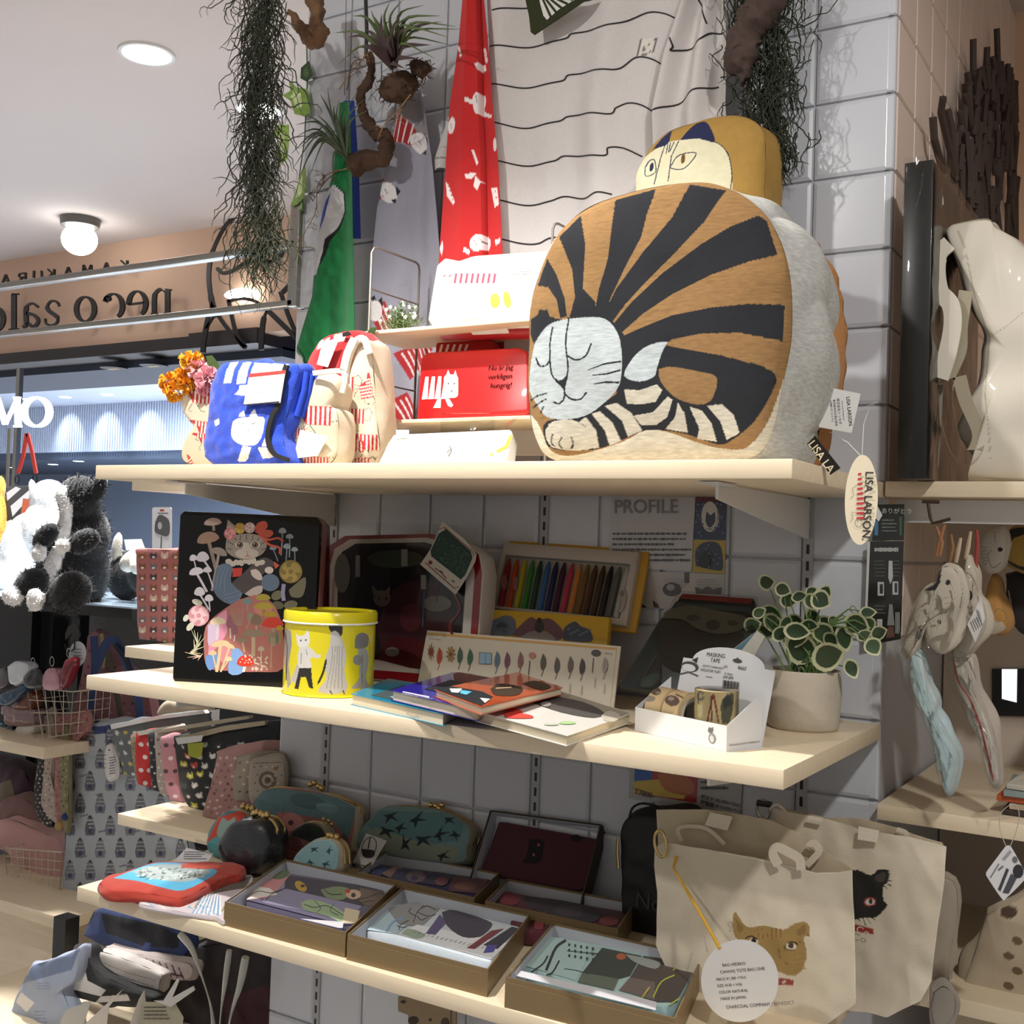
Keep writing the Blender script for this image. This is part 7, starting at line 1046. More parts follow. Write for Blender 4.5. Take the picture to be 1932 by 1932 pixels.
o=fish('long red and white plush fish in clear film beside the pale blue one',1.64,[(795,1090),(850,1060),(920,1100),(930,1180),(960,1300),(1000,1400),(1050,1560),(1075,1700),(1080,1850),(1030,1870),(1000,1750),(960,1600),(880,1380),(820,1260)],'BDB3A8',[('B05A52',ln(spl([(800,1100),(830,1240),(900,1350),(960,1500),(1000,1650),(1045,1850)]),13)),('D6CFC4',ln(spl([(840,1080),(880,1250),(960,1400),(1030,1600),(1070,1840)]),8)),('7A7068',ln(spl([(900,1130),(950,1250),(1010,1400)]),7)),('7A7068',ln([(880,1110),(910,1140)],6))])
for i,(P,c) in enumerate((([(700,300),(735,400),(720,480)],'A0724E'),([(750,290),(720,400),(700,480)],'A0724E'),([(790,350),(800,430),(780,520)],'8E6A4C'),([(850,370),(835,440),(820,520)],'C9B49A'),([(910,330),(895,420),(880,500)],'C9B49A'),([(945,320),(950,400),(940,560)],'9A4038'))):
    pl=YP(1.645); m=MB(); m.tube([pl.pt(*pl.hit(*p),.004) for p in C4_(P)],[.0018,.003,.0025],4); single('wooden_clip',m,mat('clip_'+c,c,.7),'narrow wooden clip over the bagged plush fish, '+['leftmost brown one leaning right','brown one crossing the leftmost','tan brown one in the middle','pale one right of the middle','pale one beside the red clip','red one at the right end'][i],'clip','wooden clips over the plush fish')
o=thing('diamond_label','white diamond price label hanging on the upper plush fish','tag',U(1843,1170,'Y',1.59)); pl=YP(1.59); m=MB(); m.slab(pl,pl.hits(C4_([(970,730),(993,860),(935,1005),(885,895)])),-.0006,0,'D3D0CC'); part('label_card',m,INK,o,smooth=0)
draw(pl,pxs(pl,[('5A5A5E',C4_(ln([(905+i*12,880-i*10),(930+i*12,940-i*10)],[5,4]))) for i in range(5)]+[('8A8A8E',C4_(ln([(940+i*8,800+i*6),(960+i*6,870+i*5)],3))) for i in range(3)]),.0004,name='label_print',parent=o)
CV=crop(1150,1500,2.4706); o=thing('swing_tag','white rounded diamond tag with barcode hanging by thread before the right bay shelf','tag',U(1893,1645,'Y',1.50)); pl=YP(1.50); m=MB(); m.slab(pl,pl.hits(CV(spl([(1845,240),(1860,235),(1880,255),(1940,370),(1930,400),(1850,480),(1830,485),(1765,390),(1755,365),(1770,340),(1845,240)],3))),-.0006,0,'D6D5D8'); part('tag_card',m,INK,o)
S=[('3E3E44',CV([(1810,440-k*0),(1850,340),(1862,348),(1822,450)])),('4A4A50',CV([(1832,455),(1872,365),(1900,385),(1860,460)])),('2E2E34',el(*CV([(1905,355)])[0],10,13)),('6A6A70',ln(CV([(1775,385),(1815,320)]),2)),('6A6A70',ln(CV([(1812,350),(1835,330)]),3)),('9A9AA0',ln(CV([(1835,300),(1870,260)]),5)),('6A6A70',el(*CV([(1890,300)])[0],5,6))]
draw(pl,pxs(pl,S),.0004,name='tag_print',parent=o); m=MB(); m.tube([pl.pt(*pl.hit(*p)) for p in CV(spl([(1848,240),(1820,160),(1822,90),(1860,50),(1890,45),(1910,90),(1895,170),(1868,238)],4))],.0005,4); part('thread',m,mat('nylon_thread'),o)
# items on inner bay shelves
board(-.16,.35,1.80,2.1,U(1890,1203,'Y',1.80).z,'short inner maple shelf behind the plush fish')
board(-.17,.35,1.75,2.1,U(1800,1610,'Y',1.75).z,'inner maple shelf below the middle shelf of the right bay')
zi=U(1890,1203,'Y',1.80).z
def lumpy(name,label,cat,y,ol,base,S,th=.04,bul=.012,cr=C4_,ma=BZ,floor=None,wr=.003):
    pl=YP(y); q=cr(ol); xs=[p[0] for p in q];ys=[p[1] for p in q]; o=thing(name,label,cat,U(sum(xs)/len(xs),max(ys),'Y',y)); mb=MB(); blob(mb,pl,q,th,bul,[(c,cr(P)) for c,P in S],base,N=160,M=46,puff=.005,wr=wr,wf=25,floor=floor); part('body',mb,ma,o,smooth=70); return o
lumpy('plush_toy','white and black striped round plush hanging at the upper right','toy',1.80,[(970,430),(990,350),(1040,310),(1100,320),(1125,400),(1110,500),(1060,560),(1000,560),(975,500)],'C9C4BA',[('2E2A28',ln([(975,430+k*22),(1005,425+k*20)],2.5)) for k in range(6)]+[('2E2A28',ln([(1050,330+k*24),(1056,348+k*24)],3)) for k in range(3)]+[('3A3430',ln(spl([(1035,440),(1010,480),(1040,550),(1090,520)]),3)),('2E2A28',el(1085,440,16,14))])
lumpy('plush_toy','mustard and dark folded plush at the far right edge above the inner shelf','toy',1.82,[(1110,400),(1150,320),(1230,300),(1300,350),(1300,560),(1200,560),(1120,500)],'A8893E',[('2A2622',[(1110,400),(1150,315),(1260,300),(1260,340),(1170,370),(1130,420)]),('D3CEC4',[(1110,390),(1160,400),(1150,430),(1115,420)]),('2A2622',[(1120,500),(1200,540),(1300,560),(1200,575),(1110,550)])])
lumpy('plush_toy','tan sausage-shaped plush with dark outlines standing on the inner shelf','toy',1.84,[(1010,650),(1040,600),(1080,640),(1100,760),(1135,850),(1120,920),(1050,960),(990,940),(985,800)],'B98A4C',[('C3B8A4',[(980,880),(1030,870),(1100,880),(1130,930),(1050,965),(980,950)]),('3A322A',ln(spl([(1040,840),(1070,800),(1110,820),(1120,870),(1060,880)]),2)),('2E2824',[(1080,640),(1110,760),(1140,850),(1150,700)])],floor=zi)
o=lumpy('dark_pack','dark plastic pack at the far right edge on the inner shelf','pack',1.86,[(1120,600),(1300,590),(1300,940),(1200,930),(1150,800)],'2A2628',[('C9C9CC',[(1120,680),(1140,690),(1180,900),(1160,930),(1125,900)])],floor=zi)
m=MB(); pl=YP(2.118); m.slab(pl,pl.hits([(1872,1262),(1932,1262),(1960,1262),(1960,1352),(1872,1350)]),0,.004); o=single('window_slot',m,BLACK,'dark framed slot in the back of the right bay','frame',smooth=0); m=MB(); m.slab(pl,pl.hits([(1891,1262),(1920,1262),(1919,1325),(1891,1318)]),.0045,.005); part('lit_pane',m,mat('lit_pane','E8EEFA',.5,emit=1.0),o,smooth=0)
zm=1.103; r=random.Random(12)
for i,(c,lab) in enumerate((('3A2E28','dark brown'),('B9A890','beige'),('C05A34','orange'),('8FA0A0','pale teal'),('D3CDBE','cream'))):
    o=thing('picture_book',f'{lab} paper booklet in the small stack on the right bay middle shelf','book',U(1905,1545,'Y',1.72),'booklets stacked in the right bay'); m=MB(); z=zm+.001+i*.0085; x0=-.235+.008*math.sin(i*2); M_=Matrix.Translation((x0+.09,1.76,z))@Matrix.Rotation(.12*math.sin(i*3),4,'Z'); m.box(-.09,.09,-.07,.07,0,.0075,M=M_); part('booklet',m,mat('booklet_'+c,c,.5),o,bevel=.0008)
# lower right: pale wrapped bags
lumpy('wrapped_bag','pale translucent wrapped bag under the right bay shelf','bag',1.70,[(1230,430),(1600,400),(1580,800),(1560,900),(1330,860)],'A69C8C',[],cr=CV,th=.02,wr=.006)
lumpy('print_bag','beige bag with brown print at the far right bottom','bag',1.72,[(1760,560),(1860,510),(2000,500),(2000,1100),(1600,1100),(1680,800)],'B5A68E',[('4A3828',el(1860,545,40,30))]+[('6A5640',el(1900-(k%2)*40,680+k*70,26,18,20)) for k in range(5)],cr=CV,th=.03,wr=.006)
o=lumpy('film_packet','crumpled clear packet with white label at the right bottom','packet',1.60,[(1510,920),(1560,890),(1610,950),(1600,1040),(1540,1100),(1500,1000)],'9A9288',[],cr=CV,th=.008,bul=.002,wr=.008)
b=MB(); b.box(-.2,.35,1.78,2.1,.0,.80); single('maple_cabinet',b,WOOD,'pale wooden cabinet low in the right bay','cabinet',bevel=.002)
# ================= LEFT BACKGROUND =================
def plush(name,label,parts_,y,loc,spikes=1500,fur=.012,vox=.007,seed=0,group='plush cats on the black table'):
    bm_v=MB(); E_=[]
    for (px,py,rx,ry,c,dy,rot) in parts_:
        p=U(px,py,'Y',y+dy); k=(p-EYE).dot(CF)/F; R3=Matrix.Rotation(math.radians(rot),3,'Y'); r3=(rx*k,max(min(rx,ry)*k*.85,.01),ry*k); bm_v.ell(p,r3,20,14,M=R3); E_.append((np.array(p),np.array(r3),np.array(R3),hx(c)))
    me=bpy.data.meshes.new('t'); me.from_pydata(bm_v.v,[],bm_v.f); ob=bpy.data.objects.new('t',me); COL.objects.link(ob); m=ob.modifiers.new('r','REMESH'); m.mode='VOXEL'; m.voxel_size=vox; s_=ob.modifiers.new('s','SMOOTH'); s_.iterations=4; s_.factor=.5
    ev=ob.evaluated_get(bpy.context.evaluated_depsgraph_get()).to_mesh(); V=np.array([v.co for v in ev.vertices]); Fc=[tuple(p.vertices) for p in ev.polygons]; Nn=np.array([v.normal for v in ev.vertices]); ob.to_mesh_clear; bpy.data.objects.remove(ob)
    D=np.stack([np.linalg.norm(((V-p)@R3)/r3,axis=1) for p,r3,R3,c in E_],0); idx=D.argmin(0); C=np.array([E_[i][3] for i in idx])
    o=thing(name,label,'plush toy',loc,group); mb=MB(); mb.v=[tuple(v) for v in V.tolist()]; mb.f=Fc; mb.c=[tuple(c) for c in C.tolist()]; FM_=mat('plush_fur',None,1,var=.25,vs=60,bump=1,bs=250,sheen=.3); part('body',mb,FM_,o,smooth=80)
    r=random.Random(seed); mf=MB()
    for k in range(spikes):
        i=r.randrange(len(V)); n=Vector(Nn[i]); v=Vector(V[i]); L=fur*r.uniform(.5,1.2)*(.45 if C[i][0]>.5 else 1); d=(n+Vector((r.gauss(0,.5),r.gauss(0,.5),-.5+r.gauss(0,.4)))).normalized(); s=d.cross(n+Vector((.1,.2,.3))).normalized()*.0014; mf.add([v-s,v+s,v+d*L],[(0,1,2)]); mf.c[-3:]=[tuple(float(q) for q in C[i]*r.uniform(.8,1.35))]*3
    part('fur',mf,FM_,o,smooth=0,stuff=True); return o
BK='17191C'; WHT='F0EFEE'
tz=1.26
plush('plush_cat','black and white plush cat sitting on the black table edge, leaning back',[(138,1075,74,88,BK,.04,0),(160,1010,52,60,BK,.03,0),(150,940,46,44,BK,.0,0),(188,918,16,30,BK,.0,15),(118,935,15,19,WHT,-.05,0),(125,962,14,24,WHT,-.045,20),(120,998,15,34,WHT,-.04,12),(100,1066,17,42,WHT,-.045,20),(86,1012,38,20,BK,-.085,-35),(158,1022,42,24,BK,-.11,-20),(74,1045,16,16,WHT,-.10,0),(116,1031,15,16,WHT,-.15,0),(58,1104,42,30,BK,-.09,-30),(132,1116,52,38,BK,-.11,-20),(22,1126,26,17,WHT,-.13,20),(66,1132,18,24,WHT,-.16,-10)],1.95,U(130,1140,'Y',1.95),5200,.015,seed=1)
plush('plush_cat','all white plush cat sitting behind the black and white one',[(55,1050,60,85,WHT,0,0),(85,1000,48,60,WHT,0,0),(92,940,42,36,WHT,0,0),(62,922,9,20,WHT,0,-20),(30,1090,45,50,WHT,-.03,0),(8,1095,20,22,WHT,-.09,0),(108,975,20,24,WHT,0,0)],2.22,U(60,1140,'Y',2.22),900,.006,seed=2)
plush('plush_cat','golden plush cat cut off by the left picture edge',[(-8,985,34,55,'D9A04A',0,0),(-2,920,14,24,'D9A04A',0,0),(-10,1030,40,30,'D9A04A',0,0)],2.3,U(0,1050,'Y',2.3),900,.01,seed=3)
plush('plush_cat','black plush with cream paws lying behind the pink cat-face bag',[(240,1085,42,48,BK,.04,0),(275,1080,40,40,BK,.04,0),(250,1058,34,20,'E8E2D4',-.04,-25),(262,1068,20,18,'E8E2D4',-.05,0),(221,1030,11,28,'E8E2D4',.0,10)],2.1,U(245,1130,'Y',2.1),500,.006,seed=4)
BKM=mat('black_steel','141415',.4); o=thing('black_table','black steel framed display table under the plush cats','table',U(190,1140,'Y',2.0)); zz=U(190,1136,'Y',2.0).z; x1=U(262,1136,'Y',1.95).x; m=MB(); m.box(-3.4,x1,1.93,2.5,zz-.03,zz-.004); part('frame',m,BKM,o); m=MB(); m.box(-3.4,x1,1.93,2.5,zz-.004,zz); part('table_top',m,mat('pale_blue_top','A9BED0',.15,coat=.5),o)
for px in (150,60): m=MB(); x=U(px,1200,'Y',2.36).x; m.box(x-.018,x+.018,2.345,2.38,0,zz-.03); part('leg',m,BKM,o)
m=MB(); m.box(-3.4,x1+.3,2.46,2.5,.2,zz-.03); part('back_sheet',m,mat('grey_felt','7C7C7C',.9,var=.1,vs=80),o,smooth=0)
b=MB(); b.box(-4.2,U(100,1180,'Y',2.39).x,2.39,2.44,.1,zz-.033); single('black_cabinet',b,BKM,'black cabinet panel behind the keyring display at the left edge','cabinet')
b=MB(); b.box(-2.95,-2.4,3.0,3.4,0,2.17); b=None
# shop counter things seen through the gap
def card(name,label,cat,y,P,col,S=(),ma=INK,th=.001,extra=None):
    pl=YP(y); m=MB(); m.slab(pl,pl.hits(P),-th,0,col); o=single(name,m,ma,label,cat,smooth=0)
    if S: draw(pl,pxs(pl,list(S)),.0005,name=name.split('_')[-1]+'_print',parent=o)
    return o
card('hang_card','white hang card with grey cat sketch above the pink cat-face bag','card',2.05,rrc(287,957,324,1037,4),'DCDCDE',[('5A5A5C',spl([(293,985),(300,972),(312,975),(320,985),(320,1005),(314,1012),(300,1008),(292,1002),(293,985)],3)),('B9B9BC',el(302,992,4,7)),('B04A3A',rc(302,961,310,965)),('8A8A8C',rc(298,967,318,970)),('2A2A2C',ln([(305,1012),(304,1035)],1.5))])
card('white_tablet','small white tablet lying tilted beside the hang card','tablet',2.4,[(234,1018),(265,1017),(272,1036),(238,1039)],'CBD3DA',th=.004)
b=MB(); p=U(252,1040,'Y',2.42); b.box(p.x-.12,p.x+.1,2.36,2.5,U(190,1136,'Y',2.0).z+.001,p.z); single('grey_stand',b,mat('stand_grey','6A7078',.6),'grey stand carrying the small white tablet','stand')
b=MB(); p=U(536,972,'Y',3.02); b.box(p.x-.03,p.x+.03,3.0,3.04,0,p.z); single('screen_post',b,BKM,'black post under the small glowing screen','post')
card('lit_screen','small glowing white-blue screen far behind the black tin','screen',3.0,[(522,952),(550,955),(549,972),(521,970)],'C9D2F0',[('2A3050',ln(ring(536,968,7,8,2,0,180,1),2))],mat('lit_screen','B9C6F0',.4,emit=.8))
pl=YP(2.3); o=thing('strap_bag','striped black and white bag with red strap hanging behind the plush cats','bag',U(50,960,'Y',2.3)); m=MB(); 
for P in ([(50,818),(44,860),(34,893)],[(52,818),(60,850),(68,893)]): m.slab(pl,pl.hits(ln(P,6)),-.002,.002)
part('strap',m,mat('red_leather','9C2A22',.5),o,smooth=0); m=MB()
for x,y_ in ((32,905),(66,903)): m.tube([pl.pt(*pl.hit(px,py)) for px,py in el(x,y_,4,8,0,10)],.002,5,closed=True)
part('clasp',m,mat('dark_metal','3A3634',.3,1),o); m=MB(); m.slab(pl,pl.hits([(12,918),(70,915),(78,1010),(10,1010)]),-.05,0,'1A1A1E'); part('bag_body',m,INKF,o,bevel=.004); draw(pl,pxs(pl,[('E8E8EA',[(12,930),(30,918),(40,922),(14,945)]),('E8E8EA',[(20,955),(55,925),(62,932),(24,975)]),('C85A32',[(44,940),(72,945),(62,985),(36,995)]),('E8E8EA',[(10,985),(22,980),(24,1005),(10,1008)])]),.0006,name='bag_print',parent=o,ma=INKF)
card('hook_pole','thin chrome hook pole behind the plush cats','pole',2.34,[(14,808),(18,808),(14,920),(10,920)],'B9C0CC',ma=STEEL,th=.006)
# pink bag with cat faces on the short shelf
def dots(x0,y0,x1,y1,nx,ny,cols,s,seed=0,jit=.0,kind=0):
    r=random.Random(seed); S=[]
    for j in range(ny):
        for i in range(nx):
            x=x0+(x1-x0)*(i+.5+(.5 if j%2 and jit else 0))/nx+r.gauss(0,jit); y=y0+(y1-y0)*(j+.5)/ny+r.gauss(0,jit); c=r.choice(cols)
            if kind==0: S.append((c,el(x,y,s,s*.8,r.uniform(-30,30),9)))
            elif kind==1: S+=[(c,el(x,y,s,s*.75,0,9)),(c,[(x-s,y),(x-s*.8,y-s*1.3),(x-s*.2,y-s*.5)]),(c,[(x+s,y),(x+s*.8,y-s*1.3),(x+s*.2,y-s*.5)]),('E8DCD0' if c!='D8CCC0' else '4A3A34',el(x,y+s*.2,s*.45,s*.3,0,7))]
            elif kind==2: S+=[(c,[(x-s*.55,y-s*2),(x+s*.55,y-s*2),(x+s*1.15,y+s*.6),(x+s*.9,y+s*1.8),(x-s*.9,y+s*1.8),(x-s*1.15,y+s*.6)])]+[('C9CCD0',ln([(x-s*.8,y-s*1.4+k*s*.8),(x+s*.8,y-s*1.4+k*s*.8)],1)) for k in range(3)]+[('2A2C34',el(x,y-s*2.1,s*.35,s*.3,0,7)),(('3A4468','6A5440')[i%2],el(x,y+s*.9,s*.45,s*.6,0,8))]
    return S
def bagp(name,label,cat,y,ol,base,S,th=.03,bul=.006,wr=.003,z=None,group=None,ma=INKF,N=140,M=56,stuffp=None):
    pl=YP(y); xs=[p[0] for p in ol];ys=[p[1] for p in ol]; o=thing(name,label,cat,U(sum(xs)/len(xs),max(ys),'Y',y),group); mb=MB(); blob(mb,pl,ol,th,bul,S,base,N=N,M=M,puff=.003,wr=wr,wf=22,pw=4,floor=z,ns=5); part('pouch_body' if cat=='pouch' else 'bag_body',mb,ma,o,smooth=70); return o,pl
bagp('cat_face_bag','dusty pink bag printed with small cat faces on the short middle shelf','bag',1.72,[(259,1040),(262,1036),(336,1038),(340,1040),(340,1226),(300,1229),(270,1224),(262,1200),(258,1120)],'A3625E',dots(258,1040,342,1220,4,9,['8A5A34','3A3236','C9B09A','7A4A34','6A6468'],7,2,kind=1),z=ZM+.001,M=80,N=260)
# bags with blue straps
bagp('strap_tote','pink print tote with blue shoulder straps hanging beside the short shelf','bag',2.12,[(165,1200),(185,1192),(215,1240),(240,1260),(270,1290),(285,1340),(280,1368),(200,1372),(150,1370),(135,1360),(150,1290),(160,1240)],'A8747A',dots(135,1200,285,1370,9,10,['3A2E34','C9A0A0','6A4A4E'],3,5,.8))
pl=YP(2.08); m=MB(); 
for i,(P,w,c) in enumerate((([(178,1200),(180,1260),(172,1330),(182,1375)],13,'3A4C7C'),([(195,1195),(198,1230),(196,1260)],6,'A89A70'),([(185,1262),(205,1215),(222,1208),(240,1240),(262,1300),(272,1365)],15,'3A4C7C'),([(210,1230),(222,1280),(240,1368)],10,'4E4636'),([(226,1215),(245,1240),(256,1265)],7,'1E2638'))):
    m=MB(); m.slab(pl,pl.hits(ln(spl(P,6),w)),.004*i,.004*i+.003,c); single('bag_strap',m,INKF,['wide blue strap at the left of the hanging totes','thin khaki strap between the blue ones','wide curved blue strap at the right of the hanging totes','olive brown strap under the curved blue one','dark navy strap end right of the blue ones'][i],'strap')
# keyrings and black hook
o=thing('round_price_tag','round white price tag on a black hook at the left display','tag',U(147,1245,'Y',1.93)); pl=YP(1.92); m=MB(); m.slab(pl,pl.hits(el(146,1234,16,24,5,20)),-.001,0,'B9BCC0'); part('tag_card',m,INK,o,smooth=0); draw(pl,pxs(pl,[(c,P) for c,P in scrib(138,1222,158,1246,4,'7A7A80')]),.0004,name='tag_print',parent=o)
m=MB(); m.slab(pl,pl.hits([(128,1195),(133,1182),(145,1176),(152,1180),(156,1200),(150,1207),(140,1195),(128,1208)]),.004,.008); m.tube([pl.pt(*pl.hit(*p),.004) for p in spl([(125,1215),(128,1226),(138,1228),(143,1220),(142,1206)],4)],.002,5); single('cat_hook',m,BKM,'black cat-shaped hook on the table leg','hook')
def keyring(label,P,c,y=1.9,ma=None,top=None): pl=YP(y); m=MB(); blob(m,pl,P,.02,.008,[],c,N=50,M=12,ns=4,puff=.002,wr=.002,wf=60); o=single('keyring_pouch',m,ma or INKG,label,'keyring',group='keyring pouches hanging at the left display'); m=MB(); t=top or P[0]; m.tube([pl.pt(*pl.hit(*p),0) for p in el(t[0],t[1]-8,4,9,0,10)],.0012,5,closed=True); part('ring',m,STEEL,o); return o
keyring('dark red glossy keyring pouch hanging by the round tag',[(125,1244),(137,1242),(137,1260),(122,1296),(112,1292),(118,1262)],'6E1420',top=(130,1240))
keyring('small pink cake-shaped keyring hanging over the wire basket',[(80,1275),(90,1262),(104,1262),(110,1275),(109,1300),(84,1300)],'B98A94',top=(98,1256))
keyring('black wrapped keyring at the left of the pink one',[(50,1270),(62,1262),(78,1266),(80,1295),(52,1298),(44,1280)],'1C1A1E',top=(62,1258))
r=random.Random(20)
for i,(P,c,l,nm,ct) in enumerate((([(14,1258),(30,1248),(52,1254),(50,1275),(34,1290),(18,1288)],'C9CCD2','white wrapped packet beside the black keyring','wrapped_packet','packet'),([(0,1310),(44,1292),(48,1302),(22,1328),(0,1330)],'1E3A54','dark blue flat case on the small wire display','flat_case','case'),([(0,1262),(12,1265),(14,1290),(2,1300),(-10,1300)],'5A5458','clear and grey packet at the left picture edge','wrapped_packet','packet'),([(20,1330),(48,1302),(60,1310),(58,1335),(30,1338)],'6A3A22','brown leather goods under the blue case','leather_case','case'),([(2,1336),(10,1332),(62,1338),(64,1350),(60,1368),(12,1368),(8,1350),(2,1346)],'8A7074','pale mauve lidded box on the wooden counter','lidded_box','box'),([(28,1378),(36,1368),(62,1366),(66,1376),(50,1392),(30,1388)],'D6D2CC','small white cat-shaped case on the wooden counter','cat_case','case'),([(4,1378),(20,1368),(28,1380),(26,1394),(4,1392)],'0E1216','small black object on the wooden counter','small_case','case'),([(-4,1362),(10,1366),(8,1380),(-4,1384)],'1E5A66','teal case at the counter left edge','small_case','case'),([(56,1390),(72,1382),(84,1388),(80,1396),(60,1396)],'C9C6BE','small white oval dish on the wooden counter','small_dish','dish'))):
    pl=YP(1.93+.01*i); m=MB(); blob(m,pl,P,.03,.006,[],c,N=60,M=14,ns=4,puff=.002,wr=.002,wf=60); single(nm,m,INKG,l,ct)
CTR=U(40,1398,'Y',1.9).z
board(-2.95,U(84,1398,'Y',1.88).x,1.88,2.3,CTR,'maple counter board with small cases at the left edge',.03)
def basket(label,y,TL,TR,BR,BL,nx,ny,dep=.18):
    pl=YP(y); q=pl.hits([TL,TR,BR,BL]); q=[np.array(a) for a in q]; o=thing('wire_basket',label,'basket',pl.pt(*((q[2]+q[3])/2),-dep/2),'cream wire baskets at the left')
    m=MB(); f=lambda u,v:(q[0]*(1-u)+q[1]*u)*(1-v)+(q[3]*(1-u)+q[2]*u)*v
    for k in range(nx+1): u=k/nx; m.tube([pl.pt(*f(u,0),0),pl.pt(*f(u,1),0)],.0012,5)
    for k in range(ny+1): v=k/ny; m.tube([pl.pt(*f(0,v),0),pl.pt(*f(1,v),0)],.0012 if k else .002,5)
    part('front_grid',m,mat('cream_wire','C9BFA8',.4),o); m=MB()
    for s,u in ((0,0),(1,1)):
        for k in range(ny+1): v=k/ny; m.tube([pl.pt(*f(u,v),0),pl.pt(*f(u,v),-dep)],.0012 if k else .002,5)
        for k in range(6): m.tube([pl.pt(*f(u,0),-dep*k/5),pl.pt(*f(u,1),-dep*k/5)],.0012,5)
    part('side_grid',m,mat('cream_wire'),o); return o,pl
basket('small cream wire basket hanging keyrings above the counter',1.95,(50,1296),(138,1305),(132,1385),(68,1395),5,4,.12)
basket('large cream wire basket of pink bags at the bottom left',2.0,(8,1600),(116,1608),(112,1712),(18,1692),9,6,.25)
# dark bags and pink cloths
def soft(name,label,cat,y,P,c,S=(),bul=.02,th=.06,wr=.008,z=None,group=None): return bagp(name,label,cat,y,P,c,list(S),th,bul,wr,z,group,M=40,N=120)
soft('dark_bag','dark plum bag with beige trim at the left edge under the counter','bag',2.15,[(-10,1430),(20,1440),(50,1460),(56,1500),(50,1560),(-10,1570)],'3A2430',[('6A5E4E',[(-5,1480),(20,1470),(35,1530),(10,1560)])])
soft('rose_pouch','dusty rose pouch heap under the dark plum bag','pouch',2.12,[(-10,1520),(30,1500),(70,1530),(75,1580),(-10,1590)],'7E5E5A')
soft('pink_cloth','pale pink cloth bag draped over the wire basket','bag',2.08,[(-10,1552),(10,1545),(40,1552),(80,1572),(116,1590),(116,1690),(60,1700),(30,1690),(24,1610),(-10,1590)],'C79A96')
for i,(x,y_,s,c,l) in enumerate(((124,1541,8,'2A3A6A','navy bobble at the seam beside the cat-print bag'),(113,1557,10,'A88A5E','tan bobble hanging under the navy bobble'))):
    m=MB(); p=U(x,y_,'Y',1.98); m.ell(p,(s*.0013,s*.0013,s*.0013),14,10); single('bobble',m,mat('bobble_'+c,c,.9),l,'bobble')
# hanging narrow pouches
for i,(P,c,S,l) in enumerate((([(76,1390),(84,1388),(86,1480),(82,1530),(100,1555),(90,1560),(70,1540),(64,1500),(70,1440)],'1E1C1E',dots(64,1390,96,1556,4,22,['C9C4BE','8A8680'],2,1,.8),'narrow black pouch with white speckles, leftmost of the hanging row'),([(88,1340),(100,1338),(102,1400),(98,1500),(116,1540),(106,1552),(84,1530),(78,1510),(84,1440)],'A89A90',dots(80,1345,110,1545,4,20,['6A5E54','C9BFB4'],2,2,.8),'narrow beige printed pouch in the hanging row'),([(104,1345),(128,1350),(164,1342),(164,1380),(126,1390),(122,1540),(104,1530)],'9A6A66',dots(100,1345,164,1540,8,22,['4A3034','C08A88'],2,3,.8),'dusty pink printed pouch in the hanging row'),([(112,1388),(128,1384),(128,1560),(116,1540)],'7E7A5A',dots(112,1390,128,1550,2,14,['3A3A2E','A8A480'],2.2,4,.8),'olive printed pouch beside the cat-print bag'))):
    bagp('hanging_pouch',l,'pouch',1.98+.012*(3-i),P,c,S,.012,.003,group='printed pouches in the hanging row',M=50,N=100)
S=[('3A4676',[(127,1376),(225,1366),(350,1376),(350,1390),(225,1380),(128,1392)])]+[q for j in range(8) for i in range(6) for q in dots(132+i*38+(19 if j%2 else 0)-12,1392+j*42-18,132+i*38+(19 if j%2 else 0)+12,1392+j*42+18,1,1,['6E7178','7A7D86','5E6168'],9,i+j*7,kind=2)]
S+=[('6E7178',ln([(x,y),(x+14,y-3)],3)) for x,y in ((150,1465),(180,1500),(152,1540),(185,1570),(225,1460),(250,1570),(150,1618),(225,1635),(180,1700),(290,1640))]+[('8A8D92',ln([(x,y+5),(x+11,y+3)],1)) for x,y in ((172,1425),(175,1440),(152,1610),(160,1625))]
bagp('cat_print_bag','large pale grey bag printed with grey sitting cats and blue hem, hanging left','bag',2.02,[(127,1372),(225,1362),(350,1374),(352,1560),(352,1715),(150,1728),(118,1725),(122,1600),(125,1480)],'A9B0B8',S,.02,.004,.006,M=170,N=420)
o,_=bagp('cat_charm','long white cat-shaped charm with dark stripes hanging on the cat-print bag','charm',1.98,[(201,1407),(207,1404),(212,1415),(219,1435),(220,1462),(212,1470),(203,1471),(197,1450),(196,1425)],'D3D2D0',[('3A3236',ln([(206+k%2,1430+k*5),(218,1428+k*5)],1.6)) for k in range(7)]+[('3A3236',ln([(197,1425+k*8),(200,1424+k*8)],1.4)) for k in range(4)]+[('3A3236',el(206,1415,2,1.5))],.01,.003,M=50,N=90); m=MB(); m.tube([U(198,1375,'Y',1.97),U(203,1405,'Y',1.97)],.001,4); part('loop',m,mat('dark_root'if 0 else 'black_elastic'),o)
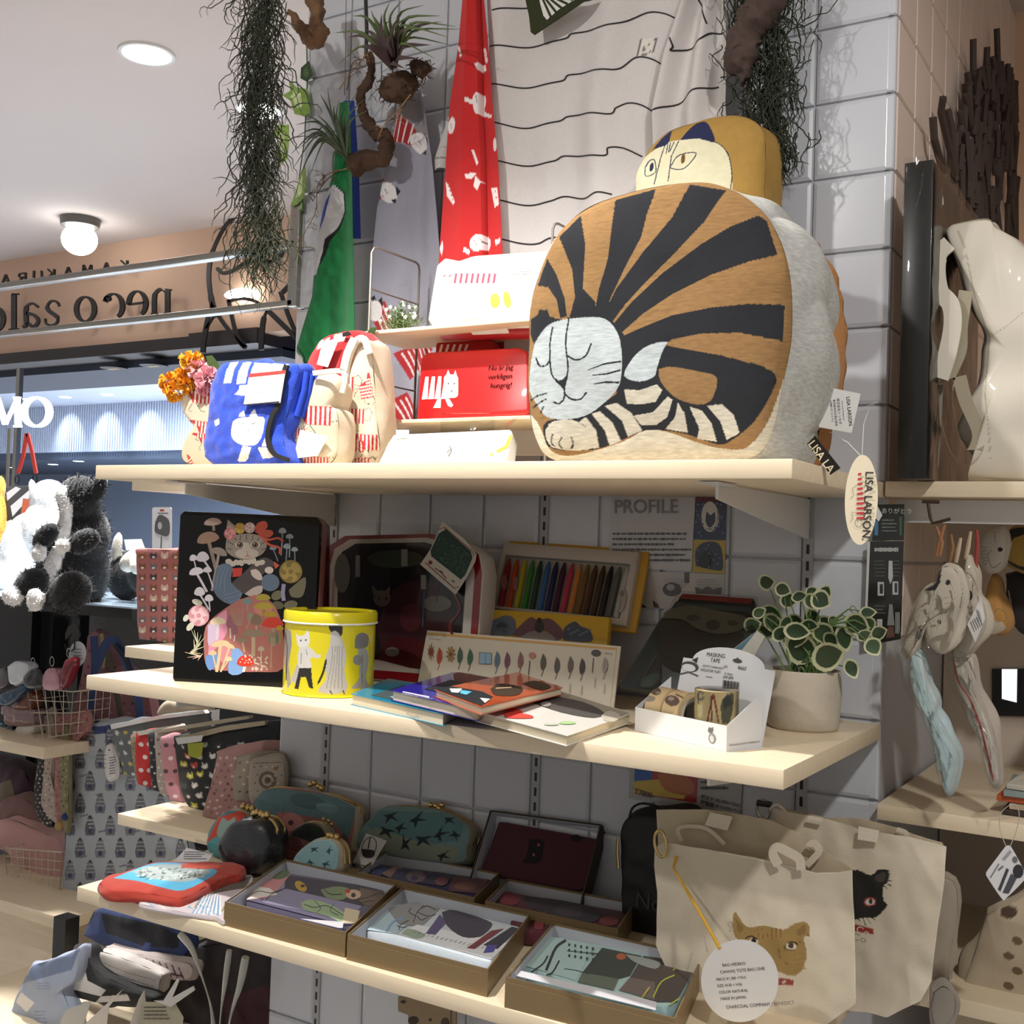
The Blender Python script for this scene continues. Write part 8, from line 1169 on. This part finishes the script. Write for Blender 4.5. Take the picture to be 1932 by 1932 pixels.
# row of pouches standing on the short lowest shelf
Z_=ZB+.001
row=[([(209,1368),(300,1352),(385,1342),(392,1352),(392,1400),(250,1420),(250,1500),(238,1505),(228,1440)],'5A6062',dots(212,1372,262,1490,3,6,['D8D6D0','D8D6D0','C9B44A'],4,1,.5),1.86,'grey pouch with white cats and pale zip at the back of the pouch row'),
([(246,1388),(262,1382),(285,1384),(284,1400),(290,1470),(275,1525),(262,1505),(254,1450)],'8A7A5E',dots(246,1388,285,1500,4,12,['5A4A3A','C9B890'],2,2,.6),1.83,'tan printed pouch behind the red pouch'),
([(256,1384),(290,1378),(300,1385),(292,1400),(296,1480),(292,1512),(270,1522),(262,1490),(256,1440)],'B5201E',dots(258,1392,290,1490,2,4,['D6CCC6'],5,3,.3),1.81,'bright red pouch with white cats in the pouch row'),
([(280,1384),(300,1380),(312,1390),(308,1470),(318,1525),(300,1520),(286,1470)],'24242A',dots(280,1390,315,1515,3,10,['C9C2BC','6A5A54'],2.6,4,.6),1.79,'black speckled pouch right of the red pouch'),
([(293,1380),(340,1372),(345,1380),(320,1392),(318,1480),(330,1530),(318,1528),(300,1490),(294,1440)],'A89C90',dots(294,1390,325,1520,3,10,['5A4A44','D6CCC0'],2.6,5,.6),1.77,'beige cat-print pouch in the middle of the pouch row'),
([(303,1392),(330,1388),(338,1400),(334,1470),(346,1525),(330,1528),(314,1495),(306,1440)],'B9808A',dots(304,1395,340,1515,2,5,['E0D0D0','4A3A40'],5,6,.5),1.75,'pink cat-print pouch in the pouch row'),
([(328,1390),(420,1372),(500,1362),(532,1372),(532,1480),(420,1540),(400,1555),(372,1540),(345,1500),(334,1440)],'14161A',dots(334,1398,530,1530,9,7,['2E3238','C9C9C4','B9B43A','3A3E44','A8443A'],6,7,1.5,kind=1),1.73,'black pouch with dark cat faces and pale zip, largest in the pouch row'),
([(410,1424),(418,1415),(530,1400),(534,1440),(530,1500),(440,1540),(392,1552),(382,1540),(400,1470)],'9A7470',dots(384,1425,530,1540,11,10,['5A3A3A','C9A8A0','7A5450'],3.2,8,1.2),1.69,'dusty rose printed pouch in front of the black one'),
([(446,1432),(452,1426),(532,1424),(532,1500),(460,1510),(440,1500)],'8A7E70',dots(446,1432,530,1500,6,5,['5A4C40','B9A890'],3,9,1),1.66,'taupe printed pouch right of the rose pouch'),
([(472,1440),(480,1432),(532,1430),(532,1500),(490,1530),(470,1500)],'A0978A',[('6A5A48',ln(ring(505,1472,14,14,3,0,360,1),3)),('5A4A3A',el(505,1472,6,6)),('6A5A48',ln([(478,1440),(530,1438)],1.5)),('8A6A4A',el(520,1450,5,4))]+dots(475,1440,530,1500,5,4,['6A5A48','C9BFAE'],2,10,1),1.64,'pale grey pouch with a brown wreath, rightmost in the pouch row')]
for P,c,S,y,l in row: bagp('zip_pouch',l,'pouch',y,P,c,S,.010,.005,.003,Z_,'printed zip pouches on the short lowest shelf',M=46,N=150)
for P,y,c in (([(208,1368),(300,1350),(384,1340),(388,1346),(300,1357),(210,1376)],1.85,'D8D8D8'),([(330,1392),(420,1370),(500,1360),(500,1368),(420,1380),(334,1402)],1.72,'9A8E78'),([(258,1380),(340,1366),(345,1372),(262,1388)],1.80,'C9C2B8'),([(292,1378),(400,1360),(470,1350),(470,1356),(400,1368),(294,1384)],1.76,'B0A490')):
    m=MB(); pl=YP(y); m.slab(pl,pl.hits(P),-.012,0,c); single('zip_edge',m,INKF,'pale zip edge along the top of '+{1.85:'the grey pouch',1.72:'the big black pouch',1.80:'the red pouch',1.76:'the beige cat-print pouch'}[y],'zip')
m=MB(); pl=YP(1.715); m.slab(pl,pl.hits([(358,1402),(388,1400),(385,1425),(375,1430),(360,1425)]),.006,.0065,'8A8E1E'); single('yellow_label',m,INK,'olive yellow label on the big black pouch','label',smooth=0)
m=MB(); pl=YP(1.715); m.slab(pl,pl.hits([(336,1392),(388,1386),(384,1398),(340,1404)]),.006,.0065,'BDBDBA'); single('pouch_label',m,INK,'white folded label at the top of the big black pouch','label',smooth=0)
card('white_card','white card behind the pouch row','card',1.95,[(380,1342),(414,1338),(413,1362),(388,1364)],'C9C9CB')
soft('canvas_pouch','beige canvas pouch lying behind the pouch row','pouch',1.96,[(300,1345),(320,1320),(360,1322),(372,1335),(360,1350),(310,1355)],'B5A68E')
b=MB(); b.box(-2.2,-1.53,2.1,2.16,0,1.18); single('dark_cabinet',b,mat('dark_grey_panel','1C1D21',.6),'dark cabinet front behind the short shelves','cabinet')
# counter at bottom left
z2=U(60,1700,'Y',1.9).z; board(-3.0,U(122,1712,'Y',1.86).x,1.86,2.35,z2,'maple counter board under the large wire basket',.03)
board(-2.12,-1.98,1.78,1.95,U(170,1745,'Y',1.78).z,'maple board end behind the black table leg',.03)
m=MB(); x=U(125,1750,'Y',1.84).x; m.box(x-.022,x+.022,1.82,1.86,0,z2+.02); single('table_leg',m,BKM,'black square table leg at the bottom left','leg')
b=MB(); b.box(-3.0,U(112,1800,'Y',1.9).x,1.9,2.3,0,z2-.045); o=single('wood_cabinet',b,WOOD,'pale wooden cabinet block at the bottom left corner','cabinet',bevel=.002)
# folded clothes at the bottom
zt2=U(45,1925,'Y',1.55).z; board(-2.4,-1.6,1.5,1.95,zt2-.02,'low maple shelf under the folded clothes',.03)
def sheetp(name,label,y,P,c,S=(),th=.03,bul=.008,wr=.006,ma=INKF,cat='clothing',group='folded clothes at the bottom left'): return bagp(name,label,cat,y,P,c,list(S),th,bul,wr,None,group,ma,N=160,M=50)
sheetp('folded_denim','navy blue folded garment on top of the clothes pile',1.72,[(178,1718),(200,1716),(300,1740),(348,1762),(350,1800),(300,1812),(230,1800),(165,1768),(160,1762),(168,1740)],'2A3A66',[('14161E',[(190,1722),(300,1745),(340,1765),(335,1790),(270,1785),(200,1760)]),('3A4C80',[(165,1740),(190,1722),(185,1762),(163,1765)]),('3A4C80',[(262,1795),(275,1778),(285,1780),(275,1806)])])
sheetp('striped_cloth','white and wine checked folded cloth under the navy garment',1.69,[(200,1785),(260,1800),(330,1812),(362,1822),(352,1850),(300,1840),(230,1822),(198,1800)],'B9ADA8',[('4A2430',ln([(204+k*12,1790+k*3),(216+k*12,1814+k*3.4)],2.5)) for k in range(12)]+[('4A2430',ln([(200,1800),(260,1822),(345,1842)],4))])
sheetp('white_folded_cloth','off-white folded cloth in the middle of the pile',1.66,[(182,1795),(210,1800),(300,1835),(302,1850),(290,1878),(240,1862),(175,1838),(170,1815)],'C9C2BC',[('8A827C',ln([(180,1822),(240,1846),(290,1862)],2)),('A8A09A',ln([(182,1812),(240,1835),(295,1850)],2))])
sheetp('monochrome_cloth','black and white folded cloth in the lower pile',1.63,[(140,1790),(165,1788),(180,1830),(240,1862),(288,1882),(270,1900),(200,1895),(140,1880),(108,1862),(110,1830),(130,1810)],'1A1A1C',[('D3D0CC',[(132,1815),(155,1805),(165,1850),(200,1868),(190,1880),(130,1865)]),('D3D0CC',[(190,1880),(240,1876),(245,1888),(180,1892)]),('C9C6C2',el(152,1800,5,4))])
sheetp('pale_blue_bag','pale blue grey shopping bag lying at the very bottom left',1.60,[(60,1822),(130,1800),(150,1790),(140,1850),(120,1870),(140,1932),(120,1990),(30,1930),(28,1895),(45,1850)],'9AA4B8',[('6E7C9A',[(60,1822),(150,1790),(135,1830),(45,1855)]),('D6D3CE',[(40,1872),(65,1892),(50,1910),(30,1890)])]+scrib(70,1852,100,1868,3,'7A84A0')+scrib(65,1905,90,1932,4,'7A84A0'),cat='bag')
for i,(P,c,l) in enumerate((([(115,1925),(125,1905),(172,1888),(160,1925),(150,1960),(110,1960)],'A9A8A4','clear price packet leaning at the bottom, leftmost'),([(160,1932),(200,1895),(232,1866),(205,1900),(198,1960),(150,1960)],'B9B2A8','narrow cream paper flap in the bottom pile'),([(245,1932),(262,1885),(272,1868),(275,1890),(268,1960),(240,1960)],'A39A8C','upright beige card in the bottom pile'),([(268,1905),(272,1890),(330,1892),(346,1920),(340,1960),(262,1960)],'A8A288','cream printed card with folded corner at the bottom'),([(290,1888),(322,1900),(368,1868),(365,1860),(325,1882),(338,1850),(335,1845),(308,1888)],'C9C6C0','thin white paper strips in the bottom pile'))):
    pl=YP(1.57-.01*i); m=MB(); m.slab(pl,pl.hits(P),-.001,0,c); o=single('paper_card',m,INK,l,'card',smooth=0); 
    if i==3: draw(pl,pxs(pl,scrib(272,1897,325,1925,4,'4A463A')),.0005,name='card_print',parent=o)
sheetp('dark_cloth_heap','dark wine and black cloth heap at the back of the pile',1.78,[(300,1800),(420,1780),(510,1790),(512,1990),(360,1990),(240,1960),(250,1880)],'221A1E',[('3E1A24',[(420,1880),(512,1860),(512,1960),(430,1960)])])
UM=mat('cloudy_plastic','D0D2D2',.15,thin=.35,bump=.5,bs=60)
for i,(P,w,l) in enumerate((([(340,1762),(362,1790),(380,1840),(398,1900),(405,1960)],17,'leftmost'),([(440,1790),(432,1850),(425,1900),(418,1970)],14,'middle'),([(478,1800),(468,1850),(450,1910),(440,1975)],18,'rightmost'))):
    pl=YP(1.60); Q=spl(P,5); m=MB(); m.tube([pl.pt(*pl.hit(*p),.01*i) for p in Q],[w*.00042*(.6+.4*math.sin(k*.3+1)) for k in range(len(Q))],10); single('rolled_film',m,mat('rolled_film_plastic','A8A8A0',.2,coat=.5,var=.3,vs=20,bump=1,bs=60),f'long roll of cloudy plastic leaning under the lowest shelf, {l}','roll',group='plastic rolls under the lowest shelf')

for o in bpy.data.objects:      # print too fine to pick apart
    if o.parent and (o.name.split('.')[0] in ('sheet_print','window_print','side_grid') or o.name in ('lid_print.001','pouch_print.006')): o['kind']='stuff'
